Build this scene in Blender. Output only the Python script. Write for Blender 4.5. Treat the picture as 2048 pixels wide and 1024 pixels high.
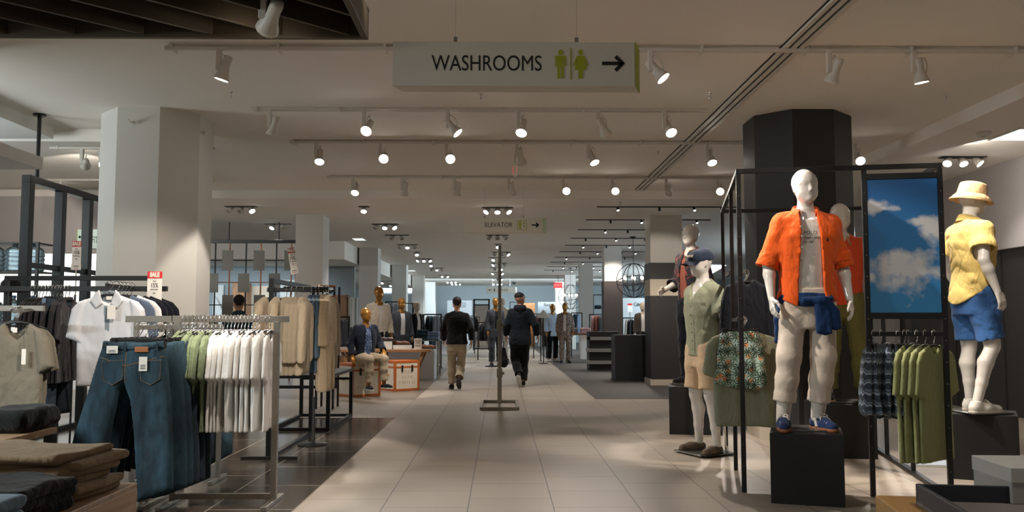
import bpy, bmesh, math, random
import numpy as np
from mathutils import Vector, Matrix, Euler, Quaternion

for o in list(bpy.data.objects):
    bpy.data.objects.remove(o)
SC = bpy.context.scene
COL = SC.collection
random.seed(7)
R = math.radians

# ------------------------------------------------------------------ camera
CAMH = 1.30
FPX = 1750.0
YAW = math.atan(23.0 / FPX)
PITCH = math.atan(131.0 / FPX)
cam_d = bpy.data.cameras.new('camera')
cam = bpy.data.objects.new('camera', cam_d)
COL.objects.link(cam)
cam_d.sensor_fit = 'HORIZONTAL'
cam_d.sensor_width = 36.0
cam_d.lens = FPX / 2048.0 * 36.0
cam_d.clip_end = 200
cam.location = (0, 0, CAMH)
cam.rotation_euler = (math.pi / 2 + PITCH, 0, -YAW)
SC.camera = cam

# ------------------------------------------------------------------ view + world
vs = SC.view_settings
vs.view_transform = 'Standard'
vs.look = 'None'
vs.gamma = 1.0
vs.exposure = 0.0
vs.use_curve_mapping = False
W = bpy.data.worlds.new('world')
SC.world = W
W.use_nodes = True
_bg = W.node_tree.nodes['Background']
_bg.inputs[0].default_value = (1.0, 0.92, 0.83, 1)
_bg.inputs[1].default_value = 0.19

def area_light(name, loc, aim, sx, sy, energy, color=(1, 1, 1), spread=math.pi):
    l = bpy.data.lights.new(name, 'AREA')
    l.shape = 'RECTANGLE'
    l.size, l.size_y = sx, sy
    l.energy = energy
    l.color = color
    l.spread = spread
    o = bpy.data.objects.new(name, l)
    COL.objects.link(o)
    o.location = loc
    d = Vector(aim) - Vector(loc)
    o.rotation_euler = d.to_track_quat('-Z', 'Y').to_euler()
    return o

WARM = (1.0, 0.90, 0.80)
NEUT = (1.0, 0.96, 0.92)
COOL = (0.70, 0.87, 1.0)
# unseen lights added to brighten the far departments and the near displays
def unseen_spot(loc, aim, energy, angle=50, blend=0.5, color=WARM, r=0.06):
    l = bpy.data.lights.new('unseen_spot', 'SPOT')
    l.energy = energy; l.spot_size = R(angle); l.spot_blend = blend; l.color = color; l.shadow_soft_size = r
    o = bpy.data.objects.new('unseen_spot', l); COL.objects.link(o)
    o.location = loc
    o.rotation_euler = (Vector(aim) - Vector(loc)).to_track_quat('-Z', 'Y').to_euler()
    return o
area_light('department_fill', (9.5, 24.0, 3.2), (-4.0, 26.0, 1.6), 6.0, 1.2, 420, COOL)
area_light('department_fill', (9.5, 38.0, 3.0), (-4.0, 40.0, 1.2), 8.0, 1.2, 800, COOL, R(130))
area_light('department_fill', (0.0, 45.0, 3.2), (0.0, 54.0, 1.2), 14.0, 0.8, 420, COOL, R(100))
area_light('department_fill', (-9.5, 15.9, 3.2), (-9.5, 17.6, 1.0), 5.0, 0.3, 160, (0.92, 0.97, 1.0))
area_light('department_fill', (-8.0, 24.6, 2.8), (-8.5, 27.0, 0.6), 5.0, 0.4, 60, COOL, R(110))
area_light('department_fill', (-8.0, 33.0, 2.9), (-6.5, 33.0, 0.0), 3.0, 14.0, 500, COOL)
area_light('portal_lamp', (-6.0, 3.4, 3.3), (-4.0, 9.8, 1.9), 1.6, 1.0, 620, (0.88, 0.97, 1.0))
area_light('cove_lamp', (-7.6, 8.2, 2.5), (-7.0, 8.6, 3.6), 1.0, 1.4, 90, (0.86, 0.96, 1.0))
unseen_spot((-1.25, 5.2, 3.6), (-1.9, 6.4, 0.95), 300, 36, 0.4)      # steel rail
unseen_spot((-0.6, 4.9, 3.6), (-2.3, 6.0, 0.6), 60, 26, 0.6)       # jeans
unseen_spot((-2.0, 4.6, 3.6), (-3.2, 7.2, 1.2), 170, 34, 0.5)       # polo
unseen_spot((-0.1, 6.15, 3.6), (2.1, 6.5, 1.8), 420, 34, 0.4)        # orange shirt
unseen_spot((2.6, 4.8, 3.6), (2.9, 6.5, 1.6), 60, 40, 0.7)         # sky picture
unseen_spot((1.9, 2.0, 3.6), (1.65, 2.7, 0.76), 110, 40, 0.7)      # near table, unseen spot added to brighten it
area_light('wall_fill', (5.7, 10.5, 3.3), (6.95, 11.0, 2.4), 0.3, 4.0, 42, WARM)  # unseen area light added to brighten the right wall
unseen_spot((2.6, 6.0, 3.6), (4.0, 7.4, 1.9), 250, 36, 0.5)         # yellow shirt

# ------------------------------------------------------------------ pixels of the photograph -> points of the place
_f = Vector((math.sin(YAW) * math.cos(PITCH), math.cos(YAW) * math.cos(PITCH), math.sin(PITCH)))
_r = Vector((math.cos(YAW), -math.sin(YAW), 0))
_u = _r.cross(_f)

def ray(px, py):
    return _f * FPX + _r * (px - 1024) - _u * (py - 512)

def P(px, py, Y):
    d = ray(px, py)
    return Vector((0, 0, CAMH)) + d * (Y / d.y)

def G(px, py, z=0.0):
    d = ray(px, py)
    return Vector((0, 0, CAMH)) + d * ((z - CAMH) / d.z)

def PX(px, Y, py=643):
    return P(px, py, Y).x

def PZ(py, Y, px=1001):
    return P(px, py, Y).z

# ------------------------------------------------------------------ colours and materials
def S(r, g, b):
    def c(v):
        v /= 255.0
        return v / 12.92 if v <= 0.04045 else ((v + 0.055) / 1.055) ** 2.4
    return (c(r), c(g), c(b), 1.0)

_M = {}

def _new(name):
    m = bpy.data.materials.new(name)
    m.use_nodes = True
    nt = m.node_tree
    return m, nt, nt.nodes['Principled BSDF']

def mat(name, col, rough=0.5, metal=0.0, emit=None, estr=0.0, coat=0.0, trans=0.0, var=0.0, scale=12.0, bump=0.0, spec=0.5, stretch=(1, 1, 1)):
    """plain painted / metal / plastic surface with a little procedural variation"""
    if name in _M:
        return _M[name]
    m, nt, b = _new(name)
    b.inputs['Base Color'].default_value = col
    b.inputs['Roughness'].default_value = rough
    b.inputs['Metallic'].default_value = metal
    b.inputs['Specular IOR Level'].default_value = spec
    b.inputs['Coat Weight'].default_value = coat
    b.inputs['Transmission Weight'].default_value = trans
    if emit:
        b.inputs['Emission Color'].default_value = emit
        b.inputs['Emission Strength'].default_value = estr
    tc = nt.nodes.new('ShaderNodeTexCoord')
    mp = nt.nodes.new('ShaderNodeMapping')
    mp.inputs['Scale'].default_value = stretch
    nz = nt.nodes.new('ShaderNodeTexNoise')
    nz.inputs['Scale'].default_value = scale
    nz.inputs['Detail'].default_value = 3
    nt.links.new(tc.outputs['Object'], mp.inputs[0])
    nt.links.new(mp.outputs[0], nz.inputs['Vector'])
    if var > 0:
        mx = nt.nodes.new('ShaderNodeMix')
        mx.data_type = 'RGBA'
        mx.inputs[6].default_value = tuple(c * (1 - var) for c in col[:3]) + (1,)
        mx.inputs[7].default_value = tuple(min(1, c * (1 + var)) for c in col[:3]) + (1,)
        nt.links.new(nz.outputs[0], mx.inputs[0])
        nt.links.new(mx.outputs[2], b.inputs['Base Color'])
    if bump > 0:
        bp = nt.nodes.new('ShaderNodeBump')
        bp.inputs['Strength'].default_value = 0.6
        bp.inputs['Distance'].default_value = bump
        nt.links.new(nz.outputs[0], bp.inputs['Height'])
        nt.links.new(bp.outputs[0], b.inputs['Normal'])
    _M[name] = m
    return m

def fabric(name, col, var=0.12, scale=30.0, bump=0.004, rough=0.9, sheen=0.1, stretch=(1, 1, 0.5), crease=1.0):
    if name in _M:
        return _M[name]
    m = mat(name, col, rough=rough, var=var, scale=scale, bump=bump, spec=0.2, stretch=stretch)
    nt = m.node_tree
    b = nt.nodes['Principled BSDF']
    b.inputs['Sheen Weight'].default_value = sheen
    # soft creases
    tc = nt.nodes.new('ShaderNodeTexCoord')
    mp = nt.nodes.new('ShaderNodeMapping'); mp.inputs['Scale'].default_value = (1, 1, 0.6); mp.inputs['Rotation'].default_value = (0, 0.5, 0.4)
    nz = nt.nodes.new('ShaderNodeTexNoise'); nz.inputs['Scale'].default_value = 14; nz.inputs['Detail'].default_value = 4; nz.inputs['Distortion'].default_value = 1.2
    bp = nt.nodes.new('ShaderNodeBump'); bp.inputs['Strength'].default_value = 0.55; bp.inputs['Distance'].default_value = 0.02 * crease
    nt.links.new(tc.outputs['Object'], mp.inputs[0]); nt.links.new(mp.outputs[0], nz.inputs['Vector']); nt.links.new(nz.outputs[0], bp.inputs['Height'])
    old = b.inputs['Normal'].links[0].from_socket if b.inputs['Normal'].links else None
    if old is not None: nt.links.new(old, bp.inputs['Normal'])
    nt.links.new(bp.outputs[0], b.inputs['Normal'])
    return m

def wood(name, c1, c2, scale=3.0, rough=0.45, stretch=(1, 8, 8)):
    if name in _M:
        return _M[name]
    m, nt, b = _new(name)
    tc = nt.nodes.new('ShaderNodeTexCoord')
    mp = nt.nodes.new('ShaderNodeMapping')
    mp.inputs['Scale'].default_value = stretch
    nz = nt.nodes.new('ShaderNodeTexNoise')
    nz.inputs['Scale'].default_value = scale
    nz.inputs['Detail'].default_value = 6
    nz.inputs['Distortion'].default_value = 0.6
    cr = nt.nodes.new('ShaderNodeValToRGB')
    cr.color_ramp.elements[0].position = 0.35
    cr.color_ramp.elements[0].color = c1
    cr.color_ramp.elements[1].position = 0.65
    cr.color_ramp.elements[1].color = c2
    nt.links.new(tc.outputs['Object'], mp.inputs[0])
    nt.links.new(mp.outputs[0], nz.inputs['Vector'])
    nt.links.new(nz.outputs[0], cr.inputs[0])
    nt.links.new(cr.outputs[0], b.inputs['Base Color'])
    b.inputs['Roughness'].default_value = rough
    _M[name] = m
    return m

def tiles(name, c1, c2, mortar, rough, w=0.6, h=0.6, msize=0.003, off=(0, 0), streak=0.25, offset=0.5):
    """square floor tiles in running bond along Y (courses are strips in X)"""
    m, nt, b = _new(name)
    tc = nt.nodes.new('ShaderNodeTexCoord')
    sep = nt.nodes.new('ShaderNodeSeparateXYZ')
    cmb = nt.nodes.new('ShaderNodeCombineXYZ')
    ax = nt.nodes.new('ShaderNodeMath'); ax.operation = 'ADD'; ax.inputs[1].default_value = off[0]
    ay = nt.nodes.new('ShaderNodeMath'); ay.operation = 'ADD'; ay.inputs[1].default_value = off[1]
    nt.links.new(tc.outputs['Object'], sep.inputs[0])
    nt.links.new(sep.outputs[0], ax.inputs[0])
    nt.links.new(sep.outputs[1], ay.inputs[0])
    nt.links.new(ay.outputs[0], cmb.inputs[0])
    nt.links.new(ax.outputs[0], cmb.inputs[1])
    br = nt.nodes.new('ShaderNodeTexBrick')
    br.offset = offset
    br.inputs['Scale'].default_value = 1.0
    br.inputs['Brick Width'].default_value = w
    br.inputs['Row Height'].default_value = h
    br.inputs['Mortar Size'].default_value = msize
    br.inputs['Mortar Smooth'].default_value = 0.1
    br.inputs['Color1'].default_value = c1
    br.inputs['Color2'].default_value = c2
    br.inputs['Mortar'].default_value = mortar
    nt.links.new(cmb.outputs[0], br.inputs['Vector'])
    mp = nt.nodes.new('ShaderNodeMapping')
    mp.inputs['Scale'].default_value = (1.2, 14, 1)
    nz = nt.nodes.new('ShaderNodeTexNoise')
    nz.inputs['Scale'].default_value = 3.0
    nz.inputs['Detail'].default_value = 5
    nt.links.new(tc.outputs['Object'], mp.inputs[0])
    nt.links.new(mp.outputs[0], nz.inputs['Vector'])
    mx = nt.nodes.new('ShaderNodeMix'); mx.data_type = 'RGBA'; mx.blend_type = 'MULTIPLY'
    mx.inputs[0].default_value = streak
    nt.links.new(br.outputs['Color'], mx.inputs[6])
    nt.links.new(nz.outputs[0], mx.inputs[7])
    nt.links.new(mx.outputs[2], b.inputs['Base Color'])
    mr = nt.nodes.new('ShaderNodeMapRange')
    mr.inputs['To Min'].default_value = rough - 0.06
    mr.inputs['To Max'].default_value = rough + 0.1
    nt.links.new(nz.outputs[0], mr.inputs[0])
    nt.links.new(mr.outputs[0], b.inputs['Roughness'])
    _M[name] = m
    return m

# ------------------------------------------------------------------ linking, naming
def link(name, me, m=None, parent=None, loc=(0, 0, 0), rot=(0, 0, 0), scale=1.0, smooth=False):
    o = bpy.data.objects.new(name, me)
    COL.objects.link(o)
    if m is not None and hasattr(me, 'materials') and len(me.materials) == 0:
        me.materials.append(m)
    if smooth and hasattr(me, 'shade_smooth'):
        me.shade_smooth()
    o.location = loc
    o.rotation_euler = rot
    if scale != 1.0:
        o.scale = (scale,) * 3 if not isinstance(scale, tuple) else scale
    if parent is not None:
        o.parent = parent
    return o

def tag(o, label=None, cat=None, group=None, kind=None):
    if label: o['label'] = label
    if cat: o['category'] = cat
    if group: o['group'] = group
    if kind: o['kind'] = kind
    return o

def thing(name, label, cat, loc=(0, 0, 0), rotz=0.0, group=None, scale=1.0):
    o = bpy.data.objects.new(name, None)
    COL.objects.link(o)
    o.empty_display_size = 0.1
    o.location = loc
    o.rotation_euler = (0, 0, rotz)
    o.scale = (scale,) * 3
    return tag(o, label, cat, group)

def dup(root, loc=None, rot=None, label=None, group=None):
    r = root.copy(); COL.objects.link(r)
    if loc is not None: r.location = loc
    if rot is not None: r.rotation_euler = rot
    if label: r['label'] = label
    if group: r['group'] = group
    for ch in list(root.children):
        c = ch.copy(); COL.objects.link(c); c.parent = r
        for g in list(ch.children):
            d = g.copy(); COL.objects.link(d); d.parent = c
    return r

def struct(name, bm_, m, **k):
    o = link(name, mesh(bm_), m, **k)
    o['kind'] = 'structure'
    return o

# ------------------------------------------------------------------ bmesh shapes
def BM():
    return bmesh.new()

def mesh(bm, smooth=False, name='mesh'):
    me = bpy.data.meshes.new(name)
    bmesh.ops.recalc_face_normals(bm, faces=bm.faces)
    bm.to_mesh(me)
    bm.free()
    if smooth:
        me.shade_smooth()
    return me

def box(bm, lo, hi, bev=0.0, M=None):
    r = bmesh.ops.create_cube(bm, size=1.0)
    vs_ = r['verts']
    c = [(a + b) / 2 for a, b in zip(lo, hi)]
    s = [abs(b - a) for a, b in zip(lo, hi)]
    for v in vs_:
        v.co = Vector((v.co.x * s[0] + c[0], v.co.y * s[1] + c[1], v.co.z * s[2] + c[2]))
    if bev > 0:
        es = list({e for v in vs_ for e in v.link_edges})
        rr = bmesh.ops.bevel(bm, geom=es, offset=min(bev, min(s) * 0.45), segments=2, affect='EDGES', profile=0.5)
        vs_ = list({v for f in rr['faces'] for v in f.verts} | {v for v in vs_ if v.is_valid})
    if M is not None:
        for v in vs_:
            v.co = M @ v.co
    return vs_

def bar(bm, a, b, w, h=None, bev=0.002, up=Vector((0, 0, 1))):
    """rectangular bar from a to b, w wide and h high"""
    a, b = Vector(a), Vector(b)
    h = h or w
    d = b - a
    L = d.length
    z = d.normalized()
    if abs(z.dot(up)) > 0.99:
        up = Vector((0, 1, 0))
    x = z.cross(up).normalized()
    y = z.cross(x).normalized()
    M = Matrix(((x.x, y.x, z.x, a.x), (x.y, y.y, z.y, a.y), (x.z, y.z, z.z, a.z), (0, 0, 0, 1)))
    box(bm, (-w / 2, -h / 2, 0), (w / 2, h / 2, L), bev, M)

def tube(bm, pts, r, n=8, cyc=False, caps=True):
    pts = [Vector(p) for p in pts]
    rs = r if isinstance(r, (list, tuple)) else [r] * len(pts)
    rings = []
    N = len(pts)
    prev = None
    for i, p in enumerate(pts):
        if cyc:
            t = pts[(i + 1) % N] - pts[i - 1]
        else:
            t = pts[min(i + 1, N - 1)] - pts[max(i - 1, 0)]
        if t.length < 1e-9: t = Vector((0, 0, 1))
        t.normalize()
        if prev is None:
            ref = Vector((0, 0, 1)) if abs(t.z) < 0.9 else Vector((1, 0, 0))
            x = t.cross(ref).normalized()
        else:
            x = (prev - t * prev.dot(t)).normalized()
        prev = x
        y = t.cross(x)
        rings.append([bm.verts.new(p + x * math.cos(a) * rs[i] + y * math.sin(a) * rs[i]) for a in [2 * math.pi * k / n for k in range(n)]])
    for i in range(N if cyc else N - 1):
        A, B = rings[i], rings[(i + 1) % N]
        for k in range(n):
            bm.faces.new((A[k], A[(k + 1) % n], B[(k + 1) % n], B[k]))
    if caps and not cyc:
        bm.faces.new(rings[0]); bm.faces.new(list(reversed(rings[-1])))

def lathe(bm, prof, n=24, M=None, cap=True):
    """profile of (radius, z) turned about z"""
    rings = []
    for r_, z in prof:
        ring = []
        for k in range(n):
            a = 2 * math.pi * k / n
            co = Vector((r_ * math.cos(a), r_ * math.sin(a), z))
            ring.append(bm.verts.new(M @ co if M is not None else co))
        rings.append(ring)
    for A, B in zip(rings, rings[1:]):
        for k in range(n):
            bm.faces.new((A[k], A[(k + 1) % n], B[(k + 1) % n], B[k]))
    if cap:
        bm.faces.new(rings[0]); bm.faces.new(rings[-1])

def prism(bm, poly, z0, z1, M=None):
    """polygon in xy pulled up from z0 to z1"""
    lo = [bm.verts.new(M @ Vector((x, y, z0)) if M is not None else (x, y, z0)) for x, y in poly]
    hi = [bm.verts.new(M @ Vector((x, y, z1)) if M is not None else (x, y, z1)) for x, y in poly]
    n = len(poly)
    for k in range(n):
        bm.faces.new((lo[k], lo[(k + 1) % n], hi[(k + 1) % n], hi[k]))
    bm.faces.new(list(reversed(lo))); bm.faces.new(hi)

XZ = Matrix(((1, 0, 0, 0), (0, 0, -1, 0), (0, 1, 0, 0), (0, 0, 0, 1)))   # xy drawing -> upright, pulled towards -Y

def boxmesh(lo, hi, bev=0.004):
    bm = BM(); box(bm, lo, hi, bev); return mesh(bm)

def text(name, body, size, m, parent, loc, rot=(math.pi / 2, 0, 0), extrude=0.001, align='LEFT', sx=1.0, shear=0.0, bold=0.0):
    cu = bpy.data.curves.new('lettering', 'FONT')
    cu.body = body
    cu.size = size
    cu.extrude = extrude
    cu.align_x = align
    cu.align_y = 'CENTER'
    cu.shear = shear
    cu.offset = bold
    cu.resolution_u = 4
    tmp = bpy.data.objects.new('tmp_text', cu)
    COL.objects.link(tmp)
    bpy.context.view_layer.update()
    me = bpy.data.meshes.new_from_object(tmp.evaluated_get(bpy.context.evaluated_depsgraph_get()))
    bpy.data.objects.remove(tmp)
    me.materials.clear()
    return link(name, me, m, parent, loc, rot, (sx, 1, 1) if sx != 1.0 else 1.0)

# ------------------------------------------------------------------ distance fields -> smooth meshes
def smin(a, b, k):
    if k <= 0: return np.minimum(a, b)
    h = np.clip(0.5 + 0.5 * (b - a) / k, 0, 1)
    return b + (a - b) * h - k * h * (1 - h)

_lat = {}
def vnoise(x, y, z, seed=0):
    """smooth value noise in -1..1"""
    if seed not in _lat:
        _lat[seed] = np.random.RandomState(seed).uniform(-1, 1, (16, 16, 16)).astype(np.float32)
    L = _lat[seed]
    xi, yi, zi = np.floor(x), np.floor(y), np.floor(z)
    fx, fy, fz = x - xi, y - yi, z - zi
    fx = fx * fx * (3 - 2 * fx); fy = fy * fy * (3 - 2 * fy); fz = fz * fz * (3 - 2 * fz)
    xi = xi.astype(np.int32) & 15; yi = yi.astype(np.int32) & 15; zi = zi.astype(np.int32) & 15
    x1 = (xi + 1) & 15; y1 = (yi + 1) & 15; z1 = (zi + 1) & 15
    def l(a, b, t): return a + (b - a) * t
    return l(l(l(L[xi, yi, zi], L[x1, yi, zi], fx), l(L[xi, y1, zi], L[x1, y1, zi], fx), fy),
             l(l(L[xi, yi, z1], L[x1, yi, z1], fx), l(L[xi, y1, z1], L[x1, y1, z1], fx), fy), fz)

class Field:
    def __init__(s, lo, hi, h):
        s.lo = np.array(lo, dtype=np.float32); s.h = h
        n = [int(math.ceil((b - a) / h)) + 1 for a, b in zip(lo, hi)]
        s.ax = [np.float32(lo[i]) + np.arange(n[i], dtype=np.float32) * np.float32(h) for i in range(3)]
        s.D = np.full(n, 0.3, dtype=np.float32)
    def sl(s, lo, hi):
        out = []
        for i in range(3):
            a = int(np.searchsorted(s.ax[i], lo[i])); b = int(np.searchsorted(s.ax[i], hi[i]))
            out.append(slice(max(0, a), max(0, b)))
        return tuple(out)
    def xyz(s, sl=None):
        if sl is None: sl = (slice(None),) * 3
        return (s.ax[0][sl[0]][:, None, None], s.ax[1][sl[1]][None, :, None], s.ax[2][sl[2]][None, None, :])
    def _put(s, sl, d, k):
        s.D[sl] = smin(s.D[sl], d, k)
    def cone(s, a, b, ra, rb, k=0.02, flat=None):
        a = np.array(a, dtype=np.float32); b = np.array(b, dtype=np.float32)
        m = max(ra, rb) + 0.05 + k
        sl = s.sl(np.minimum(a, b) - m, np.maximum(a, b) + m)
        x, y, z = s.xyz(sl)
        ab = b - a
        L2 = float(ab @ ab) + 1e-12
        px, py, pz = x - a[0], y - a[1], z - a[2]
        t = np.clip((px * ab[0] + py * ab[1] + pz * ab[2]) / L2, 0, 1)
        if flat is None: flat = (1, 1, 1)
        d = np.sqrt(((px - t * ab[0]) * flat[0]) ** 2 + ((py - t * ab[1]) * flat[1]) ** 2 + ((pz - t * ab[2]) * flat[2]) ** 2) - (ra + (rb - ra) * t)
        s._put(sl, d, k)
        return s
    def chain(s, pts, rs, k=0.02):
        for i in range(len(pts) - 1):
            s.cone(pts[i], pts[i + 1], rs[i], rs[i + 1], k)
        return s
    def ell(s, c, r, k=0.02, sub=False):
        c = np.array(c, dtype=np.float32); r = np.array(r, dtype=np.float32)
        m = 0.05 + k
        sl = s.sl(c - r - m, c + r + m)
        x, y, z = s.xyz(sl)
        q = np.sqrt(((x - c[0]) / r[0]) ** 2 + ((y - c[1]) / r[1]) ** 2 + ((z - c[2]) / r[2]) ** 2)
        d = (q - 1) * float(r.min())
        if sub: s.D[sl] = -smin(-s.D[sl], d, k)
        else: s._put(sl, d, k)
        return s
    def boxr(s, c, half, r=0.01, k=0.0):
        c = np.array(c); half = np.array(half)
        sl = s.sl(c - half - 0.06 - k, c + half + 0.06 + k)
        x, y, z = s.xyz(sl)
        qx, qy, qz = np.abs(x - c[0]) - half[0] + r, np.abs(y - c[1]) - half[1] + r, np.abs(z - c[2]) - half[2] + r
        d = np.sqrt(np.maximum(qx, 0) ** 2 + np.maximum(qy, 0) ** 2 + np.maximum(qz, 0) ** 2) + np.minimum(np.maximum(qx, np.maximum(qy, qz)), 0) - r
        s._put(sl, d, k)
        return s
    def loft(s, rows, k=0.02, p=2.3):
        """stack of oval sections (z, cx, cy, half width, half depth)"""
        rows = sorted(rows)
        A = np.array(rows, dtype=np.float32)
        m = 0.06 + k
        sl = s.sl((A[:, 1] - A[:, 3]).min() - m * np.ones(1), (0,)) if False else s.sl(
            ((A[:, 1] - A[:, 3]).min() - m, (A[:, 2] - A[:, 4]).min() - m, A[0, 0] - m),
            ((A[:, 1] + A[:, 3]).max() + m, (A[:, 2] + A[:, 4]).max() + m, A[-1, 0] + m))
        x, y, z = s.xyz(sl)
        zz = z.ravel()
        ip = [np.interp(zz, A[:, 0], A[:, i]).astype(np.float32)[None, None, :] for i in (1, 2, 3, 4)]
        q = (np.abs((x - ip[0]) / ip[2]) ** p + np.abs((y - ip[1]) / ip[3]) ** p) ** (1.0 / p)
        d = (q - 1) * np.minimum(ip[2], ip[3])
        d = np.maximum(d, np.maximum(z - A[-1, 0], A[0, 0] - z))
        s._put(sl, d, k)
        return s
    def mesh(s, smooth=True):
        D = s.D; lo = s.lo; h = s.h
        neg = D < 0
        c = [neg[i:D.shape[0] - 1 + i, j:D.shape[1] - 1 + j, k:D.shape[2] - 1 + k] for i in (0, 1) for j in (0, 1) for k in (0, 1)]
        cnt = sum(q.astype(np.int8) for q in c)
        act = (cnt > 0) & (cnt < 8)
        I, J, K = np.nonzero(act)
        n = len(I)
        me = bpy.data.meshes.new('mesh')
        if n == 0: return me
        acc = np.zeros((n, 3), dtype=np.float32); w = np.zeros(n, dtype=np.float32)
        corners = [(i, j, k) for i in (0, 1) for j in (0, 1) for k in (0, 1)]
        val = {q: D[I + q[0], J + q[1], K + q[2]] for q in corners}
        for q in corners:
            for ax in range(3):
                if q[ax] == 0:
                    q2 = list(q); q2[ax] = 1; q2 = tuple(q2)
                    a, b = val[q], val[q2]
                    cr = (a < 0) != (b < 0)
                    t = np.where(cr, a / np.where(cr, a - b, 1), 0)
                    for e in range(3):
                        acc[:, e] += np.where(cr, q[e] + (t if e == ax else 0), 0)
                    w += cr
        v = (acc / w[:, None] + np.stack([I, J, K], 1)) * h + lo
        idx = np.full(act.shape, -1, dtype=np.int32)
        idx[I, J, K] = np.arange(n)
        faces = []
        for ax in range(3):
            a0 = [slice(1, -1)] * 3; a0[ax] = slice(0, -1)
            a1 = [slice(1, -1)] * 3; a1[ax] = slice(1, None)
            A, B = neg[tuple(a0)], neg[tuple(a1)]
            ii = np.stack(np.nonzero(A != B), 1)
            if len(ii) == 0: continue
            sgn = A[tuple(ii.T)]
            base = ii + 1; base[:, ax] = ii[:, ax]
            u, w_ = (ax + 1) % 3, (ax + 2) % 3
            def g(du, dw):
                q = base.copy(); q[:, u] -= du; q[:, w_] -= dw
                return idx[tuple(q.T)]
            F_ = np.stack([g(1, 1), g(0, 1), g(0, 0), g(1, 0)], 1)
            F_[~sgn] = F_[~sgn][:, ::-1]
            faces.append(F_)
        Fa = np.concatenate(faces) if faces else np.zeros((0, 4), int)
        Fa = Fa[(Fa >= 0).all(1)]
        me.vertices.add(n); me.vertices.foreach_set('co', v.astype(np.float32).ravel())
        me.loops.add(len(Fa) * 4); me.loops.foreach_set('vertex_index', Fa.astype(np.int32).ravel())
        me.polygons.add(len(Fa)); me.polygons.foreach_set('loop_start', np.arange(0, len(Fa) * 4, 4, dtype=np.int32))
        me.update(calc_edges=True)
        me.validate()
        if smooth: me.shade_smooth()
        return me

def poly_sdf(X, Z, poly):
    """signed distance in the plane to a polygon"""
    d = np.full(np.broadcast(X, Z).shape, 1e9, dtype=np.float32)
    s = np.ones(d.shape, dtype=bool)
    n = len(poly)
    for i in range(n):
        ax_, az = poly[i]; bx, bz = poly[i - 1]
        ex, ez = bx - ax_, bz - az
        wx, wz = X - ax_, Z - az
        t = np.clip((wx * ex + wz * ez) / (ex * ex + ez * ez + 1e-12), 0, 1)
        d = np.minimum(d, (wx - ex * t) ** 2 + (wz - ez * t) ** 2)
        c1 = Z >= az; c2 = Z < bz; c3 = ex * wz > ez * wx
        fl = (c1 & c2 & c3) | (~c1 & ~c2 & ~c3)
        s ^= fl
    d = np.sqrt(d)
    return np.where(s, d, -d)

def cloth(polys, t=0.03, h=0.008, fold=0.02, ffreq=9.0, ftop=-0.2, seed=1, edge=0.05, tmin=0.006, fine=0.004, vstretch=0.25):
    """flat-hung garment: outlines in xz, each (polygon, y offset, thickness scale); folds grow downwards from ftop"""
    xs = [q[0] for pl in polys for q in pl[0]]; zs = [q[1] for pl in polys for q in pl[0]]
    ym = max(abs(pl[1]) for pl in polys) + t * max(pl[2] for pl in polys) + fold + 0.02
    F = Field((min(xs) - 0.02, -ym, min(zs) - 0.02), (max(xs) + 0.02, ym, max(zs) + 0.02), h)
    x, y, z = F.xyz()
    X2, Z2 = x[:, 0, :], z[:, 0, :]
    X2, Z2 = np.broadcast_arrays(X2, Z2)
    g = np.clip((ftop - Z2) / 0.4, 0, 1)
    fo = fold * g * (vnoise(X2 * ffreq, X2 * 0 + 0.3, Z2 * ffreq * vstretch * 0.4, seed) + 0.5 * vnoise(X2 * ffreq * 2.1 + 5, X2 * 0 + 0.7, Z2 * ffreq * vstretch, seed + 1))
    fi = fine * vnoise(X2 * 26, X2 * 0, Z2 * 14, seed + 2)
    for pl, yo, ts in polys:
        d2 = poly_sdf(X2, Z2, pl)
        e = np.clip(-d2 / edge, 0, 1)
        th = tmin + (t * ts - tmin) * np.sqrt(e * (2 - e)) + fi * e
        d = np.maximum(d2[:, None, :], np.abs(y - (yo + fo)[:, None, :]) - th[:, None, :])
        F.D = smin(F.D, d.astype(np.float32), 0.004)
    return F.mesh()
# ================================================================== the setting
HC = 3.65          # high ceiling
LC = 3.50          # lower ceiling
M_CEIL = mat('ceiling_paint', S(240, 234, 224), 0.85, var=0.04, scale=0.8)
M_WALLW = mat('white_wall_paint', S(222, 220, 214), 0.8, var=0.03, scale=1.0)
M_COLW = mat('column_paint', S(214, 211, 203), 0.75, var=0.03, scale=1.5)
M_COLD = mat('dark_column_panel', S(40, 40, 39), 0.55, var=0.15, scale=2.5)
M_STRIPE = mat('black_stripe_paint', S(46, 44, 44), 0.5, var=0.1, scale=3)
M_BROWN = mat('brown_cladding', S(70, 62, 60), 0.6, var=0.1, scale=3)
M_CREAM = mat('cream_band_paint', S(190, 178, 160), 0.7, var=0.03)
M_BLUEG = mat('blue_grey_wall', S(156, 164, 166), 0.8, var=0.04, scale=0.6)
M_CONC = mat('concrete_wall', S(178, 172, 170), 0.85, var=0.12, scale=1.6)
M_DOORD = mat('dark_elevator_metal', S(54, 50, 47), 0.5, var=0.08, scale=2)
M_BLACK = mat('black_steel', S(22, 23, 24), 0.45, var=0.1, scale=8)
M_BLACKB = mat('blue_black_steel', S(14, 18, 21), 0.4, var=0.1, scale=8)
M_BLKBOX = mat('black_lacquer_board', S(13, 13, 13), 0.55, var=0.15, scale=4)
M_SILVER = mat('brushed_steel', S(150, 145, 135), 0.38, metal=0.85, var=0.08, scale=40, stretch=(1, 1, 8))
M_CHROME = mat('chrome', S(220, 220, 220), 0.12, metal=1.0)
M_WHITEP = mat('white_enamel', S(215, 208, 196), 0.45, var=0.02)
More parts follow.
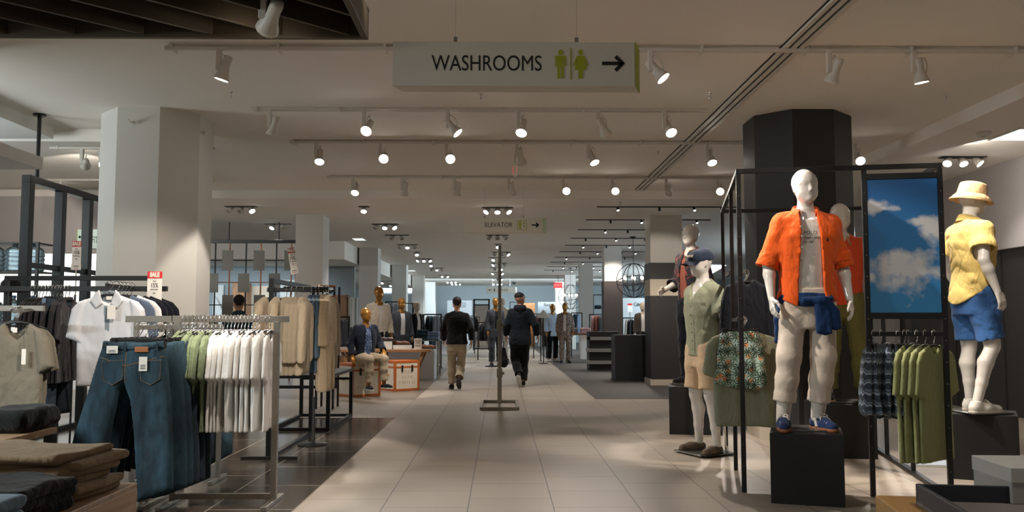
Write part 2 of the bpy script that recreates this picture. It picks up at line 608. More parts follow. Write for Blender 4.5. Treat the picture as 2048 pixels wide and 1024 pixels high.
M_FLOOR = tiles('light_floor_tile', S(178, 165, 149), S(170, 157, 142), S(84, 77, 70), 0.36, msize=0.004, off=(1.426, 0.35))
M_FLOORD = tiles('dark_floor_tile', S(92, 82, 72), S(80, 71, 63), S(176, 166, 152), 0.16, w=0.9, msize=0.007, off=(1.426, 0.1), streak=0.4)
M_FLOORB = tiles('brown_floor_tile', S(128, 116, 104), S(118, 107, 96), S(96, 88, 80), 0.3, off=(1.426, 0.1), streak=0.3)
M_FLOORR = tiles('charcoal_floor_tile', S(74, 67, 64), S(68, 62, 59), S(56, 51, 49), 0.5, off=(1.6, 0.1), streak=0.35)
GLOW = mat('lamp_glow', (1, 1, 1, 1), 0.5, emit=(1.0, 0.93, 0.82, 1), estr=30.0)
GLOWC = mat('cool_lamp_glow', (1, 1, 1, 1), 0.5, emit=(0.93, 0.97, 1.0, 1), estr=14.0)
GLOWP = mat('panel_glow', (1, 1, 1, 1), 0.5, emit=(0.86, 0.98, 0.92, 1), estr=1.2)

def slab(name, x0, x1, y0, y1, z0, z1, m):
    bm = BM(); box(bm, (x0, y0, z0), (x1, y1, z1)); return struct(name, bm, m)

XL, XR = -1.426, 1.6
bm = BM()
for q in ((XL, XR, 0, 54), (XR, 12, 0, 14.8), (-14, XL, 12, 14.8)):
    box(bm, (q[0], q[2], -0.1), (q[1], q[3], 0))
struct('floor', bm, M_FLOOR)
slab('floor_left', -14, XL, 0, 12, -0.1, 0, M_FLOORD)
slab('floor_rear_left', -14, XL, 14.8, 54, -0.1, 0, M_FLOORB)
slab('floor_rear_right', XR, 12, 14.8, 54, -0.1, 0, M_FLOORR)
slab('ceiling', -14, 5.15, 0, 15.6, HC, HC + 0.3, M_CEIL)
slab('ceiling_rear', -14, 12, 15.6, 54, LC, HC + 0.3, M_CEIL)
slab('ceiling_right', 5.15, 12, 0, 15.6, LC, HC + 0.3, M_CEIL)
slab('trim_1', -14, -4.9, 10.65, 14.0, LC, HC, M_CEIL)          # lowered strip behind the left column
slab('trim_2', -7.2, -5.4, 8.6, 10.5, LC, HC, M_WALLW)
slab('trim_3', -14, -4.28, 24.0, 54, 3.0, LC, M_CEIL)            # bulkhead over the left row of far columns
slab('trim_4', -7.0, -4.2, 4.0, 8.0, 2.69, 2.80, M_WALLW)        # portal canopy
slab('trim_5', -7.0, -4.36, 4.0, 7.75, 2.80, 2.86, M_WALLW)
slab('trim_6', -7.0, -4.50, 4.0, 7.5, 2.86, HC, M_WALLW)
slab('wall_back', -14, 12, 54, 54.3, 0, LC, M_BLUEG)
# right wall with the recessed elevator front
bm = BM()
box(bm, (6.95, 0, 0), (7.25, 9.6, LC)); box(bm, (6.95, 9.6, 2.3), (7.25, 15.4, LC)); box(bm, (6.95, 15.4, 0), (7.25, 17.0, LC))
struct('wall_right', bm, M_CONC)
bm = BM()
box(bm, (7.05, 9.6, 0), (7.2, 15.4, 2.3))
for y in (10.9, 12.2, 13.5):
    box(bm, (7.035, y - 0.006, 0.02), (7.05, y + 0.006, 2.28))
struct('door_1', bm, M_DOORD)
slab('wall_far_right', 11.8, 12, 17, 54, 0, LC, M_BLUEG)
slab('wall_left', -14.2, -14, 0, 54, 0, HC, M_CONC)
# fitting-room front on the left: brown bulkhead over a white wall
slab('wall_fitting_bulkhead', -13.9, -6.4, 15.4, 15.6, 2.5, LC, M_CONC)
slab('wall_fitting', -13.9, -6.75, 17.0, 17.2, 0, 2.7, M_WALLW)

def octagon(cx, cy, ap):
    rr = ap / math.cos(math.pi / 8)
    return [(cx + rr * math.cos(math.pi / 8 + k * math.pi / 4), cy + rr * math.sin(math.pi / 8 + k * math.pi / 4)) for k in range(8)]

bm = BM(); prism(bm, octagon(-3.97, 10.07, 0.56), 0, HC); struct('column', bm, M_COLW)
bm = BM(); prism(bm, octagon(3.46, 10.07, 0.56), 0, HC); c = struct('column', bm, M_COLD)
bm = BM(); prism(bm, octagon(3.46, 10.07, 0.575), 0, 0.13); struct('baseboard', bm, M_CREAM, parent=c)
# little hooks near the top of the white column
for px, py, Y in ((268, 245, 9.49), (408, 265, 9.9)):
    p = P(px, py, Y)
    t = thing('wall_hook', 'small white hook high on the white column, %s face' % ('front' if px < 300 else 'right chamfered'), 'hook', p)
    bm = BM(); lathe(bm, [(0.022, 0), (0.022, 0.012)], 16, Matrix.Rotation(math.pi / 2, 4, 'X')); link('plate', mesh(bm), M_WHITEP, t)
    bm = BM(); tube(bm, [(0, -0.01, 0), (0, -0.04, -0.005), (-0.015, -0.05, -0.01), (-0.035, -0.05, 0.005), (-0.04, -0.05, 0.025)], 0.007); link('hook', mesh(bm, True), M_WHITEP, t)

def far_column(x0, x1, y0, d, ztop, bands=None, m=M_COLW):
    bm = BM(); box(bm, (x0, y0, 0), (x1, y0 + d, ztop)); c = struct('column', bm, m)
    for (z0, z1, bmat) in bands or ():
        bm = BM(); box(bm, (x0 - 0.02, y0 - 0.02, z0), (x1 + 0.02, y0 + d + 0.02, z1)); struct('cladding', bm, bmat, parent=c)
for y0 in (18.0, 26.1, 34.0, 41.8, 49.0):
    far_column(-4.22, -3.66, y0, 0.66, LC)
far_column(3.10, 3.76, 18.0, 0.66, LC, [(0.0, 1.83, M_STRIPE), (2.17, 2.51, M_STRIPE), (1.83, 2.17, M_CREAM)])
bm = BM(); box(bm, (3.06, 17.96, 0.0), (3.80, 18.70, 0.12)); struct('baseboard', bm, M_CREAM)
far_column(3.05, 3.56, 25.6, 0.6, LC, [(0.0, 2.48, M_BROWN)])
for y0 in (33.6, 41.4, 48.6):
    far_column(3.05, 3.56, y0, 0.6, LC)

# ------------------------------------------------------------------ linear slot diffuser in the ceiling
sd = thing('slot_diffuser', 'long white three-slot linear diffuser running along the ceiling towards the dark column', 'ceiling diffuser', (2.5, 9, HC))
for i, dx in enumerate((-0.07, 0.0, 0.07)):
    bm = BM(); box(bm, (dx - 0.022, -6.5, -0.026), (dx + 0.022, 6.45, -0.006), 0.004); link('slot_blade', mesh(bm), M_WHITEP, sd)
bm = BM(); box(bm, (-0.105, -6.5, -0.006), (0.105, 6.45, -0.001)); link('slot_shade', mesh(bm), mat('slot_shadow_gap', S(60, 55, 50), 0.9), sd)  # dark plate carries the shade of the slots in its colour

# ------------------------------------------------------------------ hanging signs
M_SIGN = mat('sign_face_white', S(214, 208, 194), 0.55, var=0.02)
M_LIME = mat('sign_lime', S(164, 172, 26), 0.5, var=0.03)
M_INK = mat('sign_ink', S(18, 18, 18), 0.6)

def fit_text(name, body, m, parent, px0, px1, py0, py1, Y, extrude=0.0015, bold=0.0):
    """lettering whose bounding box covers the given stretch of the sign face standing at depth Y"""
    o = text(name, body, 1.0, m, parent, (0, 0, 0), extrude=0.001, bold=bold)
    me = o.data
    n = len(me.vertices)
    v = np.empty(n * 3, dtype=np.float32); me.vertices.foreach_get('co', v); v = v.reshape(-1, 3)
    lo, hi = v.min(0), v.max(0)
    a = P(px0, py1, Y); b = P(px1, py0, Y)
    sx = (b.x - a.x) / (hi[0] - lo[0]); sy = (b.z - a.z) / (hi[1] - lo[1])
    v[:, 0] = (v[:, 0] - lo[0]) * sx; v[:, 1] = (v[:, 1] - lo[1]) * sy; v[:, 2] = (v[:, 2] > 0) * extrude
    me.vertices.foreach_set('co', v.ravel()); me.update()
    off = Vector(parent.location) if parent else Vector()
    o.location = Vector((a.x, Y, a.z)) - off
    return o

def px_shapes(name, polys, m, parent, Y, t=0.003, mult=1):
    """flat raised marks on a sign face, drawn in the photo's pixels at the face's depth"""
    bm = BM()
    for pl in polys:
        pts = [P(x, y, Y) for x, y in pl]
        prism(bm, [(p.x, p.z) for p in pts], 0, t, XZ)
    off = Vector(parent.location)
    return link(name, mesh(bm), m, parent, Vector((0, Y, 0)) - off)

def circ(cx, cy, r, n=20):
    return [(cx + r * math.cos(2 * math.pi * k / n), cy + r * math.sin(2 * math.pi * k / n)) for k in range(n)]

def arrow(cx, cy, L, t, right=True):
    s = 1 if right else -1
    h = L * 0.36
    return [[(cx - s * L / 2, cy - t / 2), (cx + s * L * 0.42, cy - t / 2), (cx + s * L * 0.42, cy + t / 2), (cx - s * L / 2, cy + t / 2)],
            [(cx + s * L / 2, cy), (cx + s * (L / 2 - h), cy - h), (cx + s * (L / 2 - h - t * .7), cy - h + t * .7), (cx + s * (L / 2 - 1.4 * t), cy)],
            [(cx + s * L / 2, cy), (cx + s * (L / 2 - h), cy + h), (cx + s * (L / 2 - h - t * .7), cy + h - t * .7), (cx + s * (L / 2 - 1.4 * t), cy)]]

def man(cx, y0, y1):
    h = y1 - y0; w = h * 0.19
    return [circ(cx, y0 + h * .1, h * .09),
            [(cx - w, y0 + h * .22), (cx + w, y0 + h * .22), (cx + w, y0 + h * .58), (cx + w * .72, y0 + h * .58), (cx + w * .72, y0 + h * .32), (cx + w * .58, y0 + h * .32),
             (cx + w * .58, y1), (cx + w * .1, y1), (cx + w * .1, y0 + h * .62), (cx - w * .1, y0 + h * .62), (cx - w * .1, y1), (cx - w * .58, y1), (cx - w * .58, y0 + h * .32),
             (cx - w * .72, y0 + h * .32), (cx - w * .72, y0 + h * .58), (cx - w, y0 + h * .58)]]

def woman(cx, y0, y1):
    h = y1 - y0; w = h * 0.26
    return [circ(cx, y0 + h * .1, h * .09),
            [(cx - w * .5, y0 + h * .22), (cx + w * .5, y0 + h * .22), (cx + w, y0 + h * .54), (cx + w * .8, y0 + h * .57), (cx + w * .45, y0 + h * .33), (cx + w * .8, y0 + h * .7),
             (cx + w * .3, y0 + h * .7), (cx + w * .3, y1), (cx - w * .3, y1), (cx - w * .3, y0 + h * .7), (cx - w * .8, y0 + h * .7), (cx - w * .45, y0 + h * .33),
             (cx - w * .8, y0 + h * .57), (cx - w, y0 + h * .54)]]

def sign_box(name, label, px0, px1, py0, py1, Y, dx=0.05, dy=0.14, zc=HC, wires=(), lime='right', face=None):
    a, b = P(px0, py1, Y), P(px1, py0, Y)
    t = thing(name, label, 'sign', ((a.x + b.x) / 2, Y, a.z))
    w = (b.x - a.x) / 2; h = b.z - a.z
    bm = BM(); prism(bm, [(-w, 0), (w, 0), (w + dx, dy), (-w + dx, dy)], 0, h); link('sign_box', mesh(bm), face or M_SIGN, t)
    bm = BM()
    if lime == 'right':
        prism(bm, [(w + 0.002, 0.004), (w + 0.006, 0.0), (w + dx + 0.006, dy), (w + dx, dy)], -0.002, h + 0.002)
    else:
        prism(bm, [(-w - 0.008, 0.0), (-w - 0.001, 0.0), (-w + dx - 0.001, dy), (-w + dx - 0.008, dy)], -0.002, h + 0.002)
    tag(link('end_panel', mesh(bm), M_LIME, t), 'lime green end panel')
    for px in wires:
        x = P(px, py0, Y + dy / 2).x - t.location.x
        bm = BM(); tube(bm, [(x, dy / 2, h), (x, dy / 2, zc - a.z)], 0.002, 6); link('wire', mesh(bm), M_CHROME, t)
        bm = BM(); box(bm, (x - 0.011, dy / 2 - 0.008, h - 0.004), (x + 0.011, dy / 2 + 0.008, h + 0.05), 0.003); link('clamp', mesh(bm), M_SILVER, t)
    return t

YS = 5.0
t = sign_box('hanging_sign', 'large white washrooms sign with lime end, hung on wires over the aisle', 785, 1269, 85, 171, YS, dx=0.045, dy=0.14, wires=(911, 1153))
fit_text('lettering', 'WASHROOMS', M_INK, t, 863, 1083, 111, 141, YS)
px_shapes('man_pictogram', man(1121, 99, 157), M_LIME, t, YS)
px_shapes('woman_pictogram', woman(1161, 99, 157), M_LIME, t, YS)
px_shapes('divider_line', [[(1140, 96), (1142, 96), (1142, 159), (1140, 159)]], M_LIME, t, YS)
px_shapes('arrow', arrow(1227, 127, 46, 7), M_INK, t, YS)
YS = 15.2
t = sign_box('hanging_sign', 'white elevator sign with lime end, hanging midway down the aisle', 928, 1086, 436, 465, YS, dx=0.06, dy=0.14, zc=HC, wires=(969, 1047))
fit_text('lettering', 'ELEVATOR', M_INK, t, 970, 1025, 445, 454, YS)
px_shapes('elevator_pictogram', man(1040, 441, 458) + [[(1046, 448), (1050, 448), (1048, 443)], [(1046, 451), (1050, 451), (1048, 456)]], M_LIME, t, YS)
fr = [[(1034, 440), (1054, 440), (1054, 441), (1034, 441)], [(1034, 459), (1054, 459), (1054, 460), (1034, 460)], [(1034, 440), (1035, 440), (1035, 460), (1034, 460)], [(1053, 440), (1054, 440), (1054, 460), (1053, 460)]]
px_shapes('pictogram_frame', fr, M_LIME, t, YS)
px_shapes('arrow', arrow(1071, 450, 15, 2.6), M_INK, t, YS)
YS = 40.0
t = sign_box('hanging_sign', 'small white service sign with left arrow, hanging far down the aisle', 974, 1031, 574, 586, YS, dx=0.06, dy=0.14, zc=LC, wires=(985, 1020), lime='left')
fit_text('lettering', 'SERVICE', M_INK, t, 996, 1016, 578, 582, YS)
px_shapes('dollar_mark', [[(988, 577), (990, 577), (990, 583), (988, 583)]], M_INK, t, YS)
px_shapes('arrow', arrow(980, 580, 6, 1.2, False), M_INK, t, YS)
YS = 12.4
t = sign_box('hanging_sign', 'pale green fitting rooms sign with left arrow, half hidden behind the white column', 154, 262, 459, 497, YS, dx=0.05, dy=0.14, zc=LC, wires=(175, 240), lime='left', face=mat('sign_face_mint', S(196, 218, 206), 0.55))
fit_text('lettering', 'FITTING ROOMS', M_INK, t, 184, 252, 473, 486, YS)
px_shapes('arrow', arrow(161, 474, 9, 2, False), M_INK, t, YS)

# elevator notice on the dark front
p = Vector((7.03, 12.62, 1.72))
t = thing('notice_sign', 'small black notice plate reading elevator out of service on the dark elevator front', 'sign', p)
bm = BM(); box(bm, (0, -0.17, -0.16), (0.008, 0.17, 0.16), 0.004); link('plate', mesh(bm), mat('black_plate', S(16, 16, 16), 0.5), t)
for k, (s, zz) in enumerate((('ELEVATOR', -0.05), ('OUT OF', -0.09), ('SERVICE', -0.13))):
    text('lettering', s, 0.045, M_SIGN, t, (-0.002, 0, zz), (math.pi / 2, 0, -math.pi / 2), align='CENTER')
bm = BM(); tube(bm, [(-0.002, 0.07 * math.cos(a), 0.07 + 0.07 * math.sin(a)) for a in [2 * math.pi * k / 24 for k in range(24)]], 0.004, 6, cyc=True)
box(bm, (-0.004, -0.03, 0.03), (0, 0.03, 0.11)); link('pictogram', mesh(bm), M_SIGN, t)

# ------------------------------------------------------------------ ceiling tracks and track spotlights
TR_Y = [7.3, 9.5, 11.25, 14.05]
tracks = [(330, 2300, 'nearest the camera, above the washrooms sign', 0.055), (505, 1412, 'second from the camera', 0.03), (583, 1492, 'third from the camera, ending at the dark column', 0.045), (658, 1466, 'farthest of the white tracks', 0.04)]
for Y, (a, b, w, hgt) in zip(TR_Y, tracks):
    xa, xb = PX(a, Y, 100), PX(b, Y, 100)
    t = thing('lighting_track', 'white ceiling lighting track %s' % w, 'lighting track', ((xa + xb) / 2, Y, HC))
    L = (xb - xa) / 2
    bm = BM(); box(bm, (-L, -0.02, -hgt), (L, 0.02, -hgt + 0.03), 0.003); link('track_rail', mesh(bm), M_WHITEP, t)
    bm = BM(); box(bm, (-L, 0.05, -0.03), (L, 0.09, 0.0), 0.004); link('conduit', mesh(bm), M_WHITEP, t)
    for k in range(int(2 * L / 0.9) + 1):
        x = -L + 0.06 + k * 0.9
        bm = BM(); box(bm, (x - 0.012, -0.03, -hgt - 0.003), (x + 0.012, 0.1, 0.0), 0.003); link('clip', mesh(bm), M_WHITEP, t)

def _heads():
    bm = BM(); box(bm, (-0.022, -0.022, -0.20), (0.022, 0.022, 0.0), 0.006); adapter = mesh(bm)
    bm = BM(); lathe(bm, [(0.0, -0.12), (0.034, -0.115), (0.038, -0.09), (0.036, -0.02), (0.045, 0.03), (0.063, 0.075), (0.066, 0.095), (0.060, 0.097), (0.058, 0.09)], 24, cap=False); head = mesh(bm, True)
    bm = BM(); lathe(bm, [(0.0, 0.091), (0.03, 0.093), (0.058, 0.09)], 24, cap=False); lens = mesh(bm, True)
    bm = BM(); tube(bm, [(0, 0.035, -0.11), (0, 0.075, -0.12), (0, 0.09, -0.05), (0, 0.06, 0.02), (0, 0.03, 0.03)], 0.006, 6); cable = mesh(bm, True)
    return adapter, head, lens, cable
ADAPT, HEAD, LENS, CABLE = _heads()

def spot(parent, loc, aim_w, energy, angle=38, blend=0.35, color=WARM, r=0.03):
    l = bpy.data.lights.new('spot', 'SPOT')
    l.energy = energy; l.spot_size = R(angle); l.spot_blend = blend; l.color = color; l.shadow_soft_size = r
    o = bpy.data.objects.new('spot', l); COL.objects.link(o)
    o.parent = parent; o.location = loc
    d = Vector(aim_w) - (Vector(parent.location) + Vector(loc))
    o.rotation_euler = d.to_track_quat('-Z', 'Y').to_euler()
    return o

def track_light(px, row, aim, energy, where, angle=38, color=WARM, side=0.05, zc=None, lit=True):
    Y = TR_Y[row] if isinstance(row, int) else row
    z = HC - 0.03 if zc is None else zc
    x = PX(px, Y, 200)
    t = thing('track_light', 'white track spotlight %s' % where, 'spotlight', (x, Y, z), group='white track spotlights')
    link('adapter', ADAPT, M_WHITEP, t)
    c = Vector((side, 0, -0.19))
    d = (Vector(aim) - (Vector((x, Y, z)) + c)).normalized()
    q = d.to_track_quat('Z', 'Y').to_euler()
    h = link('lamp_head', HEAD, M_WHITEP, t, c, q)
    tag(link('lens', LENS, GLOW, h), 'glowing lens')
    link('cable', CABLE, M_WHITEP, h)
    if energy > 0:
        spot(t, c + d * 0.11, aim, energy, angle, color=color)
    return t

ORD = ['first', 'second', 'third', 'fourth', 'fifth', 'sixth', 'seventh', 'eighth', 'ninth', 'tenth', 'eleventh', 'twelfth', 'thirteenth', 'fourteenth', 'fifteenth', 'sixteenth', 'seventeenth', 'eighteenth', 'nineteenth', 'twentieth']
K = 0.8
rows = [
    (0, 'on the nearest track', [(436, (-3.1, 7.4, 0.9), 260, 46), (1302, (2.9, 6.6, 1.3), 620, 44), (1660, (2.2, 8.7, 0.9), 340, 46), (1830, (3.9, 7.4, 1.4), 330, 50)]),
    (1, 'on the second track', [(540, (-3.35, 9.9, 0.6), 170, 52), (728, (-1.98, 6.5, 0.8), 300, 34), (896, (1.6, 8.9, 1.0), 420, 36), (1036, (-0.5, 7.0, 0.0), 120, 36), (1196, (2.1, 10.3, 1.6), 260, 36), (1328, (2.5, 7.0, 0.6), 300, 38)]),
    (2, 'on the third track', [(634, (-2.2, 9.6, 1.0), 420, 40), (762, (-1.2, 4.5, 0.0), 200, 40), (894, (-0.45, 4.5, 0.0), 160, 40), (1034, (1.2, 13.5, 0.0), 130, 40), (1176, (2.4, 9.4, 0.0), 160, 40), (1412, (2.95, 9.7, 1.0), 160, 40), (1707, (4.2, 8.4, 1.4), 330, 44)]),
    (3, 'on the farthest white track', [(708, (-2.6, 11.0, 0.0), 200, 40), (806, (-2.1, 15.6, 0.9), 420, 44), (910, (-1.2, 15.0, 0.0), 130, 40), (1018, (1.0, 15.6, 0.0), 110, 36), (1126, (0.4, 6.0, 0.0), 120, 40), (1223, (0.8, 6.0, 0.0), 120, 40), (1330, (3.3, 18.0, 1.6), 240, 44), (1432, (2.3, 10.4, 1.7), 260, 40)]),
]
for row, where, hs in rows:
    for i, (px, aim, en, ang) in enumerate(hs):
        track_light(px, row, aim, en * K, '%s, %s from the left' % (where, ORD[i]), ang)
# one spot under the dark lattice, top left of the aisle
track_light(522, 4.75, (-3.3, 8.0, 0.9), 420, 'hanging among the slats of the dark ceiling lattice', 50, zc=3.17)
# white-box lamps in the lower strip behind the left column
for Y, pa, pb, w in ((10.95, 100, 430, 'nearer'), (13.45, 90, 430, 'farther')):
    xa, xb = PX(pa, Y, 290), PX(pb, Y, 290)
    t = thing('lighting_track', 'white lighting track behind the white column on the left, %s one' % w, 'lighting track', ((xa + xb) / 2, Y, LC if Y < 14 else HC))
    L = (xb - xa) / 2
    bm = BM(); box(bm, (-L, -0.02, -0.04), (L, 0.02, -0.008), 0.003); link('track_rail', mesh(bm), M_WHITEP, t)
    for x in (-L + 0.1, 0.0, L - 0.1):
        bm = BM(); box(bm, (x - 0.012, -0.025, -0.045), (x + 0.012, 0.025, 0.0), 0.003); link('clip', mesh(bm), M_WHITEP, t)
track_light(168, 10.95, (-7.5, 15.3, 2.6), 70, 'behind the black portal frame, nearer track', 70, zc=LC - 0.03)
track_light(128, 13.45, (-8.6, 15.3, 2.2), 60, 'behind the black portal frame, farther track', 80, zc=LC - 0.03)
track_light(206, 10.95, (-2.5, 4.0, 0.5), 0, 'just left of the white column, facing the aisle', 40, zc=LC - 0.03)

# ------------------------------------------------------------------ recessed cluster spots in the rear ceiling
bm = BM(); box(bm, (-0.30, -0.07, -0.012), (0.30, 0.07, 0.0), 0.004); PLATE3 = mesh(bm)
bm = BM(); box(bm, (-0.10, -0.07, -0.012), (0.10, 0.07, 0.0), 0.004); PLATE1 = mesh(bm)
bm = BM(); lathe(bm, [(0.0, -0.06), (0.045, -0.06), (0.055, 0.02), (0.06, 0.05), (0.054, 0.052)], 16, cap=False); CAN = mesh(bm, True)
bm = BM(); lathe(bm, [(0.0, 0.047), (0.054, 0.05)], 16, cap=False); CANL = mesh(bm)

def cluster(px, py, n, lit, where, energy=0, z=LC, col=NEUT, spread=1):
    p = G(px, py, z)
    t = thing('cluster_spotlight', 'recessed %s ceiling spotlight %s' % (('single', 'twin', 'triple')[n - 1], where), 'spotlight', p, group='recessed cluster spotlights')
    link('mounting_plate', PLATE3 if n > 1 else PLATE1, M_BLACK, t)
    for k in range(n):
        dx = (k - (n - 1) / 2) * (0.2 if n == 3 else 0.24)
        tx = (k - (n - 1) / 2) * 0.5 * spread
        d = Vector((tx, -0.55, -0.8)).normalized()
        h = link('lamp', CAN, M_WHITEP, t, (dx, 0, -0.06), d.to_track_quat('Z', 'Y').to_euler())
        if lit & (1 << k):
            tag(link('lens', CANL, GLOWC, h), 'glowing lens')
    if energy:
        spot(t, (0, 0, -0.14), p + Vector((0, -0.6, -3)), energy, 110, 0.6, col, 0.08)
    return t

cl = [(482, 413, 3, 4, 'above the mesh screen behind the white column', 110), (728, 413, 1, 1, 'in front of the first left rear column', 150), (556, 448, 2, 1, 'over the mesh screen, beside the first left rear column', 110),
      (770, 448, 3, 6, 'right of the first left rear column', 150), (794, 470, 2, 0, 'unlit, right of the first left rear column', 0), (995, 415, 3, 7, 'just above the elevator sign', 170),
      (815, 489, 3, 2, 'left of the aisle, above the second left rear column', 200), (834, 504, 1, 1, 'left of the aisle, the small one behind the second column', 0), (848, 517, 3, 7, 'left of the aisle with three bright lamps in a row', 240),
      (862, 527, 1, 1, 'left of the aisle, just behind the row of three bright lamps', 0), (874, 536, 3, 2, 'left of the aisle, second behind the row of three bright lamps', 0), (890, 550, 2, 3, 'left of the aisle, third behind the row of three bright lamps', 260),
      (903, 562, 3, 7, 'left of the aisle, close to the back wall', 0), (912, 566, 3, 7, 'left of the aisle, closest to the back wall', 260),
      (995, 470, 3, 0, 'unlit, just under the elevator sign', 0), (996, 488, 1, 1, 'over the aisle behind the elevator sign', 220), (1003, 504, 3, 4, 'over the aisle, second behind the elevator sign', 0), (994, 515, 2, 1, 'over the aisle, third behind the elevator sign', 240),
      (998, 526, 3, 1, 'over the aisle, fourth behind the elevator sign', 0), (996, 535, 2, 2, 'over the aisle, fifth behind the elevator sign', 0), (995, 544, 3, 5, 'over the aisle, sixth behind the elevator sign', 260), (995, 556, 3, 5, 'over the aisle, seventh behind the elevator sign', 0),
      (995, 566, 3, 7, 'over the aisle, nearest to the service sign', 240), (1925, 314, 3, 7, 'by the right wall above the bucket hat mannequin', 60), ]
for px, py, n, lit, where, en in cl:
    cluster(px, py, n, lit, where, en, col=NEUT if px > 1100 or py < 430 else (0.95, 0.97, 1.0))
for px, py, where in ((683, 533, 'under the left bulkhead, nearest'), (713, 541, 'unlit-side twin under the left bulkhead'), (771, 562, 'under the left bulkhead beside the standing mannequin'), (787, 568, 'under the left bulkhead, farther in')):
    cluster(px, py, 2, 1 if px != 713 else 0, where, 0, z=3.0)

# black linear tracks over the right department
bm = BM(); lathe(bm, [(0.0, -0.05), (0.022, -0.045), (0.026, 0.03), (0.022, 0.032)], 14, cap=False); MINI = mesh(bm, True)
bm = BM(); lathe(bm, [(0.0, 0.03), (0.022, 0.031)], 14, cap=False); MINIL = mesh(bm)
for i, py in enumerate((413, 439, 459, 476, 490, 503, 514, 524, 533, 540)):
    Y = G(1200, py, LC).y
    t = thing('black_lighting_track', 'thin black lighting track on the right rear ceiling, %s from the front' % ORD[i], 'lighting track', (3.3, Y, LC), group='black tracks over the right department')
    bm = BM(); box(bm, (-1.45, -0.015, -0.018), (1.25, 0.015, 0.0), 0.003); link('track_rail', mesh(bm), M_BLACK, t)
    for k, x in enumerate((-1.05 + 0.13 * (i % 3), -0.25, 0.42 + 0.1 * (i % 2), 0.95)):
        h = link('lamp', MINI, M_BLACK, t, (x, 0, -0.05), Vector((0.1, -0.5 if (k + i) % 2 == 0 else 0.3, -0.8)).to_track_quat('Z', 'Y').to_euler())
        if (k + i) % 2 == 0:
            tag(link('lens', MINIL, GLOW, h), 'glowing lens')
    if i % 2 == 0:
        spot(t, (0, 0, -0.12), (3.3, Y - 0.3, 0), 200, 120, 0.6, WARM, 0.08)

# sprinklers, detector, panels, exit signs
bm = BM(); lathe(bm, [(0.02, 0.0), (0.02, -0.01), (0.007, -0.012), (0.007, -0.045), (0.012, -0.05), (0.003, -0.055)], 12, cap=False)
lathe(bm, [(0.002, -0.055), (0.016, -0.056), (0.016, -0.059), (0.0, -0.06)], 12, cap=False); SPR = mesh(bm, True)
for i, (px, py, w) in enumerate(((463, 184, 'left of the washrooms sign'), (962, 187, 'just below the washrooms sign'), (1420, 186, 'right of the washrooms sign'), (1892, 186, 'right of the dark column'), (1316, 303, 'beside the slot diffuser over the third track'), (1941, 322, 'by the spotlights at the right wall'), (1240, 404, 'over the first black track'))):
    p = G(px, py, HC if px < 1900 and py < 390 else LC)
    tag(link('sprinkler_head', SPR, M_CHROME, None, p), 'small ceiling sprinkler head %s' % w, 'sprinkler', 'sprinkler heads')
p = G(1967, 265, LC)
t = thing('smoke_detector', 'round white smoke detector on the right ceiling', 'smoke detector', p)
bm = BM(); lathe(bm, [(0.085, 0), (0.085, -0.02), (0.06, -0.045), (0, -0.047)], 24); link('housing', mesh(bm, True), M_WHITEP, t)
bm = BM(); lathe(bm, [(0.02, -0.047), (0.02, -0.055), (0, -0.056)], 12); link('sensor_cap', mesh(bm, True), M_WHITEP, t)
p = G(2060, 268, LC)
t = thing('ceiling_light_panel', 'recessed light panel at the right edge of the ceiling', 'light panel', p)
bm = BM(); box(bm, (-0.33, -0.33, -0.012), (0.33, 0.33, 0), 0.003); link('panel_frame', mesh(bm), M_WHITEP, t)
bm = BM(); box(bm, (-0.30, -0.30, -0.016), (0.30, 0.30, -0.011)); link('diffuser', mesh(bm), GLOWP, t)
for (px, py, w) in ((718, 478, 'on the left rear ceiling by the bulkhead'), (823, 541, 'on the far left ceiling')):
    p = G(px, py, LC)
    t = thing('ceiling_light_panel', 'recessed light panel %s' % w, 'light panel', p)
    bm = BM(); box(bm, (-0.16, -0.30, -0.012), (0.16, 0.30, 0), 0.003); link('panel_frame', mesh(bm), M_WHITEP, t)
    bm = BM(); box(bm, (-0.14, -0.28, -0.016), (0.14, 0.28, -0.011)); link('diffuser', mesh(bm), GLOWP, t)
p = P(995, 321, 13.0)
t = thing('emergency_light', 'pale green backlit emergency sign hanging in front of the elevator sign', 'sign', p)
bm = BM(); box(bm, (-0.135, -0.02, -0.005), (0.135, 0.02, 0.085), 0.004); link('housing', mesh(bm), M_BLACK, t)
bm = BM(); box(bm, (-0.12, -0.023, 0.005), (0.12, -0.019, 0.075)); link('lit_panel', mesh(bm), GLOWP, t)
for x in (-0.1,):
    bm = BM(); tube(bm, [(x, 0, 0.085), (x, 0, HC - p.z)], 0.004, 6); link('stem', mesh(bm), M_WHITEP, t)
p = P(1030, 356, 12.2)
M_RED = mat('exit_red_glow', S(190, 40, 40), 0.5, emit=(1, 0.06, 0.06, 1), estr=1.2)
t = thing('exit_sign', 'white exit sign seen edge-on under the third track', 'sign', p)
bm = BM(); box(bm, (-0.025, -0.16, 0.0), (0.025, 0.16, 0.2), 0.006); link('housing', mesh(bm), M_WHITEP, t)
for s in (-1, 1):
    text('lettering', 'EXIT', 0.13, M_RED, t, (s * 0.027, 0, 0.1), (math.pi / 2, 0, s * math.pi / 2), align='CENTER')
bm = BM(); tube(bm, [(0, 0, 0.2), (0, 0, HC - p.z)], 0.012, 8); link('stem', mesh(bm), M_WHITEP, t)
p = P(1116, 576, 41.0)
t = thing('exit_sign', 'small red lit exit sign on the far right column row', 'sign', p)
bm = BM(); box(bm, (-0.2, -0.03, 0.0), (0.2, 0.03, 0.26), 0.01); link('housing', mesh(bm), M_RED, t)
text('lettering', 'EXIT', 0.16, M_SIGN, t, (0, -0.032, 0.13), align='CENTER')
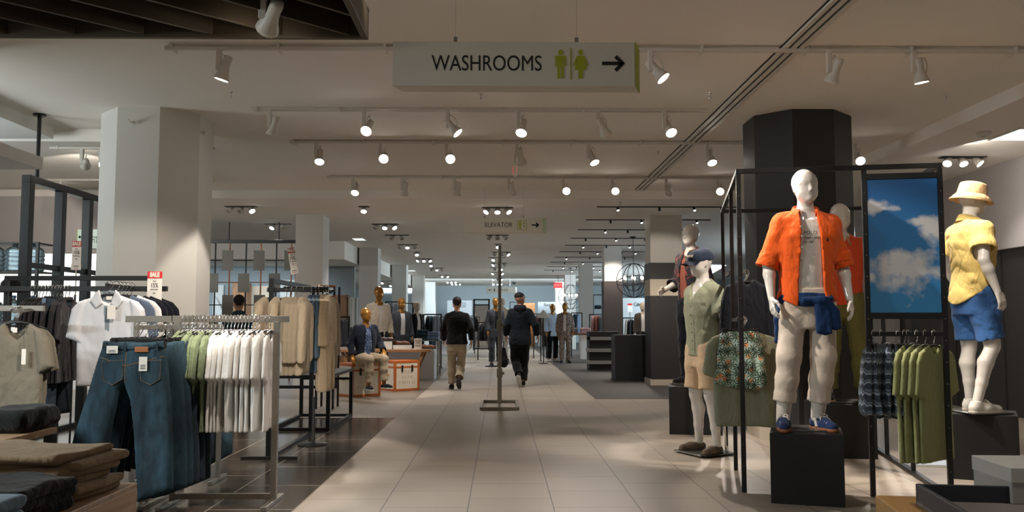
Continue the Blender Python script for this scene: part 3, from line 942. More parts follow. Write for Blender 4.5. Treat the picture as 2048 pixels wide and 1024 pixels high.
bm = BM(); tube(bm, [(0, 0, 0.26), (0, 0, LC - p.z)], 0.012, 8); link('stem', mesh(bm), M_BLACK, t)
bm = BM(); lathe(bm, [(0.09, 0), (0.09, -0.05), (0.06, -0.12), (0, -0.14)], 16)
tag(link('dome_camera', mesh(bm, True), M_BLACK, None, G(1028, 564, LC)), 'black dome camera on the far ceiling above the service sign', 'camera')

# dark slatted ceiling lattice, top left
M_SLAT = mat('dark_bronze_slat', S(72, 60, 44), 0.45, metal=0.3, var=0.15, scale=6)
cx0, cx1, cy0, cy1, cz = -4.6, -0.80, 2.6, 5.2, 3.0
t = thing('ceiling_lattice', 'dark bronze slatted lattice hung below the ceiling at the upper left', 'ceiling lattice', (cx0, cy0, cz))
w_, d_ = cx1 - cx0, cy1 - cy0
for nm, lo, hi in (('frame_bar', (0, d_ - 0.04, 0), (w_, d_, 0.17)), ('frame_bar', (w_ - 0.04, 0, 0), (w_, d_ - 0.04, 0.17)), ('frame_bar', (0, 0, 0), (w_ - 0.04, 0.04, 0.17)), ('frame_bar', (0, 0.04, 0), (0.04, d_ - 0.04, 0.17))):
    bm = BM(); box(bm, lo, hi, 0.004); link(nm, mesh(bm), M_SLAT, t)
def slat(x):
    """45 degree slat whose line passes (x, front edge), cut to the frame"""
    a = Vector((x, 0.04, 0.085)); b = Vector((x + d_ - 0.08, d_ - 0.04, 0.085))
    if b.x > w_ - 0.04: b = b - Vector((1, 1, 0)) * (b.x - (w_ - 0.04))
    if a.x < 0.04: a = a + Vector((1, 1, 0)) * (0.04 - a.x)
    if (b - a).length < 0.1: return
    bm = BM(); bar(bm, a, b, 0.022, 0.14); link('slat', mesh(bm), M_SLAT, t)
for k in range(-6, 10):
    slat(0.35 + k * 0.41)
bm = BM(); box(bm, (0.0, 0.0, 0.17), (w_, d_, 0.19)); link('backing_panel', mesh(bm), mat('dark_backing', S(46, 38, 28), 0.7, var=0.1), t)
for x, y in ((0.4, 0.4), (w_ - 0.4, 0.4), (0.4, d_ - 0.4), (w_ - 0.4, d_ - 0.4)):
    bm = BM(); tube(bm, [(x, y, 0.19), (x, y, HC - cz)], 0.005, 6); link('hanger_rod', mesh(bm), M_BLACK, t)

# globe chandeliers
M_BULB = mat('candle_bulb', (1, 1, 1, 1), 0.4, emit=(1.0, 0.9, 0.75, 1), estr=9)
def chandelier(px, py, Y, r, label):
    p = P(px, py, Y)
    t = thing('globe_chandelier', label, 'chandelier', p, group='globe chandeliers')
    bm = BM(); tube(bm, [(0, 0, r), (0, 0, LC - p.z)], 0.008, 6); link('chain', mesh(bm), M_BLACK, t)
    bm = BM(); lathe(bm, [(0.09, LC - p.z), (0.09, LC - p.z - 0.02), (0.03, LC - p.z - 0.04)], 16); link('ceiling_rose', mesh(bm), M_BLACK, t)
    for a, tilt in ((0, 0), (60, 0), (120, 0), (20, 75)):
        M_ = Matrix.Rotation(R(a), 3, 'Z') @ Matrix.Rotation(R(tilt), 3, 'X')
        bm = BM(); tube(bm, [M_ @ Vector((r * math.cos(u), 0, r * math.sin(u))) for u in [2 * math.pi * k / 40 for k in range(40)]], 0.010, 6, cyc=True); link('hoop', mesh(bm, True), M_BLACK, t)
    bm = BM(); tube(bm, [(0, 0, r), (0, 0, -r)], 0.012, 6); link('stem', mesh(bm), M_BLACK, t)
    for k in range(6):
        a = k * math.pi / 3 + 0.25
        q = Vector((math.cos(a), math.sin(a), 0))
        pts = [Vector((0, 0, -0.62 * r))] + [q * (0.58 * r * math.sin(u)) + Vector((0, 0, -0.62 * r + 0.5 * r * (1 - math.cos(u)))) for u in (0.4, 0.8, 1.2, 1.57)]
        bm = BM(); tube(bm, pts, 0.008, 6); am = link('arm', mesh(bm, True), M_BLACK, t)
        bm = BM(); lathe(bm, [(0.013, -0.12 * r), (0.013, 0.05 * r)], 8, Matrix.Translation(q * 0.58 * r)); link('candle', mesh(bm), M_WHITEP, am)
        bm = BM(); lathe(bm, [(0.008, 0.05 * r), (0.03, 0.12 * r), (0.025, 0.18 * r), (0.004, 0.28 * r)], 10, Matrix.Translation(q * 0.58 * r)); link('bulb', mesh(bm, True), M_BULB, am)
chandelier(1267, 561, 22.6, 0.44, 'black globe hoop chandelier with candle bulbs beside the striped column')
chandelier(1141, 594, 36.0, 0.50, 'smaller-looking black globe chandelier far down behind the right columns')
# ================================================================== mannequins and people
V = Vector
DEF = dict(sho=(0.178, 0.012, 1.495), elb=(0.238, 0.035, 1.215), wri=(0.25, -0.05, 0.965),
           hip=(0.095, 0.0, 0.97), kne=(0.11, -0.015, 0.53), ank=(0.115, 0.03, 0.09), toe=(0.15, -0.16, 0.03))

def pose(**kw):
    """joint positions, figure facing -Y, its left side at +x; override with e.g. elb_l=(x,y,z)"""
    J = {}
    for k, v in DEF.items():
        J[k + '_l'] = V(v); J[k + '_r'] = V((-v[0], v[1], v[2]))
    J['head_yaw'] = 0.0; J['head_pitch'] = 0.0
    J['lean'] = 0.0
    for k, v in kw.items():
        J[k] = V(v) if isinstance(v, (tuple, list)) else v
    return J

TORSO = [(0.86, 0, 0.02, 0.16, 0.105), (0.95, 0, 0.02, 0.172, 0.115), (1.04, 0, 0.012, 0.16, 0.108), (1.15, 0, 0.0, 0.148, 0.100), (1.28, 0, -0.005, 0.168, 0.112),
         (1.40, 0, 0.0, 0.182, 0.115), (1.48, 0, 0.008, 0.175, 0.102), (1.54, 0, 0.012, 0.135, 0.078), (1.585, 0, 0.012, 0.075, 0.062), (1.60, 0, 0.01, 0.06, 0.058)]

def grow(rows, g, zmin=None, extra=None):
    out = []
    for z, cx, cy, a, b in rows:
        if zmin is not None and z < zmin: continue
        out.append((z, cx, cy, a + g, b + g * 0.9))
    return out

def hand(F, wri, d, n, side, s=1.0, curl=0.5, k=0.006):
    """palm, four bent fingers and a thumb; d along the hand, n out of the palm, side towards the thumb"""
    d = V(d).normalized(); n = (V(n) - d * V(n).dot(d)).normalized(); side = V(side); side = (side - d * side.dot(d) - n * side.dot(n)).normalized()
    w = V(wri)
    base = w + d * 0.018 * s
    for u in (-0.022, 0.0, 0.022):
        F.cone(base + side * u * 0.6 * s, w + d * 0.085 * s + side * u * 1.15 * s, 0.017 * s, 0.013 * s, 0.012)
    L = [(-0.031, 0.062), (-0.0105, 0.076), (0.0105, 0.083), (0.031, 0.074)]
    for i, (u, l) in enumerate(L):
        r0 = w + d * (0.088 - 0.004 * abs(i - 2)) * s + side * u * s
        c = curl * (1.15 - 0.08 * i)
        d1 = (d * math.cos(c * 0.5) + n * math.sin(c * 0.5)).normalized()
        d2 = (d * math.cos(c * 1.2) + n * math.sin(c * 1.2)).normalized()
        d3 = (d * math.cos(c * 1.8) + n * math.sin(c * 1.8)).normalized()
        fan = side * (u * 0.12)
        p1 = r0 + (d1 + fan) * l * 0.45 * s; p2 = p1 + (d2 + fan) * l * 0.32 * s; p3 = p2 + d3 * l * 0.25 * s
        F.chain([r0, p1, p2, p3], [0.0098 * s, 0.0090 * s, 0.0082 * s, 0.0070 * s], k * 0.5)
    t0 = w + d * 0.03 * s + side * 0.026 * s
    t1 = t0 + (d * 0.62 + side * 0.66 + n * 0.42).normalized() * 0.042 * s
    t2 = t1 + (d * 0.90 + side * 0.15 + n * 0.45).normalized() * 0.030 * s
    t3 = t2 + (d * 0.93 + n * 0.35 - side * 0.1).normalized() * 0.022 * s
    F.chain([t0, t1, t2, t3], [0.016 * s, 0.012 * s, 0.0105 * s, 0.008 * s], 0.008)

def head(F, c, yaw, pitch=0.0, human=False, k=0.02, s=1.0):
    """c is the pivot at the top of the neck"""
    Mr = Matrix.Rotation(yaw, 3, 'Z') @ Matrix.Rotation(pitch, 3, 'X')
    c = V(c)
    def q(x, y, z): return c + Mr @ V((x * s, y * s, z * s))
    F.ell(q(0, 0.012, 0.135), (0.080 * s, 0.098 * s, 0.118 * s), k) if abs(yaw) < 0.6 else F.cone(q(0, 0.035, 0.145), q(0, -0.02, 0.15), 0.088 * s, 0.082 * s, k)
    F.cone(q(0, 0.03, 0.165), q(0, -0.025, 0.155), 0.083 * s, 0.076 * s, 0.03)
    F.cone(q(0, -0.02, 0.12), q(0, -0.055, 0.035), 0.070 * s, 0.040 * s, 0.03)
    F.cone(q(0.02, -0.035, 0.07), q(-0.02, -0.035, 0.07), 0.055 * s, 0.055 * s, 0.03)
    # brow, nose, mouth, chin
    F.cone(q(-0.035, -0.072, 0.147), q(0.035, -0.072, 0.147), 0.020 * s, 0.020 * s, 0.02)
    F.cone(q(0, -0.090, 0.135), q(0, -0.108, 0.092), 0.009 * s, 0.014 * s, 0.014)
    F.cone(q(-0.016, -0.088, 0.062), q(0.016, -0.088, 0.062), 0.011 * s, 0.011 * s, 0.012)
    F.cone(q(0, -0.082, 0.030), q(0, -0.075, 0.030), 0.020 * s, 0.022 * s, 0.02)
    if human:
        for sx in (-1, 1):
            F.ell(q(sx * 0.032, -0.088, 0.122), (0.012, 0.012, 0.009), 0.006)
    for sx in (-1, 1):
        F.cone(q(sx * 0.079, 0.015, 0.135), q(sx * 0.080, 0.005, 0.085), 0.014 * s, 0.009 * s, 0.01)

def lean_fn(J):
    return None

def body(J, h=0.0075, calf=1.0, hands=True, human=False, arms=True, legs=True, feet=False, curl=0.5, torso=TORSO, bbox=None, hand_dirs=None):
    ks = [v for v in J.values() if isinstance(v, Vector)]
    lo = [min(v[i] for v in ks) - 0.24 for i in range(3)]; hi = [max(v[i] for v in ks) + 0.24 for i in range(3)]
    nb = J.get('neck', V((0, 0.01, 1.58))); ht = J.get('headp', V((0, -0.005, 1.655)))
    hi[2] = max(hi[2], ht.z + 0.30); lo[2] = min(lo[2], -0.01)
    lo[1] = min(lo[1], -0.3); hi[1] = max(hi[1], 0.25)
    F = Field(lo, hi, h)
    if torso is not None:
        F.loft(torso, 0.0)
    else:
        a, b = J['pelvis'], J['chest']
        for sx in (-1, 1):
            o = V((sx * 0.07, 0, 0))
            F.chain([a + o, (a + b) / 2 + o * 0.8, b + o * 1.2], [0.115, 0.10, 0.115], 0.05)
    for s in ('l', 'r'):
        sx = 1 if s == 'l' else -1
        sh, el, wr = J['sho_' + s], J['elb_' + s], J['wri_' + s]
        if arms:
            cl = (nb + V((0, 0, -0.05)))
            F.cone(cl + V((sx * 0.05, 0, 0)), sh, 0.06, 0.062, 0.05)
            m1 = sh.lerp(el, 0.35)
            F.chain([sh, m1, el], [0.060, 0.052, 0.041], 0.03)
            m2 = el.lerp(wr, 0.3)
            F.chain([el, m2, wr], [0.041, 0.044, 0.027], 0.02)
            if hands:
                hd = (wr - el).normalized()
                dd, nn, ss = (hd, V((-sx, 0.15, 0)), V((0, -1, 0)))
                if hand_dirs and s in hand_dirs: dd, nn, ss = hand_dirs[s]
                hand(F, wr, dd, nn, ss, 1.0, curl)
        if legs:
            hp, kn, an, to = J['hip_' + s], J['kne_' + s], J['ank_' + s], J['toe_' + s]
            F.chain([hp, hp.lerp(kn, 0.35), kn.lerp(hp, 0.12), kn], [0.096, 0.082 * (0.5 + calf / 2), 0.060 * calf, 0.056 * calf], 0.03)
            d = (an - kn).normalized()
            back = V((0, 1, 0)); back = (back - d * back.dot(d)).normalized()
            F.chain([kn, kn.lerp(an, 0.3) + back * 0.022 * calf, kn.lerp(an, 0.65) + back * 0.008, an], [0.055 * calf, 0.060 * calf, 0.044 * calf, 0.037], 0.02)
            if feet:
                heel = an + V((0, 0, -0.05)) - (to - an).normalized() * 0.03
                F.cone(an, to.lerp(an, 0.5) + V((0, 0, 0.02)), 0.038, 0.036, 0.02)
                F.cone(heel, to, 0.036, 0.030, 0.03)
    F.cone(nb, ht + V((0, 0, 0.04)), 0.062, 0.055, 0.03)
    head(F, ht, J['head_yaw'], J['head_pitch'], human)
    return F.mesh()

def wrinkle(F, amp, seed, sx=9, sy=9, sz=4, amp2=0.0):
    x, y, z = F.xyz()
    x, y, z = np.broadcast_arrays(x, y, z)
    m = np.abs(F.D) < 0.06
    xs, ys, zs = x[m], y[m], z[m]
    n = amp * vnoise(xs * sx + 3 * zs, ys * sy, zs * sz + 2 * xs, seed)
    n2 = vnoise(xs * sx * 1.3 + 1.7, ys * sy * 1.3, zs * sz * 3.2 + 7 * np.abs(xs), seed + 1)
    F.D[m] += 0.8 * n + amp * 0.35 * (1 - 3 * np.abs(n2)) + (amp2 * vnoise(xs * 50, ys * 50, zs * 40, seed + 2) if amp2 else 0)

def shirt(J, hem, g=0.028, cuff=0.55, sr=0.078, h=0.009, amp=0.008, seed=1, neck=0.085, vneck=0.0, openf=None, flare=0.0, thick=0.012, torso=TORSO, hem_curve=0.0, sleeve_to_wrist=None, cuff_r=None, necky=0.0, neckz=1.60):
    """shirt, jacket or tee: grown torso with hollow hem and sleeves. openf=(half width top, half width bottom) opens the front"""
    rows = [r for r in grow(torso, g) if r[0] >= max(hem, 0.94)]
    r0 = rows[0]
    rows = [(hem - 0.10, r0[1], r0[2], r0[3] + flare, r0[4] + flare * 0.7)] + rows
    rows = [(z, cx, cy, max(a, 0.165 + g * .6) if z < 1.3 else a, max(b, 0.112 + g * .6) if z < 1.3 else b) for z, cx, cy, a, b in rows]
    rows[-1] = (rows[-1][0] + 0.01, rows[-1][1], rows[-1][2], 0.085, 0.078)
    pts = [J[k + s] for k in ('sho_', 'elb_', 'wri_') for s in ('l', 'r')]
    lo = [min(min(p[i] for p in pts) - 0.16, (-0.30, -0.24, hem - 0.05)[i]) for i in range(3)]
    hi = [max(max(p[i] for p in pts) + 0.16, (0.30, 0.24, 1.68)[i]) for i in range(3)]
    hi[2] = max(hi[2], 1.68)
    lo[2] = min(lo[2], hem - 0.12)
    F = Field(lo, hi, h); I = Field(lo, hi, h)
    F.loft(rows, 0.0, 2.2)
    I.loft(rows, 0.0, 2.2)
    cuffs = []
    for s in ('l', 'r'):
        sx = 1 if s == 'l' else -1
        sh, el, wr = J['sho_' + s], J['elb_' + s], J['wri_' + s]
        Ls, Lf = (el - sh).length, (wr - el).length
        def at(t):   # t in 0..1 upper arm, 1..2 forearm
            return sh.lerp(el, t) if t <= 1 else el.lerp(wr, t - 1)
        cr = cuff_r or sr * 1.05
        ts = [0, min(cuff, 1)] + ([cuff] if cuff > 1 else [])
        neckp = V((sx * 0.06, 0.012, 1.54))
        S_ = Field(lo, hi, h)
        pin = [at(t) for t in ts]
        dd = (pin[-1] - pin[-2]).normalized()
        rr = [sr * 0.90] + ([sr * 0.88] if cuff > 1 else []) + [cr]
        S_.chain(pin, rr, 0.02)
        I.chain(pin + [pin[-1] + dd * 0.06], rr + [cr], 0.03)
        S_.cone(pin[-1] - dd * 0.02, pin[-1] + dd * 0.06, cr, cr, 0.02)
        sl = S_.sl(pin[-1] - V((0.2, 0.2, 0.2)), pin[-1] + V((0.2, 0.2, 0.2)))
        x, y, z = S_.xyz(sl)
        S_.D[sl] = np.maximum(S_.D[sl], (x - pin[-1].x) * dd.x + (y - pin[-1].y) * dd.y + (z - pin[-1].z) * dd.z)
        cuffs.append(pin[-1])
        F.D = smin(F.D, S_.D, 0.03)
        F.cone(neckp, sh, 0.045 + g * 0.5, sr * 0.84, 0.03)
        I.cone(neckp, sh, 0.045 + g * 0.5, sr * 0.84, 0.03)
    if amp:
        keep = F.D.copy()
        wrinkle(F, amp, seed)
        I.D += F.D - keep
    x, y, z = F.xyz()
    if hem_curve:
        hz = hem + hem_curve * (np.clip(np.abs(x) / 0.2, 0, 1) ** 2) 
    else:
        hz = hem
    D = np.maximum(F.D, hz - z)
    th = max(thick, 1.7 * h)
    near = np.clip((z - hz - 0.10) * 1.0, 0, None)
    for q in cuffs:
        near = np.minimum(near, np.clip(np.sqrt((x - q.x) ** 2 + (y - q.y) ** 2 + (z - q.z) ** 2) - 0.11, 0, None))
    D = np.maximum(D, -(I.D + th + near))
    # neck opening
    dn = np.sqrt(x ** 2 + (y - 0.0 - necky) ** 2) - neck
    D = np.maximum(D, -np.maximum(dn, 1.50 - z - 0.25 * (y > -0.02) * 0 - 0))  if False else np.maximum(D, -np.maximum(dn, (neckz - 0.045 + 0.35 * (y - necky)) - z))
    if vneck:
        D = np.maximum(D, -np.maximum(np.maximum(np.abs(x) - np.clip((z - (1.56 - vneck)) * 0.085 / vneck, -1, 0.085), y - 0.0), (1.56 - vneck) - z))
    if openf:
        wt, wb, cx = openf
        wd = wb + (wt - wb) * np.clip((z - hem) / (1.55 - hem), 0, 1)
        D = np.maximum(D, -np.maximum(np.abs(x - cx * (1 - np.clip((z - hem) / (1.55 - hem), 0, 1))) - wd, y - 0.02))
    F.D = D.astype(np.float32)
    return F.mesh()

def pants(J, hem_t=0.97, g=0.022, rk=0.080, rh=0.078, h=0.009, amp=0.007, seed=3, waist=1.03, thick=0.012, rt=0.115, cuff=False, crotch=0.17):
    """trousers or shorts; hem_t in 0..1 thigh, 1..2 shin"""
    pts = [J[k + s] for k in ('hip_', 'kne_', 'ank_') for s in ('l', 'r')]
    lo = [min(min(p[i] for p in pts) - 0.20, (-0.28, -0.24, 9)[i]) for i in range(3)]
    hi = [max(max(p[i] for p in pts) + 0.20, (0.28, 0.24, waist + 0.05)[i]) for i in range(3)]
    F = Field(lo, hi, h); I = Field(lo, hi, h)
    wz = J.get('pelvis', V((0, 0, 0.97)))
    rows = [(wz.z - crotch, wz.x, wz.y + 0.01, 0.15 + g, 0.105 + g), (wz.z - 0.07, wz.x, wz.y + 0.02, 0.165 + g, 0.112 + g), (wz.z, wz.x, wz.y + 0.02, 0.175 + g, 0.118 + g), (waist, wz.x, wz.y + 0.012, 0.160 + g, 0.108 + g)]
    F.loft(rows, 0.0); I.loft(rows, 0.0)
    cuffs = []
    for s in ('l', 'r'):
        hp, kn, an = J['hip_' + s], J['kne_' + s], J['ank_' + s]
        if hem_t <= 1:
            pin = [hp, hp.lerp(kn, 0.4), hp.lerp(kn, hem_t)]; rr = [rt, rt * 0.95, rk]
        else:
            e = kn.lerp(an, hem_t - 1)
            pin = [hp, hp.lerp(kn, 0.4), kn, kn.lerp(e, 0.5), e]; rr = [rt, rt * 0.9, rk, (rk + rh) / 2, rh]
        dd = (pin[-1] - pin[-2]).normalized()
        S_ = Field(lo, hi, h)
        S_.chain(pin, rr, 0.03)
        S_.cone(pin[-1] - dd * 0.02, pin[-1] + dd * 0.06, rr[-1], rr[-1], 0.02)
        if cuff:
            S_.cone(pin[-1] - dd * 0.05, pin[-1] + dd * 0.06, rr[-1] + 0.008, rr[-1] + 0.009, 0.004)
        I.chain(pin + [pin[-1] + dd * 0.07], rr + [rr[-1]], 0.03)
        sl = S_.sl(pin[-1] - V((0.22,) * 3), pin[-1] + V((0.22,) * 3))
        x, y, z = S_.xyz(sl)
        S_.D[sl] = np.maximum(S_.D[sl], (x - pin[-1].x) * dd.x + (y - pin[-1].y) * dd.y + (z - pin[-1].z) * dd.z)
        cuffs.append(pin[-1])
        F.D = smin(F.D, S_.D, 0.02)
    keep = F.D.copy()
    wrinkle(F, amp, seed, 9, 9, 6)
    I.D += F.D - keep
    x, y, z = F.xyz()
    near = 0.3
    for q in cuffs:
        near = np.minimum(near, np.clip(np.sqrt((x - q.x) ** 2 + (y - q.y) ** 2 + (z - q.z) ** 2) - 0.10, 0, None))
    F.D = np.maximum(F.D, -(I.D + max(thick, 1.7 * h) + near)).astype(np.float32)
    return F.mesh()

def _shoe(h=0.005, low=False):
    F = Field((-0.07, -0.2, -0.01), (0.07, 0.14, 0.16), h)
    F.cone((0, 0.075, 0.045), (0.004, -0.03, 0.045), 0.040, 0.044, 0.02)
    F.cone((0.004, -0.03, 0.042), (0.006, -0.125, 0.032), 0.045, 0.036, 0.03)
    if not low:
        F.cone((0, 0.065, 0.05), (0, 0.055, 0.085), 0.040, 0.044, 0.03)
    x, y, z = F.xyz()
    D = np.maximum(F.D, 0.012 - z)
    D = np.maximum(D, z - ((0.105 if not low else 0.085) + 0.0 * x))
    D = np.maximum(D, -(np.sqrt((x / 0.034) ** 2 + ((y - 0.05) / 0.055) ** 2 + ((z - (0.125 if not low else 0.1)) / 0.06) ** 2) - 1) * 0.034)
    F.D = D.astype(np.float32)
    return F.mesh()
def _sole(h=0.005, th=0.024):
    F = Field((-0.08, -0.2, -0.012), (0.08, 0.15, 0.06), h)
    F.cone((0, 0.075, 0.012), (0.006, -0.06, 0.012), 0.046, 0.049, 0.01); F.cone((0.006, -0.06, 0.012), (0.007, -0.125, 0.012), 0.049, 0.042, 0.02)
    x, y, z = F.xyz()
    F.D = np.maximum(F.D, np.maximum(-z, z - th)).astype(np.float32)
    return F.mesh()
SHOE, SHOE_LOW, SOLE = _shoe(), _shoe(low=True), _sole()
def _laces():
    bm = BM()
    for k in range(5):
        y = 0.0 - 0.020 * k; z = 0.094 - 0.0045 * k - 0.0005 * k * k
        tube(bm, [(-0.026, y, z - 0.008), (0, y - 0.006, z + 0.004), (0.026, y - 0.012, z - 0.008)], 0.0038, 6)
        tube(bm, [(0.026, y, z - 0.008), (0, y - 0.006, z + 0.005), (-0.026, y - 0.012, z - 0.008)], 0.0038, 6)
    for s in (-1, 1):
        tube(bm, [(0, 0.0, 0.098), (s * 0.02, -0.005, 0.115), (s * 0.038, -0.02, 0.105), (s * 0.025, -0.03, 0.09), (0, 0.0, 0.098)], 0.003, 6)
        tube(bm, [(0, 0.0, 0.098), (s * 0.025, -0.03, 0.10), (s * 0.042, -0.05, 0.075)], 0.003, 6)
    return mesh(bm, True)
LACES = _laces()
def _stripe(sx):
    bm = BM()
    for y in (0.012, -0.022, -0.056)[:1]:
        prism(bm, [(y, 0.03), (y - 0.03, 0.03), (y - 0.005, 0.085), (y + 0.02, 0.085)], 0.0375 if sx > 0 else -0.047, 0.047 if sx > 0 else -0.0375, Matrix(((0, 0, 1, 0), (1, 0, 0, 0), (0, 1, 0, 0), (0, 0, 0, 1))))
    return mesh(bm)

def shoe(parent, J, s, m, msole, laces=None, low=False, label=None, z0=None, stripe=None):
    an, to = J['ank_' + s], J['toe_' + s]
    d = V((to.x - an.x, to.y - an.y, 0))
    rz = math.atan2(d.x, -d.y)
    pitch = J.get('foot_pitch_' + s, 0.0)
    Mq = Matrix.Rotation(rz, 3, 'Z') @ Matrix.Rotation(pitch, 3, 'X')
    o = link('shoe', SHOE_LOW if low else SHOE, m, parent, an - Mq @ V((0, 0.05, 0.09)), (pitch, 0, rz))
    if o.data.materials[0] != m:
        o.data = o.data.copy(); o.data.materials[0] = m
    so = link('sole', SOLE, msole, o)
    if so.data.materials[0] != msole:
        so.data = so.data.copy(); so.data.materials[0] = msole
    if laces: link('laces', LACES, laces, o)
    if stripe:
        for sx in (-1, 1): link('side_stripe', _stripe(sx), stripe, o)
    if label: tag(o, label)
    return o

def ring_collar(r0, r1, z0, z1, gap=0.6, cy=0.01, tilt=0.3, th=0.004, point=0.03):
    """folded shirt collar, open by gap radians at the front"""
    bm = BM(); n = 28
    A = []; B = []; Cc = []
    for k in range(n + 1):
        a = -math.pi / 2 + gap / 2 + (2 * math.pi - gap) * k / n
        f = (1 - math.sin(a)) / 2      # 1 at the front
        e = max(0.0, 1 - min(k, n - k) / 4.0)
        ca, sa = math.cos(a), math.sin(a)
        dz = -tilt * f * 0.12
        A.append(bm.verts.new((r0 * ca, r0 * sa + cy, z0 + dz)))
        B.append(bm.verts.new(((r0 * 1.03) * ca, (r0 * 1.03) * sa + cy, z1 + dz)))
        Cc.append(bm.verts.new((r1 * (1 + e * 0.12) * ca, r1 * (1 + e * 0.15) * sa + cy, z0 - 0.012 - point * e + dz)))
    for k in range(n):
        bm.faces.new((A[k], A[k + 1], B[k + 1], B[k])); bm.faces.new((B[k], B[k + 1], Cc[k + 1], Cc[k]))
    bmesh.ops.recalc_face_normals(bm, faces=bm.faces)
    bmesh.ops.solidify(bm, geom=bm.faces[:], thickness=th)
    return mesh(bm, True)

def buttons(pts, r=0.006):
    bm = BM()
    for p in pts:
        lathe(bm, [(r, 0), (r, 0.003), (r * 0.6, 0.0035)], 10, Matrix.Translation(p) @ Matrix.Rotation(math.pi / 2, 4, 'X'))
    return mesh(bm)

def front_y(me, x, z, dflt=-0.14):
    """y of the foremost surface of a mesh near (x, z)"""
    n = len(me.vertices); v = np.empty(n * 3, dtype=np.float32); me.vertices.foreach_get('co', v); v = v.reshape(-1, 3)
    m = (np.abs(v[:, 0] - x) < 0.012) & (np.abs(v[:, 2] - z) < 0.012)
    return float(v[m, 1].min()) if m.any() else dflt

M_MANN = mat('glossy_mannequin_white', S(218, 212, 204), 0.12, coat=0.6, var=0.01)
M_GOLD = mat('gold_mannequin', S(168, 116, 52), 0.28, metal=0.55, var=0.1, scale=5)
M_SKIN = mat('skin', S(196, 146, 118), 0.6, var=0.06, scale=8)
M_HAIR = mat('dark_hair', S(24, 19, 17), 0.7, var=0.3, scale=60, bump=0.004)
M_GLASSB = mat('glass_base', S(150, 152, 148), 0.12, spec=0.6, trans=0.5)
ORANGE = fabric('orange_linen', S(226, 92, 30), 0.14, 60, 0.003)
WTEE = fabric('white_cotton', S(214, 206, 196), 0.05, 40, 0.002, crease=0.4)
NAVY = fabric('navy_knit', S(18, 46, 86), 0.12, 50, 0.003)
CREAMP = fabric('cream_chino', S(206, 192, 176), 0.08, 40, 0.003, crease=0.35)
SAGE = fabric('sage_shirt', S(150, 152, 128), 0.1, 40, 0.003)
BEIGE = fabric('beige_linen', S(206, 178, 146), 0.1, 50, 0.003)
OLIVE = fabric('olive_chino', S(116, 112, 62), 0.1, 40, 0.003, crease=0.5)
YELLOW = fabric('yellow_linen', S(224, 196, 118), 0.1, 50, 0.003)
BLUESH = fabric('blue_shorts', S(58, 98, 152), 0.1, 40, 0.003)
NAVYB = fabric('navy_blazer', S(24, 29, 43), 0.12, 50, 0.002)
DARKN = fabric('dark_navy', S(15, 18, 27), 0.12, 40, 0.002)
BLACKF = fabric('black_fabric', S(15, 15, 16), 0.15, 40, 0.002)
CHAR = fabric('charcoal_wool', S(62, 62, 66), 0.12, 50, 0.002)
KHAKI = fabric('khaki_chino', S(164, 148, 126), 0.1, 40, 0.003, crease=0.5)
IVORY = fabric('ivory_check_wool', S(206, 192, 172), 0.12, 60, 0.003)
RUSTP = fabric('rust_plaid', S(126, 62, 52), 0.35, 25, 0.002)

def floral(name, base, spots, scale=26):
    if name in _M: return _M[name]
    m, nt, b = _new(name)
    tc = nt.nodes.new('ShaderNodeTexCoord')
    col = None
    prev = None
    rgb = nt.nodes.new('ShaderNodeRGB'); rgb.outputs[0].default_value = base
    prev = rgb.outputs[0]
    for i, (c, sc, thr) in enumerate(spots):
        mp = nt.nodes.new('ShaderNodeMapping'); mp.inputs['Location'].default_value = (i * 3.1, i * 1.7, i)
        nz = nt.nodes.new('ShaderNodeTexNoise'); nz.inputs['Scale'].default_value = sc; nz.inputs['Detail'].default_value = 1.5; nz.inputs['Distortion'].default_value = 1.2
        st = nt.nodes.new('ShaderNodeMath'); st.operation = 'GREATER_THAN'; st.inputs[1].default_value = thr
        mx = nt.nodes.new('ShaderNodeMix'); mx.data_type = 'RGBA'; mx.inputs[7].default_value = c
        nt.links.new(tc.outputs['Object'], mp.inputs[0]); nt.links.new(mp.outputs[0], nz.inputs['Vector'])
        nt.links.new(nz.outputs[0], st.inputs[0]); nt.links.new(st.outputs[0], mx.inputs[0]); nt.links.new(prev, mx.inputs[6])
        prev = mx.outputs[2]
    nt.links.new(prev, b.inputs['Base Color'])
    b.inputs['Roughness'].default_value = 0.85
    _M[name] = m
    return m
FLORALB = floral('blue_floral_print', S(36, 58, 92), [(S(126, 150, 186), 38, 0.56), (S(18, 26, 44), 30, 0.60)])
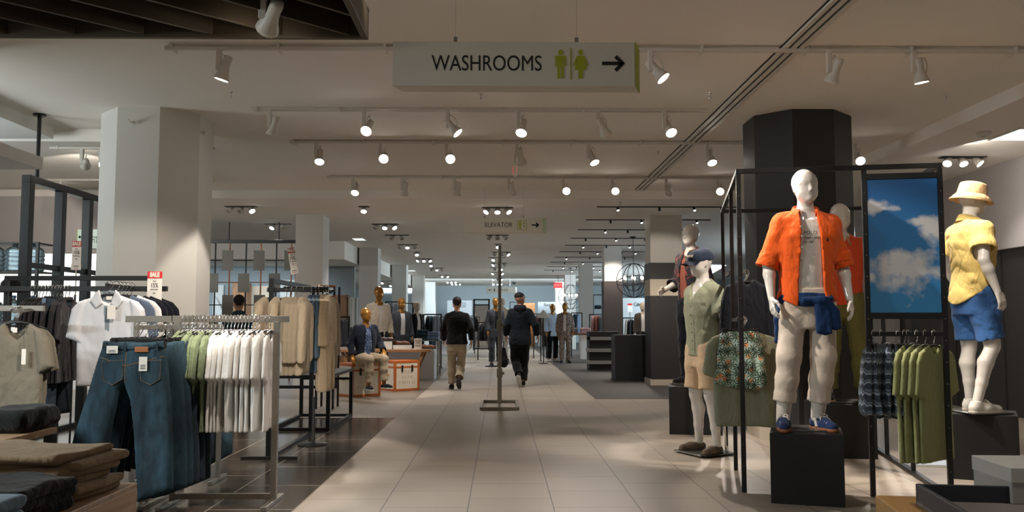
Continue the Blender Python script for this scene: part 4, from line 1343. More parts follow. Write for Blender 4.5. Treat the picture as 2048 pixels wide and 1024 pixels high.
def palm_print():
    m, nt, b = _new('palm_print')
    N = nt.nodes.new; Lk = nt.links.new
    tc = N('ShaderNodeTexCoord'); sp = N('ShaderNodeSeparateXYZ'); Lk(tc.outputs['Object'], sp.inputs[0])
    cb = N('ShaderNodeCombineXYZ'); Lk(sp.outputs[0], cb.inputs[0]); Lk(sp.outputs[2], cb.inputs[1])
    def mth(op, *a):
        n = N('ShaderNodeMath'); n.operation = op
        for i, q in enumerate(a):
            if isinstance(q, (int, float)): n.inputs[i].default_value = q
            else: Lk(q, n.inputs[i])
        return n.outputs[0]
    prev = None
    rgb = N('ShaderNodeRGB'); rgb.outputs[0].default_value = S(178, 202, 190); prev = rgb.outputs[0]
    for col, sc, r0, r1, nf, off in ((S(224, 146, 84), 11.0, 0.014, 0.012, 2.5, 0.7), (S(96, 122, 92), 15.0, 0.008, 0.030, 3.5, 0.3), (S(40, 58, 46), 13.0, 0.008, 0.036, 4.5, 0.0)):
        ad = N('ShaderNodeVectorMath'); ad.operation = 'ADD'; ad.inputs[1].default_value = (off, off * 1.7, 0); Lk(cb.outputs[0], ad.inputs[0])
        vo = N('ShaderNodeTexVoronoi'); vo.voronoi_dimensions = '2D'; vo.inputs['Scale'].default_value = sc; Lk(ad.outputs[0], vo.inputs['Vector'])
        sb = N('ShaderNodeVectorMath'); sb.operation = 'SUBTRACT'; Lk(ad.outputs[0], sb.inputs[0]); Lk(vo.outputs['Position'], sb.inputs[1])
        s2 = N('ShaderNodeSeparateXYZ'); Lk(sb.outputs[0], s2.inputs[0])
        ln = N('ShaderNodeVectorMath'); ln.operation = 'LENGTH'; Lk(sb.outputs[0], ln.inputs[0])
        an = mth('ARCTAN2', s2.outputs[1], s2.outputs[0])
        st = mth('POWER', mth('ABSOLUTE', mth('COSINE', mth('MULTIPLY', an, nf))), 2.5)
        msk = mth('LESS_THAN', ln.outputs['Value'], mth('ADD', mth('MULTIPLY', st, r1), r0))
        mx = N('ShaderNodeMix'); mx.data_type = 'RGBA'; mx.inputs[7].default_value = col
        Lk(msk, mx.inputs[0]); Lk(prev, mx.inputs[6]); prev = mx.outputs[2]
    Lk(prev, b.inputs['Base Color']); b.inputs['Roughness'].default_value = 0.85
    _M['palm_print'] = m
    return m
PALM = palm_print()
SNAKE = floral('grey_print_suit', S(150, 132, 120), [(S(92, 80, 74), 22, 0.52)])
BLOTCH = floral('rust_navy_print', S(30, 32, 42), [(S(120, 56, 42), 16, 0.57), (S(100, 92, 86), 22, 0.66)])

def zigzag():
    m, nt, b = _new('zigzag_print')
    tc = nt.nodes.new('ShaderNodeTexCoord'); sp = nt.nodes.new('ShaderNodeSeparateXYZ')
    nt.links.new(tc.outputs['Object'], sp.inputs[0])
    def mth(op, a, b_=None, v=None):
        n = nt.nodes.new('ShaderNodeMath'); n.operation = op
        nt.links.new(a, n.inputs[0])
        if b_ is not None: nt.links.new(b_, n.inputs[1])
        if v is not None: n.inputs[1].default_value = v
        return n.outputs[0]
    pp = nt.nodes.new('ShaderNodeMath'); pp.operation = 'PINGPONG'; pp.inputs[1].default_value = 0.012
    nt.links.new(sp.outputs[0], pp.inputs[0])
    zz = mth('ADD', sp.outputs[2], mth('MULTIPLY', pp.outputs[0], v=1.6))
    fr = mth('FRACT', mth('MULTIPLY', zz, v=15.0))
    cr = nt.nodes.new('ShaderNodeValToRGB'); cr.color_ramp.interpolation = 'CONSTANT'
    e = cr.color_ramp.elements
    e[0].position = 0; e[0].color = S(44, 52, 62); e[1].position = 0.55; e[1].color = S(128, 138, 146)
    n2 = e.new(0.72); n2.color = S(62, 70, 82); n3 = e.new(0.86); n3.color = S(96, 106, 116)
    nt.links.new(fr, cr.inputs[0]); nt.links.new(cr.outputs[0], b.inputs['Base Color'])
    b.inputs['Roughness'].default_value = 0.9
    _M['zigzag_print'] = m
    return m
ZIGZAG = zigzag()

def denim(name, c, c2):
    if name in _M: return _M[name]
    m, nt, b = _new(name)
    tc = nt.nodes.new('ShaderNodeTexCoord'); mp = nt.nodes.new('ShaderNodeMapping'); mp.inputs['Scale'].default_value = (1, 1, 0.35)
    n1 = nt.nodes.new('ShaderNodeTexNoise'); n1.inputs['Scale'].default_value = 6; n1.inputs['Detail'].default_value = 8; n1.inputs['Roughness'].default_value = 0.7
    cr = nt.nodes.new('ShaderNodeValToRGB'); cr.color_ramp.elements[0].position = 0.38; cr.color_ramp.elements[1].position = 0.70
    cr.color_ramp.elements[0].color = c; cr.color_ramp.elements[1].color = c2
    n2 = nt.nodes.new('ShaderNodeTexNoise'); n2.inputs['Scale'].default_value = 140
    bp = nt.nodes.new('ShaderNodeBump'); bp.inputs['Distance'].default_value = 0.002; bp.inputs['Strength'].default_value = 0.5
    nt.links.new(tc.outputs['Object'], mp.inputs[0]); nt.links.new(mp.outputs[0], n1.inputs['Vector']); nt.links.new(n1.outputs[0], cr.inputs[0])
    nt.links.new(cr.outputs[0], b.inputs['Base Color']); nt.links.new(tc.outputs['Object'], n2.inputs['Vector']); nt.links.new(n2.outputs[0], bp.inputs['Height']); nt.links.new(bp.outputs[0], b.inputs['Normal'])
    b.inputs['Roughness'].default_value = 0.9
    _M[name] = m
    return m
DENIM = denim('blue_denim', S(16, 34, 42), S(44, 74, 88))
DENIMD = denim('dark_denim', S(22, 32, 42), S(40, 54, 66))
DENIML = denim('light_denim', S(84, 104, 128), S(140, 160, 182))

def fig(name, label, cat, loc, face, scale=1.0, group=None):
    """face: degrees the figure is turned from facing the camera side (-Y), + turns towards +X"""
    return thing(name, label, cat, loc, R(face), group, scale)

# ------------------------------------------------------------------ plinths
def plinth(label, c, w, d, h, rz, m=None, name='display_plinth'):
    t = thing(name, label, 'plinth', c, R(rz))
    bm = BM(); box(bm, (-w / 2, -d / 2, 0), (w / 2, d / 2, h), 0.004); link('body', mesh(bm), m or M_BLKBOX, t)
    bm = BM(); box(bm, (-w / 2 + 0.012, -d / 2 + 0.012, h), (w / 2 - 0.012, d / 2 - 0.012, h + 0.004), 0.002); link('top_panel', mesh(bm), m or M_BLKBOX, t)
    return t

def glass_plate(t, w=0.34, d=0.34, at=(0, 0), m=None):
    bm = BM(); box(bm, (at[0] - w / 2, at[1] - d / 2, 0.0), (at[0] + w / 2, at[1] + d / 2, 0.012), 0.003)
    return link('base_plate', mesh(bm), m or mat('steel_base_plate', S(110, 110, 106), 0.25, metal=0.7), t)

# ---- mannequin in the orange shirt
FR = 11.5          # the black frame is turned by this much
pz = 0.50
pc = V((2.26, 6.52, 0))
plinth('black cube plinth under the mannequin in the orange shirt', pc, 0.50, 0.50, pz, -19)
J = pose(elb_l=(0.262, 0.03, 1.205), wri_l=(0.285, -0.05, 0.945), elb_r=(-0.272, 0.03, 1.205), wri_r=(-0.275, -0.07, 0.955), hip_l=(0.10, 0, 0.97), hip_r=(-0.10, 0, 0.97),
         kne_l=(0.095, -0.03, 0.53), kne_r=(-0.15, -0.03, 0.53), ank_l=(0.055, 0.03, 0.09), ank_r=(-0.195, 0.02, 0.09), toe_l=(0.115, -0.14, 0.03), toe_r=(-0.23, -0.16, 0.03), head_yaw=R(9))
t = fig('mannequin', 'glossy white mannequin in an open orange shirt and cream trousers on a black cube', 'mannequin', (2.29, 6.50, pz + 0.004), -5, 1.015)
link('body', body(J, 0.006, 0.85), M_MANN, t)
glass_plate(t, 0.40, 0.34, (-0.05, 0.03))
tee_me = shirt(J, 0.93, 0.016, 0.25, 0.054, amp=0.004, seed=5, neck=0.088)
tag(link('t_shirt', tee_me, WTEE, t), 'white printed t-shirt')
pm = link('chest_print', text('x', 'POLO', 0.1, M_INK, None, (0, 0, 0)).data, M_INK, t)
bpy.data.objects.remove([o for o in COL.objects if o.name == 'x'][0])
fy = front_y(tee_me, 0.02, 1.40) - 0.004
pm.location = (-0.05, fy - 0.002, 1.425); pm.rotation_euler = (math.pi / 2, 0, 0); pm.scale = (0.36, 0.36, 0.36)
tag(pm, 'black lettering on the t-shirt')
for s, z, sz, sh in (('Ralph Lauren', 1.39, 0.024, 0.4), ('EST. 1967', 1.36, 0.018, 0.0)):
    o = text('chest_print', s, sz, M_INK, t, (-0.055, front_y(tee_me, 0.02, z) - 0.006, z), shear=sh)
sh_me = shirt(J, 0.875, 0.048, 1.02, 0.086, h=0.0085, amp=0.013, seed=11, neck=0.092, openf=(0.062, 0.098, 0.0), flare=0.004, hem_curve=0.07, cuff_r=0.088)
so = tag(link('shirt', sh_me, ORANGE, t), 'orange linen shirt worn open')
link('collar', ring_collar(0.086, 0.125, 1.600, 1.655, 1.3, 0.0, 0.45, point=0.05), ORANGE, so)
link('button', buttons([(-0.072 + 0.03 * (1.5 - z), front_y(sh_me, -0.075 + 0.03 * (1.5 - z), z, -0.15) - 0.001, z) for z in (1.47, 1.40, 1.32, 1.24, 1.16, 1.08, 1.0)]), mat('pearl_button', S(230, 220, 210), 0.3), so)
for s in ('l', 'r'):
    el, wr, sh_ = J['elb_' + s], J['wri_' + s], J['sho_' + s]
    F = Field(el - V((0.16,) * 3), el + V((0.16,) * 3), 0.007)
    dd = (el - sh_).normalized()
    F.cone(el - dd * 0.075, el + dd * 0.02, 0.082, 0.088, 0.01); wrinkle(F, 0.006, 21, 20, 20, 26)
    x, y, z = F.xyz(); ax_ = (x - el.x) * dd.x + (y - el.y) * dd.y + (z - el.z) * dd.z
    F.D = np.maximum(F.D, np.maximum(ax_ - 0.02, -0.09 - ax_)); I_ = Field(el - V((0.16,) * 3), el + V((0.16,) * 3), 0.007); I_.cone(el - dd * 0.15, el + dd * 0.15, 0.066, 0.066)
    F.D = np.maximum(F.D, -I_.D).astype(np.float32)
    link('rolled_cuff', F.mesh(), ORANGE, so)
tag(link('emblem', boxmesh((0.11, front_y(sh_me, 0.115, 1.37) - 0.003, 1.36), (0.122, front_y(sh_me, 0.115, 1.37) + 0.01, 1.385), 0.003), DARKN, so), 'small dark chest emblem')
tr = tag(link('trousers', pants(J, 1.74, 0.02, 0.088, 0.074, amp=0.004, seed=9, cuff=True, crotch=0.24, rt=0.106), CREAMP, t), 'cream turned-up trousers')
# navy jumper tied round the waist
F = Field((-0.33, -0.3, 0.55), (0.33, 0.3, 1.1), 0.009)
F.loft([(0.895, 0, 0.02, 0.200, 0.148), (0.95, 0, 0.02, 0.212, 0.156), (0.99, 0, 0.015, 0.200, 0.145)], 0.0)
F.ell((0.06, -0.165, 0.93), (0.045, 0.026, 0.036), 0.02)
F.chain([(-0.06, -0.15, 0.94), (0.05, -0.16, 0.935), (0.13, -0.13, 0.95)], [0.018, 0.024, 0.018], 0.02)
F.chain([(-0.19, 0.0, 0.94), (-0.222, -0.01, 0.80), (-0.228, -0.01, 0.64)], [0.030, 0.024, 0.020], 0.03)
wrinkle(F, 0.006, 33, 14, 14, 5)
I_ = Field((-0.33, -0.3, 0.55), (0.33, 0.3, 1.1), 0.009); I_.loft([(0.6, 0, 0.02, 0.185, 0.125), (1.1, 0, 0.015, 0.175, 0.12)])
F.D = np.maximum(F.D, -I_.D).astype(np.float32)
jm = tag(link('jumper', F.mesh(), NAVY, t), 'navy jumper tied round the waist')
for pl_, yo_, sd_ in (([(0.0, 0.94), (0.09, 0.945), (0.115, 0.87), (0.12, 0.70), (0.075, 0.685), (0.015, 0.70), (0.01, 0.82)], -0.160, 3), ([(0.06, 0.94), (0.13, 0.93), (0.185, 0.86), (0.19, 0.735), (0.15, 0.72), (0.105, 0.735), (0.09, 0.85)], -0.150, 5)):
    link('tied_sleeve', cloth([(pl_, yo_, 1.0)], t=0.026, h=0.007, fold=0.022, ffreq=16, ftop=0.95, seed=sd_, edge=0.04, vstretch=0.2), NAVY, jm)
for s in ('l', 'r'):
    shoe(t, J, s, fabric('navy_suede', S(34, 52, 90), 0.1, 60, 0.002), mat('gum_sole', S(140, 84, 50), 0.6), mat('white_lace', S(225, 220, 210), 0.8), label='navy suede trainer with white laces and gum sole', stripe=mat('white_leather', S(215, 210, 200), 0.6))
    F = Field(J['ank_' + s] - V((0.09, 0.09, 0.06)), J['ank_' + s] + V((0.09, 0.09, 0.2)), 0.007)
    F.cone(J['ank_' + s] - V((0, 0, 0.02)), J['ank_' + s].lerp(J['kne_' + s], 0.33), 0.046, 0.058)
    tag(link('sock', F.mesh(), WTEE, t), 'white ribbed sock')

# ---- mannequin with cap, sage shirt, beige shorts, loafers, standing on the floor
J = pose(elb_l=(0.265, 0.05, 1.225), wri_l=(0.315, 0.03, 0.98), elb_r=(-0.235, 0.07, 1.22), wri_r=(-0.235, 0.02, 0.975), kne_l=(0.13, -0.03, 0.53), ank_l=(0.15, 0.02, 0.09), toe_l=(0.20, -0.16, 0.03),
         kne_r=(-0.11, -0.02, 0.53), ank_r=(-0.13, 0.03, 0.09), toe_r=(-0.16, -0.16, 0.03), head_yaw=R(-8), head_pitch=R(6))
t = fig('mannequin', 'white mannequin in a navy cap, sage shirt and beige shorts standing on the floor', 'mannequin', (2.02, 8.72, 0.012), -66, 1.055)
link('body', body(J, 0.007), M_MANN, t)
glass_plate(t, 0.42, 0.42, (0.0, 0.0))
bm = BM(); tube(bm, [(0.1, 0.16, 0.01), (0.13, 0.13, 0.3), (0.15, 0.08, 0.42)], 0.008); link('support_rod', mesh(bm), M_CHROME, t)
sh_me = shirt(J, 0.90, 0.034, 0.72, 0.084, amp=0.009, seed=41, neck=0.088, vneck=0.15, flare=0.01, cuff_r=0.092)
so = tag(link('shirt', sh_me, SAGE, t), 'sage green short-sleeved camp-collar shirt')
link('collar', ring_collar(0.086, 0.145, 1.590, 1.630, 1.5, 0.0, 0.9, point=0.05), SAGE, so)
link('button', buttons([(0.0, front_y(sh_me, 0.0, z, -0.15) - 0.001, z) for z in (1.36, 1.28, 1.20, 1.12, 1.04, 0.96)], 0.006), mat('dark_button', S(70, 66, 52), 0.4), so)
bm = BM(); bar(bm, (0.03, front_y(sh_me, 0.02, 1.25) - 0.001, 1.40), (0.03, front_y(sh_me, 0.02, 0.95) - 0.001, 0.92), 0.004, 0.004)
link('placket', mesh(bm), SAGE, so)
tag(link('shorts', pants(J, 0.86, 0.02, 0.100, 0.1, amp=0.007, seed=43, rt=0.115, waist=1.0), BEIGE, t), 'beige drawstring shorts')
for s in ('l', 'r'):
    shoe(t, J, s, fabric('taupe_suede', S(108, 92, 78), 0.1, 50, 0.002), mat('dark_sole', S(50, 42, 36), 0.6), low=True, label='taupe suede loafer')
    bm = BM()
for s in ('l', 'r'):
    pass
M_CAP = fabric('navy_cap_cotton', S(40, 50, 66), 0.1, 50, 0.002)
hp = V((0, -0.005, 1.655))
Mr = Matrix.Translation(hp) @ Matrix.Rotation(J['head_yaw'], 4, 'Z') @ Matrix.Rotation(J['head_pitch'], 4, 'X')
F = Field((-0.13, -0.15, 0.10), (0.13, 0.15, 0.28), 0.007)
F.cone((0, 0.035, 0.165), (0, -0.022, 0.162), 0.098, 0.092); F.D = np.maximum(F.D, 0.135 - F.xyz()[2] + 0.06 * F.xyz()[1]).astype(np.float32)
c_ = link('cap', F.mesh(), M_CAP, t); c_.matrix_local = Mr; tag(c_, 'navy baseball cap')
bm = BM()
prev = None
for k in range(13):
    u = -1 + 2 * k / 12
    a = bm.verts.new((0.088 * u, -0.105 + 0.06 * u * u, 0.150 - 0.015 * u * u)); b_ = bm.verts.new((0.080 * u, -0.205 + 0.10 * u * u, 0.128 - 0.03 * u * u))
    if prev: bm.faces.new((prev[0], a, b_, prev[1]))
    prev = (a, b_)
bmesh.ops.solidify(bm, geom=bm.faces[:], thickness=0.006)
link('brim', mesh(bm, True), M_CAP, c_)
link('lettering', text('x', 'NEW YORK', 0.032, M_SIGN, None, (0, 0, 0), extrude=0.002, align='CENTER').data, M_SIGN, c_, (0, -0.118, 0.19), (math.pi / 2 - 0.3, 0, 0))
bpy.data.objects.remove([o for o in COL.objects if o.name == 'x'][0])

# ---- dark-shirted mannequin behind it on a plinth
plinth('black plinth under the mannequin in the dark printed shirt', (2.30, 10.42, 0), 0.60, 0.55, 0.545, -11)
J = pose(elb_r=(-0.28, 0.05, 1.225), wri_r=(-0.27, -0.17, 1.13), head_yaw=R(8))
t = fig('mannequin', 'white mannequin in a dark shirt with rust printed sleeves, behind the capped one', 'mannequin', (2.28, 10.42, 0.553), -58, 1.0)
link('body', body(J, 0.009, 0.8), M_MANN, t)
glass_plate(t, 0.36, 0.36)
so = tag(link('jacket', shirt(J, 0.92, 0.034, 1.5, 0.078, amp=0.008, seed=51, neck=0.09, openf=(0.03, 0.08, -0.02)), BLOTCH, t), 'dark jacket with rust print')
link('collar', ring_collar(0.084, 0.118, 1.598, 1.645, 1.2, 0.0, 0.5), RUSTP, so)
tag(link('t_shirt', shirt(J, 0.95, 0.016, 0.25, 0.052, amp=0.004, seed=52), fabric('rust_tee', S(140, 78, 62)), t), 'rust t-shirt')
tag(link('trousers', pants(J, 1.95, 0.02, amp=0.006, seed=53), DARKN, t), 'dark trousers')
for s in ('l', 'r'): shoe(t, J, s, BLACKF, mat('dark_sole', S(50, 42, 36), 0.6))

# ---- mannequin in orange and white top and olive trousers
plinth('black plinth under the mannequin in olive trousers', (3.34, 8.68, 0), 0.58, 0.58, 0.505, -11)
J = pose(kne_l=(0.14, -0.03, 0.53), ank_l=(0.16, 0.02, 0.09), toe_l=(0.19, -0.17, 0.03), kne_r=(-0.12, -0.02, 0.53), ank_r=(-0.14, 0.05, 0.09), toe_r=(-0.17, -0.14, 0.03), head_yaw=R(14))
t = fig('mannequin', 'white mannequin in a coral top and olive trousers, behind the orange-shirted one', 'mannequin', (3.40, 8.66, 0.513), -12, 1.03)
link('body', body(J, 0.008, 0.85), M_MANN, t)
glass_plate(t, 0.4, 0.36)
CORAL = fabric('coral_pique', S(224, 84, 50), 0.1, 50, 0.002)
so = tag(link('shirt', shirt(J, 0.92, 0.03, 0.75, 0.08, amp=0.006, seed=61, neck=0.09), CORAL, t), 'coral polo top')
link('collar', ring_collar(0.084, 0.118, 1.598, 1.645, 0.9, 0.0, 0.6), fabric('tan_collar', S(190, 150, 104)), so)
tag(link('trousers', pants(J, 1.90, 0.022, 0.088, 0.078, amp=0.009, seed=62), OLIVE, t), 'olive cotton trousers')
for s in ('l', 'r'): shoe(t, J, s, DARKN, mat('rope_sole', S(150, 110, 76), 0.8), low=True, label='navy espadrille')

# ---- mannequin in bucket hat seen from behind on the right
plinth('black plinth under the mannequin with the bucket hat', (4.08, 7.42, 0), 0.50, 0.50, 0.535, -29)
J = pose(elb_r=(-0.255, 0.08, 1.245), wri_r=(-0.27, -0.02, 0.985), kne_r=(-0.12, -0.07, 0.54), ank_r=(-0.12, 0.09, 0.09), toe_r=(-0.14, -0.11, 0.03), kne_l=(0.10, -0.02, 0.53), ank_l=(0.115, -0.02, 0.09), toe_l=(0.14, -0.21, 0.03), head_yaw=R(-18), head_pitch=R(10))
t = fig('mannequin', 'white mannequin in a tan bucket hat, yellow shirt and blue shorts, seen from behind', 'mannequin', (4.00, 7.36, 0.543), 98, 1.015)
link('body', body(J, 0.0065), M_MANN, t)
glass_plate(t, 0.4, 0.36)
so = tag(link('shirt', shirt(J, 0.885, 0.036, 0.66, 0.086, h=0.0085, amp=0.009, seed=71, neck=0.09, hem_curve=0.10, flare=0.015, cuff_r=0.094), YELLOW, t), 'yellow linen short-sleeved shirt')
link('collar', ring_collar(0.084, 0.118, 1.598, 1.645, 0.8, 0.0, 0.5), YELLOW, so)
tag(link('shorts', pants(J, 0.86, 0.022, 0.100, 0.1, amp=0.008, seed=73, rt=0.118, waist=1.0), BLUESH, t), 'blue cotton shorts')
for s in ('l', 'r'):
    shoe(t, J, s, mat('white_leather', S(215, 210, 200), 0.6), mat('offwhite_sole', S(186, 174, 158), 0.7), mat('white_lace', S(225, 220, 210), 0.8), label='off-white leather trainer')
HAT = fabric('tan_hat_cotton', S(216, 176, 126), 0.08, 40, 0.003)
Mr = Matrix.Translation(V((0, -0.005, 1.655))) @ Matrix.Rotation(J['head_yaw'], 4, 'Z') @ Matrix.Rotation(J['head_pitch'], 4, 'X')
bm = BM(); sc_ = Matrix.Translation((0, 0.008, 0)) @ Matrix.Diagonal((0.92, 1.08, 1, 1))
lathe(bm, [(0.0, 0.262), (0.06, 0.262), (0.092, 0.250), (0.100, 0.235), (0.112, 0.150)], 32, sc_, cap=False); hc = link('hat_crown', mesh(bm, True), HAT, None)
bm = BM(); lathe(bm, [(0.112, 0.152), (0.128, 0.135), (0.160, 0.095), (0.162, 0.098), (0.130, 0.139), (0.114, 0.156)], 32, sc_, cap=False); hb = link('hat_brim', mesh(bm, True), HAT, None)
hc.name = 'bucket_hat'; hc.parent = t; hc.matrix_local = Mr; tag(hc, 'tan bucket hat'); hb.parent = hc

# ---- seated gold mannequin in navy blazer
SEAT = 0.52
J = pose(hip_l=(0.10, 0.0, 0.60), hip_r=(-0.10, 0.0, 0.60), kne_l=(0.16, -0.42, 0.60), kne_r=(-0.13, -0.42, 0.60), ank_l=(0.17, -0.42, 0.15), ank_r=(-0.12, -0.36, 0.13), toe_l=(0.22, -0.60, 0.09), toe_r=(-0.15, -0.54, 0.06),
         elb_r=(-0.27, 0.08, 0.86), wri_r=(-0.26, 0.0, 0.65), elb_l=(0.28, -0.05, 0.88), wri_l=(0.22, -0.30, 0.74), sho_l=(0.185, 0.01, 1.16), sho_r=(-0.185, 0.01, 1.16), neck=V((0, 0.01, 1.21)), headp=V((0, -0.005, 1.285)), pelvis=V((0, 0.0, 0.62)), head_yaw=R(10))
TS = [(z - 0.37, cx, cy, a, b) for z, cx, cy, a, b in TORSO]
def lowered(fn, J, *a, dz=0.37, **k):
    """build a top on a figure whose torso sits dz lower than a standing one"""
    J2 = {n: (v + V((0, 0, dz)) if isinstance(v, Vector) else v) for n, v in J.items()}
    return fn(J2, *a, **k)
def gold_fig(name, label, loc, face, scale, J, bdy, cat='mannequin'):
    t = fig(name, label, cat, loc, face, scale)
    link('body', bdy, M_GOLD, t)
    return t
trunk_at = V((-2.27, 15.05, 0))
t = gold_fig('mannequin', 'seated gold mannequin in a navy blazer and khaki trousers on a white trunk', (-2.34, 15.27, 0.105), 36, 0.93, J,
             body(J, 0.009, 0.78, torso=TS, hand_dirs={'l': (V((-0.2, -0.8, -0.5)), V((0, 0, -1)), V((-1, 0, 0))), 'r': (V((-0.1, -0.5, -0.8)), V((0, 0.3, -1)), V((1, -0.4, 0)))}))
o = tag(link('shirt', lowered(shirt, J, 0.95, 0.018, 0.3, 0.050, h=0.01, amp=0.004, seed=81, neck=0.08), FLORALB, t, (0, 0, -0.37)), 'blue floral shirt')
link('collar', ring_collar(0.084, 0.118, 1.598, 1.645, 0.8, 0.0, 0.5), FLORALB, o)
o = tag(link('blazer', lowered(shirt, J, 0.93, 0.040, 1.9, 0.074, h=0.01, amp=0.006, seed=82, neck=0.095, openf=(0.05, 0.09, 0.0), cuff_r=0.058), NAVYB, t, (0, 0, -0.37)), 'navy blazer')
tag(link('trousers', pants(J, 1.88, 0.02, 0.080, 0.070, h=0.01, amp=0.007, seed=83, waist=0.72), KHAKI, t), 'khaki trousers')
for s in ('l', 'r'):
    shoe(t, J, s, DARKN, mat('white_sole', S(200, 196, 188), 0.6), label='navy trainer', low=True)

# ---- standing gold mannequin in ivory blazer behind the table
def dressed(name, label, loc, face, scale, top, trousers_m, shirt_m=None, h=0.013, body_m=None, J=None, top_label=None, shoes=DARKN, group=None, tl=None, sd=90, openf=(0.05, 0.06, 0.0)):
    J = J or pose()
    t = fig(name, label, 'mannequin', loc, face, scale, group)
    link('body', body(J, h, 0.78), body_m or M_GOLD, t)
    if shirt_m: tag(link('shirt', shirt(J, 0.95, 0.016, 0.3, 0.050, h=h, amp=0.003, seed=sd + 1, neck=0.085), shirt_m, t), tl or 'shirt under the jacket')
    tag(link('jacket', shirt(J, 0.84, 0.036, 1.92, 0.080, h=h, amp=0.006, seed=sd, neck=0.092, openf=openf if shirt_m else None, cuff_r=0.056), top, t), top_label or 'jacket')
    tag(link('trousers', pants(J, 1.93, 0.02, 0.082, 0.074, h=h, amp=0.006, seed=sd + 2), trousers_m, t), 'trousers')
    for s in ('l', 'r'): shoe(t, J, s, shoes, mat('dark_sole', S(50, 42, 36), 0.6), low=True)
    glass_plate(t, 0.36, 0.36)
    return t
dressed('mannequin', 'standing gold mannequin in an ivory blazer behind the wooden table', (PX(757, 18.1), 18.1, 0.0), 32, 1.06, IVORY, DARKN, WTEE, 0.011, top_label='ivory checked blazer', sd=91)
dressed('mannequin', 'gold-headed mannequin in a charcoal suit behind the denim table', (PX(803, 20.6), 20.6, 0.0), 24, 0.97, CHAR, CHAR, WTEE, 0.014, top_label='charcoal suit jacket', sd=95)
dressed('mannequin', 'pale-headed mannequin in a dark suit turned away, beside the charcoal one', (PX(833, 23.2), 23.2, 0.0), 40, 0.95, BLACKF, BLACKF, WTEE, 0.014, body_m=mat('pale_mannequin', S(190, 172, 150), 0.6), top_label='dark suit jacket', sd=99)
# far down the aisle
dressed('mannequin', 'dark-suited gold mannequin on a black base left of the pole', (PX(991, 25.5), 25.5, 0.02), 20, 1.03, CHAR, CHAR, BLACKF, 0.016, sd=103)
dressed('mannequin', 'mannequin in a pale coat seen behind the pole, farther down the aisle', (PX(1004, 29.0), 29.0, 0.0), 160, 1.10, IVORY, WTEE, None, 0.016, body_m=mat('pale_mannequin', S(190, 172, 150), 0.6), sd=107)
dressed('mannequin', 'gold mannequin in a pale blue shirt and black trousers beside the aisle', (PX(1105, 28.5), 28.5, 0.0), 20, 0.98, fabric('pale_blue_shirt', S(168, 186, 206)), BLACKF, None, 0.014, top_label='pale blue shirt', shoes=WTEE, sd=111)
dressed('mannequin', 'gold mannequin in a grey printed suit beside the pale blue one', (PX(1130, 27.6), 27.6, 0.0), -6, 0.99, SNAKE, SNAKE, WTEE, 0.014, top_label='grey printed jacket', sd=115, openf=(0.04, 0.05, 0.0))
dressed('mannequin', 'pale mannequin in a dark coat among the racks right of the striped column', (PX(1286, 26.0), 26.0, 0.0), -10, 0.98, fabric('brown_coat', S(70, 62, 56)), BLACKF, WTEE, 0.016, body_m=mat('pale_mannequin', S(190, 172, 150), 0.6), sd=119)

# ------------------------------------------------------------------ people, seen from behind and walking away
def hairmesh(c, yaw=0.0, cap=False, h=0.008):
    F = Field((-0.13, -0.14, 0.05), (0.13, 0.15, 0.3), h)
    F.cone((0, 0.036, 0.168), (0, -0.022, 0.165), 0.092, 0.084)
    F.cone((0, 0.045, 0.16), (0, 0.06, 0.09), 0.085, 0.055, 0.02)
    x, y, z = F.xyz()
    F.D = np.maximum(F.D, np.maximum(-0.02 - y - 0.4 * (z - 0.17), 0.07 - z)).astype(np.float32) if not cap else np.maximum(F.D, 0.15 - z + 0.1 * (-y)).astype(np.float32)
    o = link('hair' if not cap else 'cap', F.mesh(), M_HAIR, None)
    return o

# first man: black jacket, khaki trousers
J = pose(kne_l=(0.11, -0.10, 0.54), ank_l=(0.10, -0.02, 0.10), toe_l=(0.12, -0.19, 0.035), kne_r=(-0.09, -0.10, 0.54), ank_r=(-0.06, 0.26, 0.24), toe_r=(-0.07, 0.20, 0.06), foot_pitch_r=-R(55),
         elb_l=(0.28, -0.05, 1.24), wri_l=(0.28, -0.22, 1.02), elb_r=(-0.29, 0.09, 1.25), wri_r=(-0.30, 0.08, 1.0))
J['foot_pitch_r'] = R(48)
sc1 = 0.93
t = thing('person', 'man in a black jacket and khaki trousers walking away down the aisle', 'person', (PX(914, 16.9), 16.9, 0.0), R(180), None, sc1)
link('body', body(J, 0.010, 0.78, human=True), M_SKIN, t)
o = hairmesh(None); o.parent = t; o.location = (0, -0.005, 1.655)
tag(link('jacket', shirt(J, 0.93, 0.05, 1.96, 0.082, h=0.011, amp=0.007, seed=131, neck=0.085, cuff_r=0.055), BLACKF, t), 'black zip jacket')
tag(link('trousers', pants(J, 1.94, 0.024, 0.088, 0.082, h=0.011, amp=0.009, seed=132), KHAKI, t), 'khaki trousers')
for s in ('l', 'r'): shoe(t, J, s, BLACKF, mat('dark_sole', S(50, 42, 36), 0.6))
